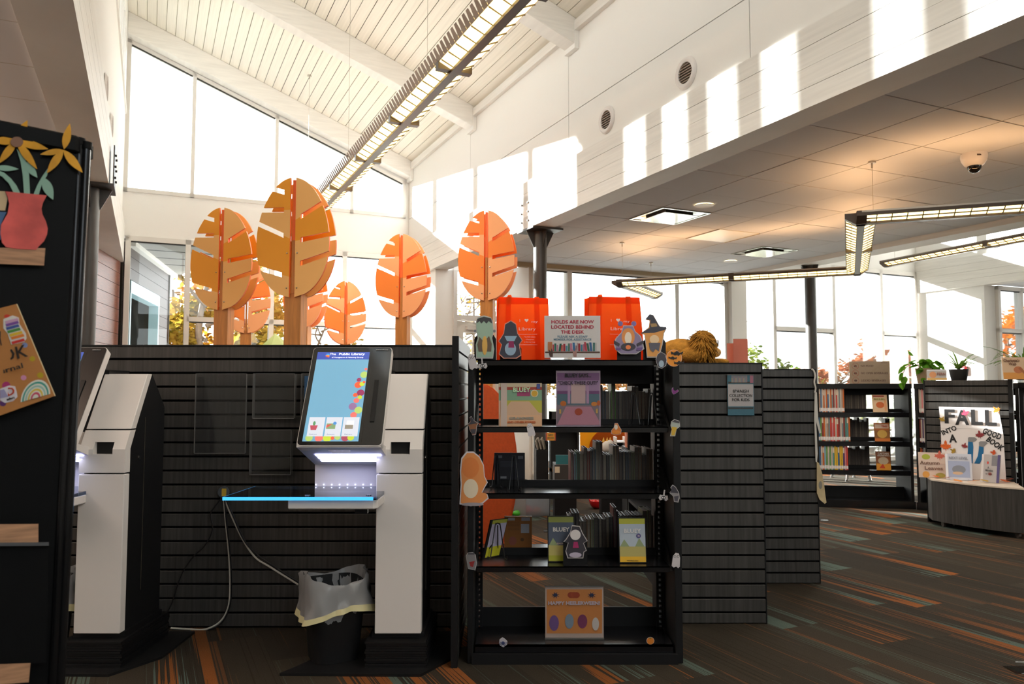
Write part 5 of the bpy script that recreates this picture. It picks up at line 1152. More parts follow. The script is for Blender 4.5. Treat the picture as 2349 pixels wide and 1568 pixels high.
f2 = cut('paper_flower', 'four petalled amber paper flower at the top right corner of the black display', 'paper flower', petal((640, 355), (698, 102), 44), '', .012, mat=petm2, group='paper flowers on the black display', name2='petal')
for tip in ((402, 408), (470, 595), (825, 590)): cut('', '', '', petal((632, 365), tip, 44 if tip[1] > 450 else 30), '', .012, f2, mat=petm2, name2='petal')
cut('', '', '', [S_(*p) for p in ((500, 520), (470, 560), (420, 630), (370, 720), (335, 808), (388, 808), (420, 700), (470, 620))], '', .009, f2, mat=stemm, name2='stem')
cut('', '', '', petal((430, 640), (530, 860), 52), '', .0095, f2, mat=stemm, name2='leaf')
f3 = cut('paper_leaf', 'mint green paper leaf stem curving out of the pink vase on the left', 'paper leaf', [S_(*p) for p in ((-40, 560), (40, 590), (110, 650), (165, 720), (205, 800), (140, 800), (90, 700), (20, 630), (-40, 600))], '', .0092, mat=stemm)
cut('', '', '', petal((-60, 540), (185, 555), 30), '', .0095, f3, mat=stemm, name2='leaf')
cut('paper_vase', 'pink watercolour paper vase on the black display', 'paper vase', [S_(*p) for p in ((52, 778), (468, 818), (430, 890), (415, 950), (425, 1010), (460, 1080), (478, 1150), (470, 1210), (440, 1275), (385, 1330), (360, 1362), (150, 1350), (60, 1335), (20, 1290), (5, 1200), (10, 1110), (40, 1060), (75, 1000), (92, 900), (75, 830))], '', .013, mat=m_vase, name2='vase')
cut('paper_book', 'cream and blue paper shape peeking in beside the pink vase', 'paper cut-out', [S_(*p) for p in ((-60, 772), (50, 778), (75, 850), (52, 970), (-60, 965))], '#cdb28c', .0105)
cut('paper_pot', 'blue paper shape low behind the pink vase', 'paper cut-out', [S_(*p) for p in ((-60, 980), (66, 985), (30, 1060), (5, 1120), (8, 1260), (-60, 1280))], '#4a6a94', .0105)
m_wood = M('wood_print_paper', '#b98a68', .7, noise=(6, .25, (3, 3, 30)))
for i, (y0, y1, x1, w) in enumerate(((1340, 1515, 453, 'under the pink vase'), (0, 0, 0, 'above the grey ledge'), (0, 0, 0, 'at the bottom of the frame'))):
    P = [[S_(-80, 1340), S_(453, 1345), S_(440, 1518), S_(-80, 1500)], [(-40, 1202), (88, 1201), (88, 1243), (-40, 1246)], [(-40, 1524), (70, 1520), (66, 1564), (-40, 1572)]][i]
    cut('paper_shelf', 'wood grain paper strip %s on the black display' % w, 'paper strip', P, '', .0115 if i < 2 else .021, mat=m_wood, group='wood grain paper strips')
# the tilted journal
J = lambda x, y: (x/5.228, 680 + y/5.228)
jr = cut('journal', 'brown paper journal with rainbow stickers tilted on the black display', 'journal', [J(-260, 205), J(195, 88), J(655, 1190), J(0, 1425), J(-120, 1470)], '#b5773c', .02, name2='cover')
cut('', '', '', [J(195, 88), J(208, 88), J(668, 1190), J(650, 1192)], '#e2cfa4', .019, jr, name2='page_edge')
lay_ = lambda pts, c, off, nm: cut('', '', '', [J(*p) for p in pts], c, off, jr, name2=nm)
lay_([(40, 270), (150, 225), (225, 250), (235, 330), (310, 440), (320, 500), (290, 545), (135, 575), (90, 440), (40, 380)], '#d8d2cc', .0208, 'sticker_border')
bb = [(60, 300, '#c99ab8'), (65, 335, '#7a4a9c'), (70, 375, '#3a4f94'), (85, 415, '#4a8a3a'), (110, 455, '#e0b52a'), (130, 490, '#e07a22'), (135, 545, '#c92a22')]
for i, (x, y, c) in enumerate(bb): lay_([(x, y - 5), (x + 150, y - 45), (x + 165, y - 15), (x + 12, y + 26)], c, .0214, 'rainbow_book')
lay_(ell(85, 235, 36, 22), '#c9341f', .0204, 'red_dot')
for x, y, rx, c in ((298, 582, 34, '#7a86b4'), (388, 745, 35, '#b59a10'), (483, 942, 38, '#b59a10'), (283, 972, 34, '#d08ab0'), (75, 1065, 50, '#a82a6a'), (35, 1278, 40, '#5a2a6a')): lay_(ell(x, y, rx, rx*.9), c, .0204, 'dot')
for i, (r, c) in enumerate(((178, '#e0dcd0'), (160, '#4a9a8c'), (140, '#dcd8cc'), (124, '#9ac0b4'), (106, '#dcd8cc'), (92, '#d8b84a'), (72, '#dcd8cc'), (58, '#c8506a'), (36, '#e0dcd0'))):
    lay_([(425 + (x)*1.0, 1215 + y*1.2 - x*.28) for x, y in ell(0, 0, r, r, 16, 180, 360)], c, .0206 + .0003*i, 'rainbow_arc')
lay_([(0, 1105), (110, 1065), (180, 1075), (200, 1140), (210, 1200), (160, 1250), (60, 1275), (0, 1240)], '#d4cdd4', .0207, 'sticker_border'); lay_([(0, 1120), (50, 1110), (100, 1200), (0, 1220)], '#9a94b8', .0213, 'sticker_patch')
m_pen = M('charcoal_pen', '#3a322e', .7)
for s, x, y, h, w, rt, mt in (('MY', -30, 520, 170, 110, 14, m_pen), ('OK', 165, 690, 150, 310, 14, m_pen), ('BO', -190, 760, 150, 310, 14, m_pen), ('journal', 80, 880, 62, 400, 16, m_pen), ('D', 126, 1140, 95, 90, 18, M('red_letter', '#d8492a', .6)), ('readers', 110, 1225, 30, 130, 16, m_pen)):
    u, v = J(x, y); k = YL(u)/FPX/5.228
    wtext(s, LP(u, v, .0225), h*k, mt, jr, w*k, rt, bold=.01)

# ================================================================ far right: angled shelving, autumn poster, plants
def unit(name_lab, x, y, yaw, w, depth=.24):
    t = TH('bookcase', name_lab, 'bookcase', (x, y, 0)); t.rotation_euler = (0, 0, yaw); Z = Vector((0, 0, 0)); B = lambda m, n, mt=m_black: m.build(n, mt, t, Z)
    for a in (0, w - .03): B(MB().box(a, a + .03, 0, depth*2 + .02, 0, 1.3), 'end_panel')
    B(MB().box(-.005, w + .005, -.005, depth*2 + .025, 1.27, 1.322), 'top'); B(MB().box(.03, w - .03, depth - .005, depth + .005, 1.2, 1.28), 'header_panel')
    for z in (1.013, .701, .394):
        B(MB().box(.03, w - .03, 0, depth, z - .005, z).box(.03, w - .03, 0, .006, z - .05, z), 'shelf', m_blackg); B(MB().box(.03, w - .03, depth + .012, depth*2 + .01, z - .02, z + .03), 'shelf')
        B(MB().box(.03, w - .03, depth, depth + .008, z - .03, z + .035), 'back_stop')
    B(MB().box(.03, w - .03, -.03, depth*2 + .03, .06, .08).box(.0, w, -.035, -.025, 0, .08), 'base_deck', m_blackg); B(MB().box(.03, w - .03, depth, depth + .008, .08, .2), 'back_stop')
    return t
ua_yaw = math.atan2(8.378 - 8.535, 4.247 - 3.311); UA = unit('black bookcase with rows of small spines at the far right, rules sign on top', 3.30, 8.50, ua_yaw, .98)
def onunit(u, t, lx, ly, z): return t.matrix_world @ Vector((lx, ly, z))
UAx = lambda u: .02 + (u - 1875)*.00475
ca, sa = math.cos(ua_yaw), math.sin(ua_yaw)
def ub_(lx, ly): return (3.30 + lx*ca - ly*sa, 8.50 + lx*sa + ly*ca)
SPC = {'#c9692f': 'orange', '#4d6f94': 'blue', '#c8bdb2': 'pale', '#8a3f3a': 'maroon', '#7f8a8c': 'grey', '#c9473a': 'red', '#5f8f8a': 'teal', '#e0b53a': 'yellow', '#6f9a5a': 'green', '#b08f7a': 'tan', '#d9838a': 'pink', '#5a4a6e': 'purple', '#8fb8cc': 'sky blue'}
rows = [(1.013, 1880, 1935, .265, ['#b08f7a', '#4d6f94', '#c8bdb2', '#c9692f', '#c8bdb2', '#c9692f', '#4d6f94', '#c8bdb2', '#c9692f', '#7f8a8c', '#8a3f3a', '#c8bdb2', '#c9473a', '#c8bdb2', '#7f8a8c', '#c8bdb2', '#b08f7a', '#c9692f'], 'top shelf', 1946, 1996, 10),
        (.701, 1874, 1946, .27, ['#d9838a', '#4d6f94', '#6f9a5a', '#8a3f3a', '#c9692f', '#c8bdb2', '#b08f7a', '#7f8a8c', '#c9473a', '#d9838a', '#c9473a', '#c8bdb2', '#c9473a', '#8a3f3a', '#c8bdb2', '#7f8a8c', '#8a3f3a', '#5f8f8a', '#5f8f8a', '#c9692f'], 'middle shelf', 1949, 2000, 10),
        (.394, 1874, 1940, .26, ['#8fb8cc', '#4d6f94', '#c8bdb2', '#c9692f', '#8fb8cc', '#6f9a5a', '#c8bdb2', '#6f9a5a', '#c8bdb2', '#5f8f8a', '#e0b53a', '#e0b53a', '#4d6f94', '#e0b53a', '#e0b53a', '#5a4a6e', '#d9838a', '#c9473a'], 'bottom shelf', 1943, 2000, 11)]
for z, u0, u1, h, cols, nm, du0, du1, nd in rows:
    x0, x1 = UAx(u0), UAx(u1); n = len(cols); w = (x1 - x0)/n
    for i, c in enumerate(cols):
        X, Yq = ub_(x0 + i*w, .015)
        book(X, Yq, z + .0005, w - .0008, h + random.uniform(-.015, .012), .13, c, '%s spine, %s from the left on the %s of the far bookcase' % (SPC[c], ORD[i], nm), 1, 0, 'spines on the far bookcase', 2 if c == '#c8bdb2' or i % 3 == 0 else 1, rz=ua_yaw)
    x0, x1 = UAx(du0), UAx(du1); w = (x1 - x0)/nd
    for i in range(nd):
        X, Yq = ub_(x0 + i*w, .262)
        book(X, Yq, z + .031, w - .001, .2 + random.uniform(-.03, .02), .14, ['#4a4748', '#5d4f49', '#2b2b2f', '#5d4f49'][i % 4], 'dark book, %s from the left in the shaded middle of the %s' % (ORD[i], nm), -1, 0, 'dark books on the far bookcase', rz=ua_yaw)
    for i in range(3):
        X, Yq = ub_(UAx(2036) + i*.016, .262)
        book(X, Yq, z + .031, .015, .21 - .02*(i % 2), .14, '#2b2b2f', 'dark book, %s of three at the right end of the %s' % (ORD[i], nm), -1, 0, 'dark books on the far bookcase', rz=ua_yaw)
def faced(base_fn, lx, ly, z, w, h, yaw, lab, bg, parts, lean=-10, titles=()):
    X, Yq = base_fn(lx, ly); t = TH('picture_book', lab, 'book', (X, Yq, z + .001)); t.rotation_euler = (Matrix.Rotation(yaw, 3, 'Z') @ Matrix.Rotation(R(lean), 3, 'X')).to_euler(); Z = Vector((0, 0, 0))
    MB().box(0, w, 0, .012, 0, h).build('board', M('board_' + bg[1:], bg, .35, spec=.5), t, Z)
    for k, (pts, c, nm) in enumerate(parts): MB().prism([(a*w, b*h) for a, b in pts], 'y', -.0006*(k + 1), -.0006*k).build(nm, M('print_' + c[1:], c, .5), t, Z)
    for s, a, b, hh, ww, c in titles:
        o = text(s, hh/.72, M('print_' + c[1:], c, .5), t, (a*w, -.008, b*h), bold=.02); FIT.append((o, ww*w))
    return t
RC = lambda a, b, c, d: [(a, b), (c, b), (c, d), (a, d)]
faced(ub_, UAx(1998), .04, 1.014, .15, .19, ua_yaw, 'cream picture book with a red fruit on the top shelf of the far bookcase', '#d8b894', [(ell(.5, .42, .28, .18), '#c4622e', 'fruit'), (RC(.05, .88, .8, .96), '#9c3020', 'banner'), (ell(.85, .4, .09, .35), '#e0a070', 'page_glow')], -10, [('MAX & MO', .45, .74, .02, .7, '#8a8f3a')])
faced(ub_, UAx(2000), .04, .702, .155, .2, ua_yaw, 'orange picture book with a furry yellow creature on the middle shelf of the far bookcase', '#b0622c', [(RC(0, 0, 1, .6), '#8a5a24', 'meadow'), (RC(.05, .7, .95, .92), '#d8bda8', 'title_band'), (ell(.5, .4, .32, .22), '#c9a04a', 'creature'), (RC(0, 0, 1, .16), '#c9702a', 'ground')], -10, [('TINY!', .68, .8, .022, .4, '#b8402a')])
faced(ub_, UAx(2002), .04, .395, .145, .2, ua_yaw, 'orange comic with white bubble lettering on the bottom shelf of the far bookcase', '#8a4f24', [(RC(0, 0, 1, .35), '#d9932a', 'flames'), (ell(.5, .5, .36, .2), '#b9a68c', 'figure_cloud'), ([(.2, .12), (.45, .35), (.6, .1)], '#c9401f', 'cape')], -10, [('CAPTAIN', .52, .88, .02, .75, '#e0d8cc'), ('UNDERPANTS', .52, .77, .016, .85, '#e0d8cc')])
# angled neighbour unit
yb_ = R(-45); UB = unit('black bookcase turned away at an angle between the far bookcase and the autumn poster', 4.28, 8.30, yb_, .95)
cb, sb = math.cos(yb_), math.sin(yb_)
def ubb(lx, ly): return (4.28 + lx*cb - ly*sb, 8.30 + lx*sb + ly*cb)
for z, cols, nm, bgc in ((1.013, ['#c8bdb2', '#c8bdb2', '#d9838a', '#c8bdb2', '#7f8a8c'], 'top shelf', ('#8a7f5a', 'brown and green')), (.701, ['#8a3f3a', '#c8bdb2', '#5a4a6e', '#c8bdb2'], 'middle shelf', ('#c4461f', 'red orange')), (.394, ['#c9692f', '#8a3f3a', '#7f8a8c', '#c8bdb2'], 'bottom shelf', ('#4a6f94', 'blue and green'))):
    for i, c in enumerate(cols):
        X, Yq = ubb(.035 + .014*i, .015); book(X, Yq, z + .001, .0135, .25 - .01*(i % 2), .13, c, '%s spine, %s from the left on the %s of the angled bookcase' % (SPC[c], ORD[i], nm), 1, 0, 'spines on the angled bookcase', 1, rz=yb_)
    faced(ubb, .105, .05, z + .001, .2, .23, yb_, '%s picture book faced out on the %s of the angled bookcase' % (bgc[1], nm), bgc[0], [(RC(0, 0, 1, .28), {'t': '#6f8a2a', 'm': '#b03a1c', 'b': '#3f7a34'}[nm[0]], 'ground'), (ell(.55, .5, .25, .2), {'t': '#b0835a', 'm': '#c9843a', 'b': '#6a5a94'}[nm[0]], 'printed_shape'), (RC(.08, .72, .7, .93), {'t': '#b9a58c', 'm': '#a8301c', 'b': '#c9c4cc'}[nm[0]], 'title_patch')])
# slatted end with the autumn poster
ys = math.atan2(7.10 - 7.52, 4.53 - 3.98); cs, ss = math.cos(ys), math.sin(ys); SLX, SLY = 3.98, 7.52
def usl(lx, ly): return (SLX + lx*cs - ly*ss, SLY + lx*ss + ly*cs)
fw_ = TH('slatwall', 'charcoal slatted end panel behind the FALL poster at the far right', 'slatwall', (SLX, SLY, 0)); BASE.pop(fw_.name); fw_.rotation_euler = (0, 0, ys)
slat_panel(fw_, 0, .68, 0, 1.345, .0745, .06); MB().box(.68, .715, -.01, .05, 0, 1.352).box(-.012, 0, -.004, .05, 0, 1.35).build('edge_trim', m_black, fw_); MB().box(0, .7, .03, .3, 1.325, 1.345).build('top', m_black, fw_)
pl_ = TH('plinth', 'low curved charcoal laminate plinth on casters below the FALL poster', 'plinth', (4.1, 7.0, 0))
pc = [usl(0.0, -.02), (3.9, 7.31), (3.93, 7.19), (3.98, 7.06), (4.05, 6.92), (4.14, 6.79), (4.23, 6.69), (4.315, 6.61), usl(.7, -.02)]
MB().prism(pc, 'z', .05, .415).build('cabinet', m_lam, pl_, smooth=30); MB().prism([(x - .004, y - .004) for x, y in pc], 'z', .415, .428).build('top', M('pale_plinth_edge', '#d2c4b4', .45), pl_)
for x, y in ((3.97, 7.25), (4.3, 6.7), (4.1, 7.3)): MB().cyl((x - .01, y, .025), (x + .012, y, .025), .025, n=14).box(x - .012, x + .012, y - .012, y + .012, .03, .05).build('caster', m_fix, pl_)
BX = lambda u: .12 + (u - 2157)/151*.51
BZ = lambda v: 1.095 - (v - 933)/175*.665
fb = TH('poster_board', 'white FALL INTO A GOOD BOOK poster board with leaves and upside down legs', 'poster', (*usl(.37, -.03), .43)); BASE.pop(fb.name); fb.location = (*usl(0, -.035), 0); fb.rotation_euler = (0, 0, ys)
MB().prism([(BX(2157), BZ(933)), (BX(2300), BZ(934)), (BX(2309), BZ(1000)), (BX(2311), .43), (BX(2160), .43), (BX(2160), BZ(985))], 'y', 0, .006).build('board', m_paper, fb); MB().box(BX(2160), BX(2309), -.001, 0, BZ(986), BZ(985.4)).build('board_joint', M('fold_line', '#b0a8a8', .7), fb)
Z2 = lambda x, y: (BX(2060 + x/7.84), -.003, BZ(860 + y/7.84))
for s, x, y, h, w, rt in (('F', 955, 770, 290, 200, 0), ('A', 1200, 790, 300, 265, 0), ('L', 1465, 780, 310, 220, 0), ('L', 1720, 785, 310, 215, 0), ('INTO', 945, 1030, 100, 310, 25), ('A', 1012, 1190, 165, 150, 3), ('GOOD', 1745, 1075, 120, 350, -22), ('BOOK', 1790, 1255, 115, 350, -38)):
    o = text(s, h*.00043*1.02/.72, m_ink, fb, Z2(x, y), bold=.035); o.rotation_euler = (Matrix.Rotation(math.pi/2, 3, 'X') @ Matrix.Rotation(R(rt), 3, 'Z')).to_euler(); FIT.append((o, w*.00043))
MAPLE = [(0, -1), (.08, -.35), (.45, -.55), (.38, -.3), (.95, -.1), (.75, .05), (.85, .4), (.5, .3), (.42, .5), (.25, .3), (.2, .85), (0, 1.15), (-.2, .85), (-.25, .3), (-.42, .5), (-.5, .3), (-.85, .4), (-.75, .05), (-.95, -.1), (-.38, -.3), (-.45, -.55), (-.08, -.35)]
lm = {c: M('autumn_leaf_' + c[1:], c, .6, noise=(40, .25)) for c in ('#d94a6a', '#8a2f34', '#d9641f', '#a8862a', '#c9501f', '#e08a2a')}
def mleaf(par, p, s, rot, c, flat_=False, tilt=0):
    r = R(rot); pts = [(s*(a*math.cos(r) - b*math.sin(r)), s*(a*math.sin(r) + b*math.cos(r))) for a, b in MAPLE]
    m = MB().prism(pts, 'z' if flat_ else 'y', -.0006, .0006); o = _link('paper_leaf', m.mesh('paper_leaf', lm[c]), par, p)
    if tilt: o.rotation_euler = (R(tilt), R(tilt*.7), 0)
    return o
for x, y, s, r, c in ((1265, 690, .035, 20, '#d94a6a'), (815, 820, .03, -30, '#a8862a'), (1850, 625, .036, 40, '#e08a2a'), (1525, 1100, .04, 10, '#8a2f34'), (870, 1340, .052, 0, '#d9641f'), (1230, 1320, .03, -15, '#8a2f34'), (1020, 1420, .03, 60, '#a8862a'), (1770, 1420, .028, 80, '#c9501f')):
    a, _, b = Z2(x, y); mleaf(fb, (a, -.006, b), s, r, c)
for k, (leg, boot) in enumerate(((((1300, 1230), (1385, 1240), (1395, 1330), (1380, 1500), (1370, 1640), (1255, 1640), (1290, 1400)), ((1298, 1235), (1300, 1160), (1320, 1145), (1430, 1145), (1468, 1180), (1440, 1210), (1385, 1240))),
        (((1500, 1310), (1585, 1325), (1580, 1420), (1545, 1560), (1500, 1640), (1400, 1640), (1470, 1500), (1490, 1400)), ((1500, 1310), (1500, 1235), (1530, 1215), (1630, 1215), (1660, 1250), (1620, 1280), (1580, 1325))))):
    for pts, c, nm in ((leg, '#1f6a9c', 'blue_trouser_leg'), (boot, '#8a888a', 'grey_boot')): MB().prism([(Z2(*p)[0], Z2(*p)[2]) for p in pts], 'y', -.004, -.0005).build(nm, M('felt_' + c[1:], c, .8), fb)
for i, (lx, ly, s, c) in enumerate(((.02, -.1, .03, '#c9501f'), (.1, -.14, .035, '#d9641f'), (.2, -.2, .04, '#c9501f'), (.3, -.33, .05, '#e08a2a'), (.42, -.34, .05, '#e08a2a'), (.5, -.3, .045, '#a8862a'), (.58, -.2, .05, '#e08a2a'), (.63, -.14, .05, '#d9641f'), (.66, -.07, .045, '#c9501f'), (.36, -.15, .05, '#8a2f34'))):
    X, Yq = usl(lx, ly); o = mleaf(None, (X, Yq, .442 + .006*(i % 3)), s, 37*i, c, True, 10 if i % 2 else -8); tag(o, 'loose %s leaf, %s from the left along the plinth edge' % ({'#c9501f': 'rust', '#d9641f': 'orange', '#e08a2a': 'amber', '#a8862a': 'olive', '#8a2f34': 'dark red'}[c], ORD[i]), 'leaf', 'loose autumn leaves on the plinth')
faced(usl, -.05, -.14, .43, .25, .235, ys + .25, 'pale Autumn Leaves picture book standing at the left of the plinth', '#d9c2b4', [(ell(.26, .82, .14, .11), '#a8b03a', 'green_leaf'), ([(a*.2 + .72, b*.2 + .86) for a, b in MAPLE], '#c9604a', 'red_leaf'), (ell(.24, .12, .12, .13), '#e0a04a', 'amber_leaf'), (ell(.72, .1, .16, .1), '#a89a4a', 'olive_leaf')], -6, [('Autumn', .38, .58, .032, .66, '#7a5a4c'), ('Leaves', .5, .37, .032, .6, '#7a5a4c')])
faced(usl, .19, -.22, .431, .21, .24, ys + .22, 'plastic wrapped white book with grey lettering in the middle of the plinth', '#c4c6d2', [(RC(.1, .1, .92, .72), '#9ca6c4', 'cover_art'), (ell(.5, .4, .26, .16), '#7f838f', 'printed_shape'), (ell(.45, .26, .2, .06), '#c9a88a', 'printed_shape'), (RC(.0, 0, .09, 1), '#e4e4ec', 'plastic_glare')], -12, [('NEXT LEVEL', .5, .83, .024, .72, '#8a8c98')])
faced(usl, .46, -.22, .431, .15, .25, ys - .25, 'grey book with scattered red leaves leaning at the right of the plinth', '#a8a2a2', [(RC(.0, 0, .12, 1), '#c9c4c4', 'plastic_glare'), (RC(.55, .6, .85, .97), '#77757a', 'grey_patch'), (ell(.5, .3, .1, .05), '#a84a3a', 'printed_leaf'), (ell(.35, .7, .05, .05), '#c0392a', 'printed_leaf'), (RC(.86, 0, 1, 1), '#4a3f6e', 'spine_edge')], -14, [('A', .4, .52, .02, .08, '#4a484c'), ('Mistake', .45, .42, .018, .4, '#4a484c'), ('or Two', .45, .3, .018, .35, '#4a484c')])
# unit at the frame edge
yc_ = R(-52); UC = unit('black bookcase cut off by the right edge of the picture', 4.64, 7.14, yc_, .95); cc, sc2 = math.cos(yc_), math.sin(yc_)
def ucc(lx, ly): return (4.64 + lx*cc - ly*sc2, 7.14 + lx*sc2 + ly*cc)
for z, nm, c, l in ((1.013, 'top', '#2a2624', 'black'), (.701, 'middle', '#c9893a', 'amber and mauve'), (.394, 'bottom', '#9aa0a4', 'pale grey')): faced(ucc, .04, .04, z, .2, .2, yc_, '%s picture book on the %s shelf of the bookcase at the right edge' % (l, nm), c, [(RC(0, 0, 1, .5), {'t': '#3a2c22', 'm': '#a08aa0', 'b': '#c9cccf'}[nm[0]], 'cover_art'), (ell(.5, .4, .25, .2), {'t': '#6a4a30', 'm': '#c9603a', 'b': '#70767a'}[nm[0]], 'printed_shape')])

# ---------------------------------------------------------------- signs and plants on top of them
X, Yq = ub_(UAx(1952), .1); sg = TH('sign_holder', 'tan food and drink rules sign standing on the far bookcase', 'sign', (X, Yq, 1.322)); BASE.pop(sg.name); sg.rotation_euler = (0, 0, ua_yaw)
sw_, sh_ = .415, .245
MB().box(0, sw_, 0, .004, 0, sh_).build('sheet', M('tan_paper', '#a8937c', .5), sg); MB().box(-.002, sw_ + .002, -.003, -.0015, 0, sh_ + .002).build('acrylic_front', m_acr, sg); MB().box(0, sw_, -.003, .08, -.0005, .003).build('acrylic_foot', m_acre, sg)
m_br = M('brown_print', '#5a3a30', .6); m_rr = M('rust_ring', '#a8604a', .6)
for s, z, w in (('NO FOOD', .193, .128), ('NO OPEN BEVERAGES', .115, .275), ('LIDDED BEVERAGES', .035, .25)):
    o = text(s, .03, m_br, sg, (.12 + w/2, -.0012, z), bold=.015); FIT.append((o, w))
    rg = MB(); n = 24
    for i in range(n):
        a0, a1 = 2*math.pi*i/n, 2*math.pi*(i + 1)/n; rg.add([(.062 + r*math.cos(a), -.0012, z + r*math.sin(a)) for r, a in ((.036, a0), (.036, a1), (.032, a1), (.032, a0))], [(0, 1, 2, 3)])
    rg.build('symbol_ring', m_rr, sg)
    MB().prism(ell(.062, z, .016, .012, 10), 'y', -.0014, -.0008).build('symbol', m_br, sg)
    if z > .1: MB().prism([(.04, z + .024), (.043, z + .027), (.085, z - .022), (.082, z - .025)], 'y', -.002, -.0014).build('symbol_bar', m_rr, sg)
o = text('library', .018, m_br, sg, (.36, -.0012, .23)); FIT.append((o, .06))
m_leafg = leafmat('pothos_leaf', '#5a8a2a', .4); m_leafd = leafmat('spider_plant_leaf', '#6a8c3a', .4)
HEART = [(0, -.08), (.18, -.14), (.38, .0), (.42, .25), (.32, .55), (.14, .85), (0, 1.05), (-.14, .85), (-.32, .55), (-.42, .25), (-.38, 0), (-.18, -.14)]
def heart_leaf(par, p, s, yaw, pit, roll=0):
    m = MB(); n = len(HEART); m.add([(0, .35, .04)] + [(x, y, -abs(x)*.35 - y*y*.12) for x, y in HEART], [(0, i + 1, (i + 1) % n + 1) for i in range(n)])
    o = _link('leaf', m.mesh('leaf', m_leafg), par, p); o.scale = (s, s, s); o.rotation_euler = (pit, roll, yaw); return o
pp = atz(2119, 878, 1.33); pp = at(2119, 878, 8.05); po_ = E('pothos_plant', 'trailing pothos plant in a tan pot on the far bookcase', 'plant', (pp.x, pp.y, 1.322))
MB().lathe([(.052, 0), (.056, .003), (.078, .15), (.082, .155), (.076, .156), (.07, .13)], 24).build('pot', M('tan_pot', '#b0987c', .6), po_, smooth=50)
MB().cyl((0, 0, .12), (0, 0, .14), .07, n=16).build('soil', M('dark_soil', '#2e241c', .95), po_)
random.seed(11)
for i in range(24):
    a = random.uniform(0, 6.28); r = random.uniform(.03, .13); heart_leaf(po_, (r*math.cos(a), r*math.sin(a)*.6 - .02, .16 + random.uniform(-.02, .09)), random.uniform(.06, .095), a - 1.57, random.uniform(-.9, .3), random.uniform(-.4, .4))
vine = smooth([(-.03, -.03, .16), (-.12, -.05, .2), (-.2, -.06, .17), (-.24, -.06, .1), (-.25, -.07, .03)]); MB().tube(vine, .003).build('vine', M('vine_stem', '#7a6a3a', .7), po_)
v2 = smooth([(-.05, -.03, .15), (-.1, -.05, .24), (-.14, -.05, .3)]); MB().tube(v2, .0025).build('vine', MATS['vine_stem'], po_)
for x, z, s, yw, pt in ((-.14, .29, .075, .5, .9), (-.2, .2, .085, 1.4, -.4), (-.25, .17, .09, 1.9, -.8), (-.27, .1, .08, 1.7, -1.2), (-.24, .06, .085, 2.6, -1.3), (-.26, .0, .07, 2.9, -1.1), (-.16, .22, .06, -.8, -.5)): heart_leaf(po_, (x, -.07, z), s, yw, pt)
heart_leaf(po_, (.15, -.03, .22), .13, -1.2, -.6, .3); heart_leaf(po_, (.14, -.05, .16), .08, -1.9, -1.0)
for i in range(3): heart_leaf(po_, (-.05 + .05*i, -.09, .05 - .03*(i % 2)), .06, 2.8, -1.2)
def strap_plant(lab, p, potw, n, L, spread, seed, pot=True):
    e = E('spider_plant', lab, 'plant', p); random.seed(seed)
    if pot:
        MB().lathe([(potw*.75, 0), (potw*.78, .003), (potw, .1), (potw*1.02, .105), (potw*.94, .105), (potw*.9, .09)], 24).build('pot', M('charcoal_pot', '#242424', .5), e, smooth=50); MB().cyl((0, 0, .08), (0, 0, .095), potw*.9, n=16).build('soil', MATS['dark_soil'], e)
    for i in range(n):
        a = random.uniform(0, 6.28); l = L*random.uniform(.55, 1.1); up = random.uniform(.5, 1.25); m = MB(); pts = []
        for k in range(8):
            f = k/7; r = spread*l*f**1.1; z = .095 + l*(up*f - .75*up*f*f*(1.1 if i % 3 else .6)); w = .0085*math.sin(math.pi*(.12 + .86*f)); c = Vector((r*math.cos(a), r*math.sin(a), z)); s = Vector((-math.sin(a), math.cos(a), 0))*w; pts += [c - s, c + Vector((0, 0, -.003)), c + s]
        m.add(pts, [(3*k + j, 3*k + j + 1, 3*k + j + 4, 3*k + j + 3) for k in range(7) for j in (0, 1)]); m.build('leaf', m_leafd, e)
    return e
p = at(2207, 872, 7.38); strap_plant('bushy strap-leaved plant in a charcoal pot on the slatted end panel', (p.x, p.y + .05, 1.346), .085, 46, .3, .62, 5)
p = at(2352, 860, 7.1); strap_plant('long arching spider plant at the right edge above the last bookcase', (p.x + .06, p.y + .1, 1.346), .085, 54, .5, .62, 8)
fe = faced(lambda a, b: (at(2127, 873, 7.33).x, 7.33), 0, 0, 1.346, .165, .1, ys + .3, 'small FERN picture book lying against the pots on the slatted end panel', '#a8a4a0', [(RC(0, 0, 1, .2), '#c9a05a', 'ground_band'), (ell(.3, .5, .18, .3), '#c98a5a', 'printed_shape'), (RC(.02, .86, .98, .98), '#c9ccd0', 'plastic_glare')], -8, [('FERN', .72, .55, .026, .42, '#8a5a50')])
cw_ = faced(lambda a, b: (at(2303, 867, 7.0).x, 7.0), 0, 0, 1.35, .31, .2, R(-12), 'tan film display case with a brown web-themed cover at the right edge', '#c4a584', [(RC(0, 0, 1, .3), '#c98a3a', 'ground_band'), (ell(.4, .42, .12, .16), '#b0683a', 'printed_shape'), ([(.4, .5), (.55, .2), (.62, .24), (.46, .55)], '#9a5a30', 'printed_shape'), (ell(.8, .35, .12, .12), '#a08c90', 'printed_shape')], -10, [("Charlotte's", .24, .84, .026, .42, '#6a4430'), ('Web', .26, .68, .026, .2, '#6a4430'), ('viewing', .78, .74, .034, .42, '#2c2420')])

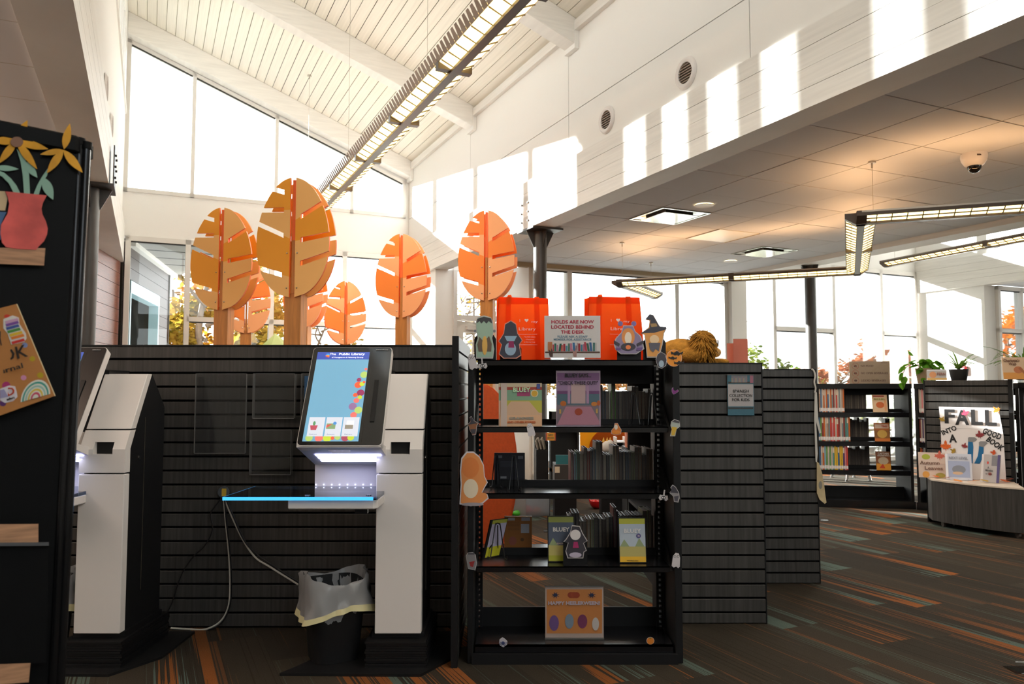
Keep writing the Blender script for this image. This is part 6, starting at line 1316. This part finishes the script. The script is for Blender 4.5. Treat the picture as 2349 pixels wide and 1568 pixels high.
# ---------------------------------------------------------------- things on and beside the slatted ranges
m_fur = M('golden_plush', '#b07c34', .95, spec=.1, noise=(30, .25), bump=(120, .6)); m_mane = M('shaggy_golden_mane', '#a8762f', .95, spec=.1, noise=(18, .35))
lp_ = at(1600, 830, 4.62); ln = TH('plush_lion', 'golden plush lion lying on the shelving range, seen from behind', 'plush toy', (lp_.x, 4.62, 1.397))
q = lambda u, v, dy=0: at(u, v, 4.62 + dy)
b = MB(); c = q(1560, 800, .04); b.ball((c.x, c.y, 1.397 + .082), (.125, .12, .081), 24, 14); c2 = q(1590, 815); b.ball((c2.x, c2.y - .02, 1.397 + .062), (.13, .09, .0605), 24, 12); b.build('body', m_fur, ln, smooth=60)
c = q(1650, 826, -.03); MB().ball((c.x, c.y, 1.397 + .022), (.06, .035, .0205), 16, 8).build('front_leg', m_fur, ln, smooth=60)
h = q(1616, 796, -.01); MB().ball((h.x, h.y, h.z), (.075, .085, .08), 20, 12).build('head', m_fur, ln, smooth=60)
c = q(1645, 808, -.01); MB().ball((c.x - .012, c.y, c.z), (.035, .05, .03), 16, 10).build('muzzle', M('pale_plush', '#cfa672', .9), ln, smooth=60)
c = q(1571, 792, -.03); 
random.seed(3); m = MB(); hc = Vector((h.x - .01, h.y, h.z + .005)); m.ball(hc, (.085, .095, .095), 16, 10)
for i in range(900):
    d = Vector((random.gauss(-.25, 1), random.gauss(-.25, 1), random.gauss(.05, .9))).normalized()
    if d.x > .72: continue
    s0 = hc + Vector((d.x*.08, d.y*.09, d.z*.09)); fl = Vector((-.1 + random.gauss(0, .25), random.gauss(0, .2), -.9)); t1 = (d*.55 + fl*.75).normalized(); s1 = s0 + d*.012 + t1*random.uniform(.03, .06); s = d.cross(t1).normalized()*.0045
    if s1.z < 1.402: s1.z = 1.402
    if s0.z < 1.4: continue
    m.add([s0 - s, s0 + s, s1 + s*.2, s1 - s*.2], [(0, 1, 2, 3)])
for i in range(60):
    s0 = hc + Vector((random.uniform(-.05, .04), random.uniform(-.06, .06), .088)); s1 = s0 + Vector((random.uniform(-.03, .04), random.uniform(-.02, .02), random.uniform(.004, .022))); s = Vector((.003, .003, 0)); m.add([s0 - s, s0 + s, s1], [(0, 1, 2)])
tag(m.build('mane', m_mane, ln), kind='stuff')
g_ = MB(); gc = q(1647, 787, -.03); n = 18
g_.tube([(gc.x + .012*math.cos(2*math.pi*i/n)*.6, gc.y + .02*math.cos(2*math.pi*i/n), gc.z + .019*math.sin(2*math.pi*i/n)) for i in range(n + 1)], .0025).build('spectacles', M('dark_spectacles', '#3a2f2a', .3), ln)
for (a, b_, lab) in (((1683, 777, 1715, 831), 5.55, 'taller orange tinted flyer in a clear stand behind the plush lion'), ((1668, 787, 1687, 831), 5.6, 'lower orange tinted flyer half behind the taller one beside the plush lion')):
    A0, B0 = at(a[0], a[3], b_), at(a[2], a[1], b_); t = TH('flyer_stand', lab, 'sign', ((A0.x + B0.x)/2, b_, 1.397), 'orange flyers in clear stands')
    MB().box(A0.x, B0.x, b_, b_ + .002, 1.398, B0.z).build('flyer', leafmat('peach_flyer', '#e2a58e', .1), t); MB().box(A0.x - .003, B0.x + .003, b_ - .003, b_ - .002, 1.397, B0.z + .004).build('acrylic_front', m_acr, t); MB().box(A0.x, B0.x, b_ - .003, b_ + .06, 1.3965, 1.399).build('acrylic_foot', m_acre, t)
sr = TH('paper_streamer', 'long beige paper seed-shaped streamer hanging on the edge of the shorter range', 'streamer', (2.02, 5.12, .5)); Y = 5.12
P = px([(1874, 1058), (1879, 1062), (1886, 1085), (1891, 1115), (1894, 1140), (1896, 1152), (1892, 1155), (1880, 1145), (1874, 1130)], Y); MB().prism(P, 'y', Y, Y + .004).build('pod', M('beige_paper', '#c9b48c', .8, noise=(8, .2)), sr)
MB().prism(px(ell(1882, 1112, 4, 9), Y), 'y', Y - .001, Y).build('pod_spot', M('grey_spot', '#8f8a80', .8), sr)
MB().prism(px([(1869, 895), (1874, 900), (1877, 960), (1884, 992), (1880, 994), (1872, 965), (1876, 1040), (1874, 1060), (1871, 1058), (1868, 960)], Y), 'y', Y, Y + .002).build('ribbon', M('white_ribbon', '#d6d0c8', .7), sr)
MB().tube(smooth([at(u, v, Y) for u, v in ((1862, 846), (1867, 850), (1870, 862), (1868, 876), (1871, 890), (1869, 900))]), .005).build('cord', M('white_ribbon'), sr)
fo = atz(1889, 1193, .002); o = MB().cyl((0, 0, 0), (0, 0, .004), .045, n=24).build('floor_outlet', m_chrome, None, fo); tag(o, 'small round metal floor outlet cover near the shorter range', 'outlet')
ft = atz(2346, 1545, .0); t = TH('acrylic_tray', 'corner of a clear plastic tray at the bottom right of the picture', 'tray', ft)
MB().box(ft.x - .03, ft.x + .3, ft.y, ft.y + .003, 0, .05).box(ft.x - .03, ft.x + .3, ft.y, ft.y + .1, 0, .003).build('front', m_acr, t); MB().box(ft.x - .03, ft.x + .3, ft.y - .002, ft.y + .003, .05, .054).box(ft.x - .005, ft.x + .3, ft.y - .004, ft.y, 0, .004).build('rim', m_acre, t)
st_ = room(E('fire_strobe', 'red fire alarm strobe on the sunlit white wall above the plants', 'alarm')); st_.location = W(9.11, -3.16, 1.6)
MB().box(-.05, .005, -.06, .06, -.08, .08).build('housing', M('alarm_red', '#c8202a', .4), st_, bev=.012, seg=2); MB().box(-.062, -.045, -.04, .04, -.005, .035).build('lens', m_wht, st_, bev=.008)
# ================================================================ children's area glimpsed through the bookcase
random.seed(21)
def gp(u, v): return atz(u, v, 0)
m_org = M('orange_upholstery', '#c8501c', .75, noise=(60, .08))
os_ = TH('seat_pod', 'large orange rounded seat back standing behind the bookcase on its left', 'seat', (at(1105, 1100, 5.9).x, 5.9, 0)); x_ = at(1105, 1100, 5.9).x
MB().prism([(x_ + .27*math.cos(t), .66 + .64*math.sin(t)) if t > -.9 else (0, 0) for t in [-.85 + (math.pi + 1.7)*i/30 for i in range(31)]] + [(x_ - .2, 0), (x_ + .2, 0)], 'y', 5.86, 5.98).build('seat_back', m_org, os_, bev=.015, seg=2, smooth=40)
# book bin unit with angled fronts
bb_ = TH('book_bin', 'black browsing bin full of pale upright books beside the steel column', 'bin unit', (at(1240, 1000, 8.3).x, 8.6, 0)); a, b = at(1230, 1000, 8.3).x, at(1258, 1000, 8.3).x
MB().box(a, b, 8.3, 9.1, 0, .62).build('carcass', m_black, bb_); MB().box(a, b, 9.09, 9.1, .62, .8).box(b - .01, b, 8.3, 9.1, .62, .71).build('rim', m_black, bb_)
for y in (8.55, 8.8): MB().box(a, b, y, y + .012, .62, .7).build('divider', m_black, bb_)
for k, y in enumerate((8.35, 8.62)): MB().box(b, b + .004, y, y + .22, .4, .7).build('pale_sign', M('pale_sign', '#d8c9b4', .6), bb_)
for i in range(9):
    book(a + .012 + .0115*i, 8.32 + .06*(i % 3), .622, .0105, .09 + .012*(i % 4), .12, ['#c8bdb2', '#a89a80', '#8a8d84'][i % 3], 'pale book, %s from the left in the black browsing bin' % ORD[i], -1, -14, 'books in the browsing bin')
cb_ = TH('cabinet', 'dark cabinet with an orange sign beyond the browsing bin', 'cabinet', (at(1300, 1000, 9.2).x, 9.3, 0)); a, b = at(1262, 1000, 9.2).x, at(1329, 1000, 9.2).x
MB().box(a, b, 9.2, 9.5, .82, 1.0).box(a, b, 9.48, 9.5, 0, 1.0).box(a, a + .02, 9.2, 9.5, 0, 1.0).box(b - .02, b, 9.2, 9.5, 0, 1.0).build('carcass', M('dark_grey_cabinet', '#2c2b2a', .6), cb_); MB().box(a, b, 9.2, 9.5, .3, .34).box(a, b, 9.2, 9.5, 0, .05).build('shelf', M('shelf_oak', '#8a6438', .5), cb_)
ns = TH('sign', 'small orange NEW BOOKS sign hung on the dark cabinet', 'sign', (at(1264, 1010, 7.0).x, 7.0, .8)); A0, B0 = at(1252, 1010, 7.0), at(1275, 992, 7.0)
MB().box(A0.x, B0.x, 7.0, 7.003, A0.z, B0.z).build('sheet', M('amber_sign', '#e09a3a', .6), ns); MB().box(A0.x, A0.x + .012, 6.999, 7.0, A0.z, B0.z).box(B0.x - .01, B0.x, 6.999, 7.0, A0.z, B0.z).build('border', M('sign_border', '#b0503a', .6), ns)
MB().box(A0.x + .03, A0.x + .034, 7.004, 7.008, 0, A0.z + .01).box(A0.x - .02, A0.x + .08, 6.98, 7.06, 0, .004).build('stem', m_black, ns)
for s, v in (('NEW', 997), ('BOOKS', 1004)): wtext(s, at(1263.5, v, 6.996), .011, M('green_print', '#3a6a44', .6), ns, .045 if s == 'NEW' else .058, bold=.03)
tb_ = TH('book_crate', 'teal picture book lying in a dark crate with a colourful paper label', 'crate', (at(1290, 1065, 7.6).x, 7.7, .0)); A0, B0 = at(1272, 1085, 7.6), at(1322, 1066, 7.6)
MB().box(A0.x, B0.x, 7.6, 7.95, .3, B0.z).build('crate', M('dark_crate', '#3a3836', .6), tb_); MB().box(A0.x, B0.x, 7.6, 7.9, 0, .3).build('stand', m_black, tb_); a = at(1276, 1066, 7.62); b = at(1308, 1045, 7.62)
MB().box(a.x, b.x, 7.7, 7.715, a.z, b.z).build('teal_book', M('teal_cover', '#2f6f78', .4), tb_); a = at(1273, 1084, 7.59); b = at(1284, 1070, 7.59); MB().box(a.x, b.x, 7.595, 7.598, a.z, b.z).build('paper_label', M('cream_label', '#d8c8b0', .6), tb_)
mu = TH('wall_panel', 'yellow board with a big orange disc lit behind the middle shelf books', 'panel', (at(1385, 1020, 9.6).x, 9.6, .3)); A0, B0 = at(1331, 1060, 9.6), at(1437, 985, 9.6)
MB().box(A0.x, B0.x, 9.6, 9.63, .2, B0.z + .05).box(A0.x + .02, A0.x + .06, 9.63, 9.67, 0, .4).box(B0.x - .06, B0.x - .02, 9.63, 9.67, 0, .4).build('board', leafmat('yellow_board', '#f0b83a', .2), mu); cx, cz = at(1400, 1030, 9.6).x, at(1400, 1030, 9.6).z
MB().prism([(max(A0.x, min(B0.x, x)), max(.25, min(B0.z + .04, z))) for x, z in ell(cx, cz, .26, n=30)], 'y', 9.585, 9.6).build('disc', leafmat('orange_disc', '#e8702a', .2), mu)
wt_ = TH('plush_toy', 'white plush toy with yellow tips sitting among the middle shelf gaps', 'plush toy', at(1392, 1042, 7.8)); c = at(1392, 1020, 7.8)
MB().ball((c.x, c.y, c.z - .02), (.055, .05, .06), 14, 10).ball((c.x + .03, c.y, c.z + .01), .04, 12, 8).build('body', M('white_plush', '#dcd8d2', .9), wt_, smooth=60)
for dx in (-.035, 0, .03): MB().cyl((c.x + dx, c.y, c.z + .03), (c.x + dx + .005, c.y, c.z + .075), .014, .002, 8).build('yellow_tip', M('yellow_tip', '#e0b04a', .8), wt_)
MB().box(c.x - .07, c.x + .07, 7.7, 7.9, 0, c.z - .07).build('stand', m_black, wt_)
rk = TH('wire_rack', 'white tiered paper rack beside the white plush toy', 'rack', at(1425, 1040, 7.6))
for v in (1012, 1026): p0, p1 = at(1413, v, 7.6), at(1437, v, 7.6); MB().box(p0.x, p1.x, 7.6, 7.8, p0.z - .012, p0.z).box(p0.x, p0.x + .01, 7.6, 7.8, p0.z, p0.z + .04).box(p1.x - .01, p1.x, 7.6, 7.8, p0.z, p0.z + .04).build('tier', m_wht, rk)
MB().box(p0.x, p1.x, 7.78, 7.8, 0, p0.z + .06).build('back', m_black, rk)
sb = TH('book_tub', 'tub of upright readers with a tan Ste tab at the right of the middle shelf', 'tub', (at(1462, 1030, 6.6).x, 6.6, 0)); A0, B0 = at(1438, 1060, 6.6), at(1487, 1030, 6.6)
MB().box(A0.x, B0.x, 6.6, 6.9, 0, A0.z + .12).build('tub', m_black, sb); a, b = at(1458, 1024, 6.58), at(1487, 1005, 6.58); MB().box(a.x, b.x, 6.58, 6.584, a.z - .05, b.z).build('tab', M('tan_tab', '#c9b08a', .6), sb); wtext('Step', at(1474, 1015, 6.576), .018, M('rust_ring'), sb, .055)
a, b = at(1448, 1024, 6.7), at(1487, 1001, 6.7); MB().box(a.x, b.x, 6.7, 6.715, A0.z + .1, b.z).build('navy_divider', M('navy_divider', '#24445c', .5), sb)
for i, c in enumerate(['#c9692f', '#5f8f3a', '#8fa9b5', '#c9692f', '#a89a80', '#3b6b4f']): book(A0.x + .004 + .011*i, 6.62, A0.z + .121, .0105, .13 + .015*(i % 3), .12, c, '%s reader, %s from the left in the tub behind the middle shelf' % ({'#c9692f': 'orange', '#5f8f3a': 'green', '#8fa9b5': 'pale blue', '#a89a80': 'cream', '#3b6b4f': 'dark green'}[c], ORD[i]), 1, 0, 'readers in the tub')
# floor things
tp = gp(1214, 1180); to = TH('storage_tote', 'clear plastic tote with red and orange toys on the carpet', 'tote', (tp.x, tp.y, 0)); to.rotation_euler = (0, 0, R(35)); BASE.pop(to.name); m_cl = glass('cloudy_tote', (.9, .92, .95), .8, .15, .3, (.8, .83, .86)); n_ = MB()
n_.box(-.15, .15, -.15, -.147, .01, .24).box(-.15, .15, .147, .15, .01, .24).box(-.15, -.147, -.15, .15, .01, .24).box(.147, .15, -.15, .15, .01, .24).box(-.15, .15, -.15, .15, 0, .01); n_.build('tub', m_cl, to); MB().box(-.16, .16, -.16, .16, .24, .255).build('lid', m_cl, to)
for i, (x, y, s, c) in enumerate(((-.07, -.05, .06, '#d82a3a'), (.04, -.08, .04, '#e0703a'), (.1, .0, .035, '#d83a3a'), (.0, .06, .045, '#e8a04a'), (-.1, .08, .04, '#6aa04a'))): MB().ball((x, y, .012 + s*.8), (s, s, s*.8), 12, 8).build('toy', M('toy_' + c[1:], c, .5), to, smooth=60)
fr = gp(1186, 1182); e = TH('toy', 'bright green plastic toy lying in front of the clear tote', 'toy', (fr.x, fr.y - .05, 0)); MB().ball((fr.x, fr.y - .05, .03), (.045, .03, .03), 12, 8).ball((fr.x - .05, fr.y - .05, .03), (.02, .02, .02), 10, 6).tube([(fr.x, fr.y - .05, .03), (fr.x + .06, fr.y - .06, .035), (fr.x + .1, fr.y - .06, .006)], .01).build('body', M('toy_green', '#3fae2a', .4), e, smooth=60)
rb = gp(1369, 1166); e = TH('toy_bowl', 'red plastic rocking bowl toy on the carpet behind the fourth shelf', 'toy', (rb.x, rb.y, 0)); BASE.pop(e.name)
B_ = MB(); prof = [(.002, 0), (.035, .004), (.06, .025), (.075, .055), (.082, .085), (.078, .085), (.06, .04), (.002, .012)]; B_.lathe(prof, 24).build('bowl', M('toy_red', '#c8141c', .3, coat=.4), e, smooth=50)
for s in (-1, 1): MB().prism([(s*.055, .06), (s*.082, .08), (s*.085, .115), (s*.06, .085)], 'y', -.03, .03).build('handle', M('toy_red'), e, bev=.004); MB().ball((s*.083, 0, .108), .008, 8, 6).build('knob', m_ink, e)
bp_ = gp(1268, 1166); e = TH('bookend', 'flat black bookend lying on the carpet near the clear tote', 'bookend', (bp_.x, bp_.y, 0)); MB().prism([(bp_.x - .07, bp_.y), (bp_.x + .02, bp_.y + .06), (bp_.x + .08, bp_.y + .02), (bp_.x - .01, bp_.y - .03)], 'z', 0, .003).build('plate', m_black, e)
# books on the near side of the lion's range
for z, n, nm in ((.77, 14, 'upper'), (.43, 14, 'lower')):
    y = 4.34
    for i in range(n):
        c = ['#c8bdb2', '#8fb8cc', '#b08f7a', '#c9692f', '#c8bdb2', '#b08f7a', '#5a4a6e', '#e0b53a', '#4d6f94', '#3b6b4f', '#c9473a', '#8a3f3a', '#c8bdb2', '#7f8a8c'][i]
        book(.895, y + .02, z + .001, .018, .26 - .02*(i % 3), .18, c, '%s book, %s along the %s side shelf of the plush lion range' % (SPC.get(c, CN.get(c, 'grey')), ORD[i], nm), 1, 0, 'books on the side of the lion range', 1, rz=-math.pi/2); y += .0195
pt = at(632, 795, 11.1); tn = TH('play_tent', 'pale green pointed play tent top peeking over the slatwall', 'tent', (pt.x, 11.1, 0)); ap = at(631, 764, 11.1); n = 8
MB().add([(ap.x, 11.1, ap.z)] + [(pt.x + r*math.cos(2*math.pi*i/n), 11.1 + r*math.sin(2*math.pi*i/n), z) for r, z in ((.06, ap.z - .05), (.22, pt.z), (.34, 1.5)) for i in range(n)],
         [(0, 1 + i, 1 + (i + 1) % n) for i in range(n)] + [(1 + k*n + i, 1 + (k + 1)*n + i, 1 + (k + 1)*n + (i + 1) % n, 1 + k*n + (i + 1) % n) for k in range(2) for i in range(n)]).build('roof', leafmat('pale_green_canvas', '#dfe6b8', .08), tn)
MB().cyl((pt.x, 11.1, 0), (pt.x, 11.1, 1.52), .33, n=8).build('wall', leafmat('pale_green_canvas', '#dfe6b8'), tn)
# reading tables behind the far bookcase
p = atz(1943, 1104, 0); p2 = atz(2012, 1108, 0); cx, cy_ = (p.x + p2.x)/2, p.y + .25; hw = (p2.x - p.x)/2
e = TH('reading_table', 'reading table with splayed grey metal legs behind the far bookcase', 'table', (cx, cy_, 0)); BASE.pop(e.name)
MB().box(-hw - .25, hw + .25, -.4, .4, .7, .73).build('tabletop', M('pale_tabletop', '#cfc6b8', .4), e, bev=.01)
for sx_ in (-1, 1):
    for sy in (-1, 1): MB().cyl((sx_*hw, sy*.25, .02), (sx_*(hw - .1), sy*.18, .7), .02, .026, 12).cyl((sx_*hw, sy*.25, 0), (sx_*hw, sy*.25, .02), .028, n=12).build('leg', m_chrome, e, smooth=40)

# ================================================================ outdoors
m_bark = M('grey_bark', '#5a4a3c', .9, noise=(8, .3, (4, 4, 1)))
def foliage(m, cs, n, s, flat_=.6):
    for i in range(n):
        c, r = cs[i % len(cs)]
        while True:
            d = Vector((random.uniform(-1, 1), random.uniform(-1, 1), random.uniform(-1, 1)))
            if .2 < d.length < 1: break
        p = Vector(c) + Vector((d.x*r, d.y*r, d.z*r*.8)); a = Vector((random.gauss(0, 1), random.gauss(0, 1), random.gauss(0, flat_))).normalized(); b = a.orthogonal().normalized(); q_ = random.uniform(.6, 1.3)*s
        m.add([p - a*q_, p + b*q_*.55, p + a*q_, p - b*q_*.55], [(0, 1, 2, 3)])
def tree(x, y, h, cr, col, n, lab, s=.13, tr=.14, bare=0, z0=.35, seed=1, cat='tree'):
    random.seed(seed); e = room(E('tree', lab, cat, group='autumn trees outside')); e.location = W(x, y, -.06)
    t = MB(); t.tube(smooth([(0, 0, 0), (random.uniform(-.1, .1), .05, h*.3), (random.uniform(-.25, .25), 0, h*.6), (random.uniform(-.3, .3), 0, h*.93)], 3), tr, 8, taper=tr*.25); cs = []
    for i in range(9 + bare):
        f = random.uniform(.25, .92); a = random.uniform(0, 6.28); L = cr*random.uniform(.5, 1.05)*(1.15 - .5*f); b0 = Vector((0, 0, h*f)); b1 = b0 + Vector((L*math.cos(a), L*math.sin(a), L*random.uniform(.25, .8))); mid = (b0 + b1)/2 + Vector((random.uniform(-.15, .15), random.uniform(-.15, .15), -.08))
        t.tube(smooth([b0, mid, b1], 3), tr*.38, 5, taper=.012); cs.append((b1, cr*random.uniform(.22, .42)))
        for k in range(2 + bare//6): c = mid.lerp(b1, random.uniform(.2, .9)); d = c + Vector((random.uniform(-.5, .5), random.uniform(-.5, .5), random.uniform(.1, .7)))*cr*.4; t.tube([c, c.lerp(d, .5) + Vector((.03, .02, .02)), d], .02, 4, taper=.006); cs.append((d, cr*random.uniform(.15, .3)))
    t.build('trunk', m_bark, e, smooth=50)
    if n: m = MB(); foliage(m, cs, n, s); tag(m.build('foliage', leafmat('foliage_' + col[1:], col), e), kind='stuff')
    return e
def wpos(u, Y): x = (u - 1174.5)/FPX*Y; d = Vector((x, Y, 0)) - CORNER; return d.dot(D2), d.dot(D1)
for u, Y, h, cr, col, n, s, seed, lab, tr, bare in (
        (398, 25, 4.9, 2.0, '#8a5a1c', 2600, .15, 3, 'golden tree close to the cedar porch, seen in the first window', .16, 0),
        (470, 20.5, 4.9, 2.0, '#7d6424', 2600, .14, 7, 'golden green tree with a forked grey trunk beyond the second window', .17, 2),
        (600, 27, 4.4, 1.7, '#8a6a2c', 1300, .14, 12, 'yellow tree seen between the amber leaf sculptures', .13, 4),
        (735, 25, 3.6, 1.5, '#8a6a34', 420, .1, 15, 'thin yellow tree right of the largest leaf sculpture', .1, 6),
        (1068, 21, 4.2, 1.4, '#9a7c2c', 260, .08, 23, 'nearly bare tree with fine branches beside the vestibule door', .08, 16),
        (1105, 24, 2.4, 1.3, '#8a7a30', 700, .1, 29, 'low yellow tree behind the vestibule door glass', .1, 2),
        (1765, 30, 2.4, 1.8, '#5f6a2c', 900, .12, 31, 'olive green tree outside right of the plush lion', .12, 0),
        (1920, 36, 1.9, 1.8, '#a86a44', 900, .14, 37, 'orange tree in the distance above the rules sign', .12, 0),
        (2010, 40, 3.0, 1.7, '#b06a3c', 1300, .15, 41, 'tall orange tree behind the thin lamp mast', .14, 0),
        (2075, 42, 2.9, 1.7, '#b0743c', 1200, .15, 43, 'orange tree at the corner of the right window wall', .14, 0),
        (2310, 30, 3.6, 2.2, '#c06c16', 1700, .14, 47, 'blazing orange tree in the last window at the right', .14, 2),
        (2370, 27, 4.0, 2.2, '#b86414', 900, .13, 53, 'second blazing orange tree cut by the right picture edge', .14, 0)):
    x, y = wpos(u, Y); tree(x, y, h, cr, col, n, lab, s, tr, bare, seed=seed)
def bush(u, Y, w, h, col, n, s, lab, seed, z=.0):
    random.seed(seed); x, y = wpos(u, Y); e = room(E('shrub', lab, 'shrub', group='shrubs outside the windows')); e.location = W(x, y, -.06); m = MB()
    cs = [((random.uniform(-w, w), random.uniform(-.3, .3), z + h*random.uniform(.3, .8)), h*.34) for _ in range(9)]
    foliage(m, cs, n, s, 1.0); tag(m.build('foliage', leafmat('foliage_' + col[1:], col), e), kind='stuff'); t = MB()
    for c, r in cs: t.tube([(c[0]*.3, c[1]*.3, 0), (c[0]*.7, c[1], c[2]*.6), c], .018, 5, taper=.006)
    t.build('stems', m_bark, e)
bush(1765, 15.5, .35, 1.55, '#7d8f30', 500, .055, 'yellow green shrub outside beside the orange flyers', 2); bush(1822, 14.6, .3, 1.85, '#64842c', 420, .075, 'tall large-leaved green shrub against the window by the far steel column', 4)
bush(1812, 14.7, .22, 1.5, '#c88a2a', 260, .06, 'orange brown shrub inside the large-leaved green one', 5); bush(1900, 17, .4, 1.5, '#5f6a22', 500, .06, 'dark olive shrub outside left of the rules sign', 6); bush(1945, 17.5, .45, 1.4, '#7f8c2c', 500, .06, 'bright yellow green shrub outside behind the rules sign', 9)
bush(2060, 18, .5, 1.35, '#7a8a4a', 500, .06, 'grey green shrub outside right of the rules sign', 10)
x, y = wpos(2022, 26); lm_ = room(E('lamp_mast', 'thin grey lamp mast outside in the right window', 'lamp post')); lm_.location = W(x, y, -.06)
MB().cyl((0, 0, 0), (0, 0, 4.3), .055, .035, 10).build('pole', m_fix, lm_); MB().cyl((0, 0, 4.3), (0, 0, 4.42), .06, .03, 10).build('head', m_fix, lm_); MB().box(-.02, .25, -.06, .06, 2.95, 3.0).box(-.02, .22, -.06, .06, 2.75, 2.8).build('bracket', m_fix, lm_)
x, y = wpos(1703, 22); ls = room(E('area_light', 'dark flat area light poking out beside the white pier outside', 'lamp post')); ls.location = W(x, y, -.06)
MB().prism([(0, 3.2), (.16, 3.25), (.0, 3.34)], 'y', -.1, .1).build('head', m_fix, ls); MB().cyl((-.05, 0, 0), (-.05, 0, 3.4), .05, n=10).build('pole', m_fix, ls)
# hedge line far away
random.seed(77)
for k in range(14):
    u = 260 + 160*k; x, y = wpos(u, 55); tree(x, y, random.uniform(1.2, 2.0), 2.2, ['#7f6438', '#8f6238', '#66663a'][k % 3], 420, 'distant autumn tree line, %s crown from the left' % ORD[k], .2, .14, 0, seed=100 + k)
# ================================================================ lettering: fit to its line length, then turn into real meshes
bpy.context.view_layer.update()
for o, w in FIT:
    if o.dimensions.x > 1e-6: o.scale.x *= w/o.dimensions.x
dg = bpy.context.evaluated_depsgraph_get(); dg.update()
for o in [q for q in COL.objects if q.type == 'FONT']:
    me = bpy.data.meshes.new_from_object(o.evaluated_get(dg), depsgraph=dg); me.name = o.name
    n = bpy.data.objects.new('lettering', me); COL.objects.link(n); n.parent = o.parent
    n.matrix_basis = o.matrix_basis.copy(); bpy.data.objects.remove(o)
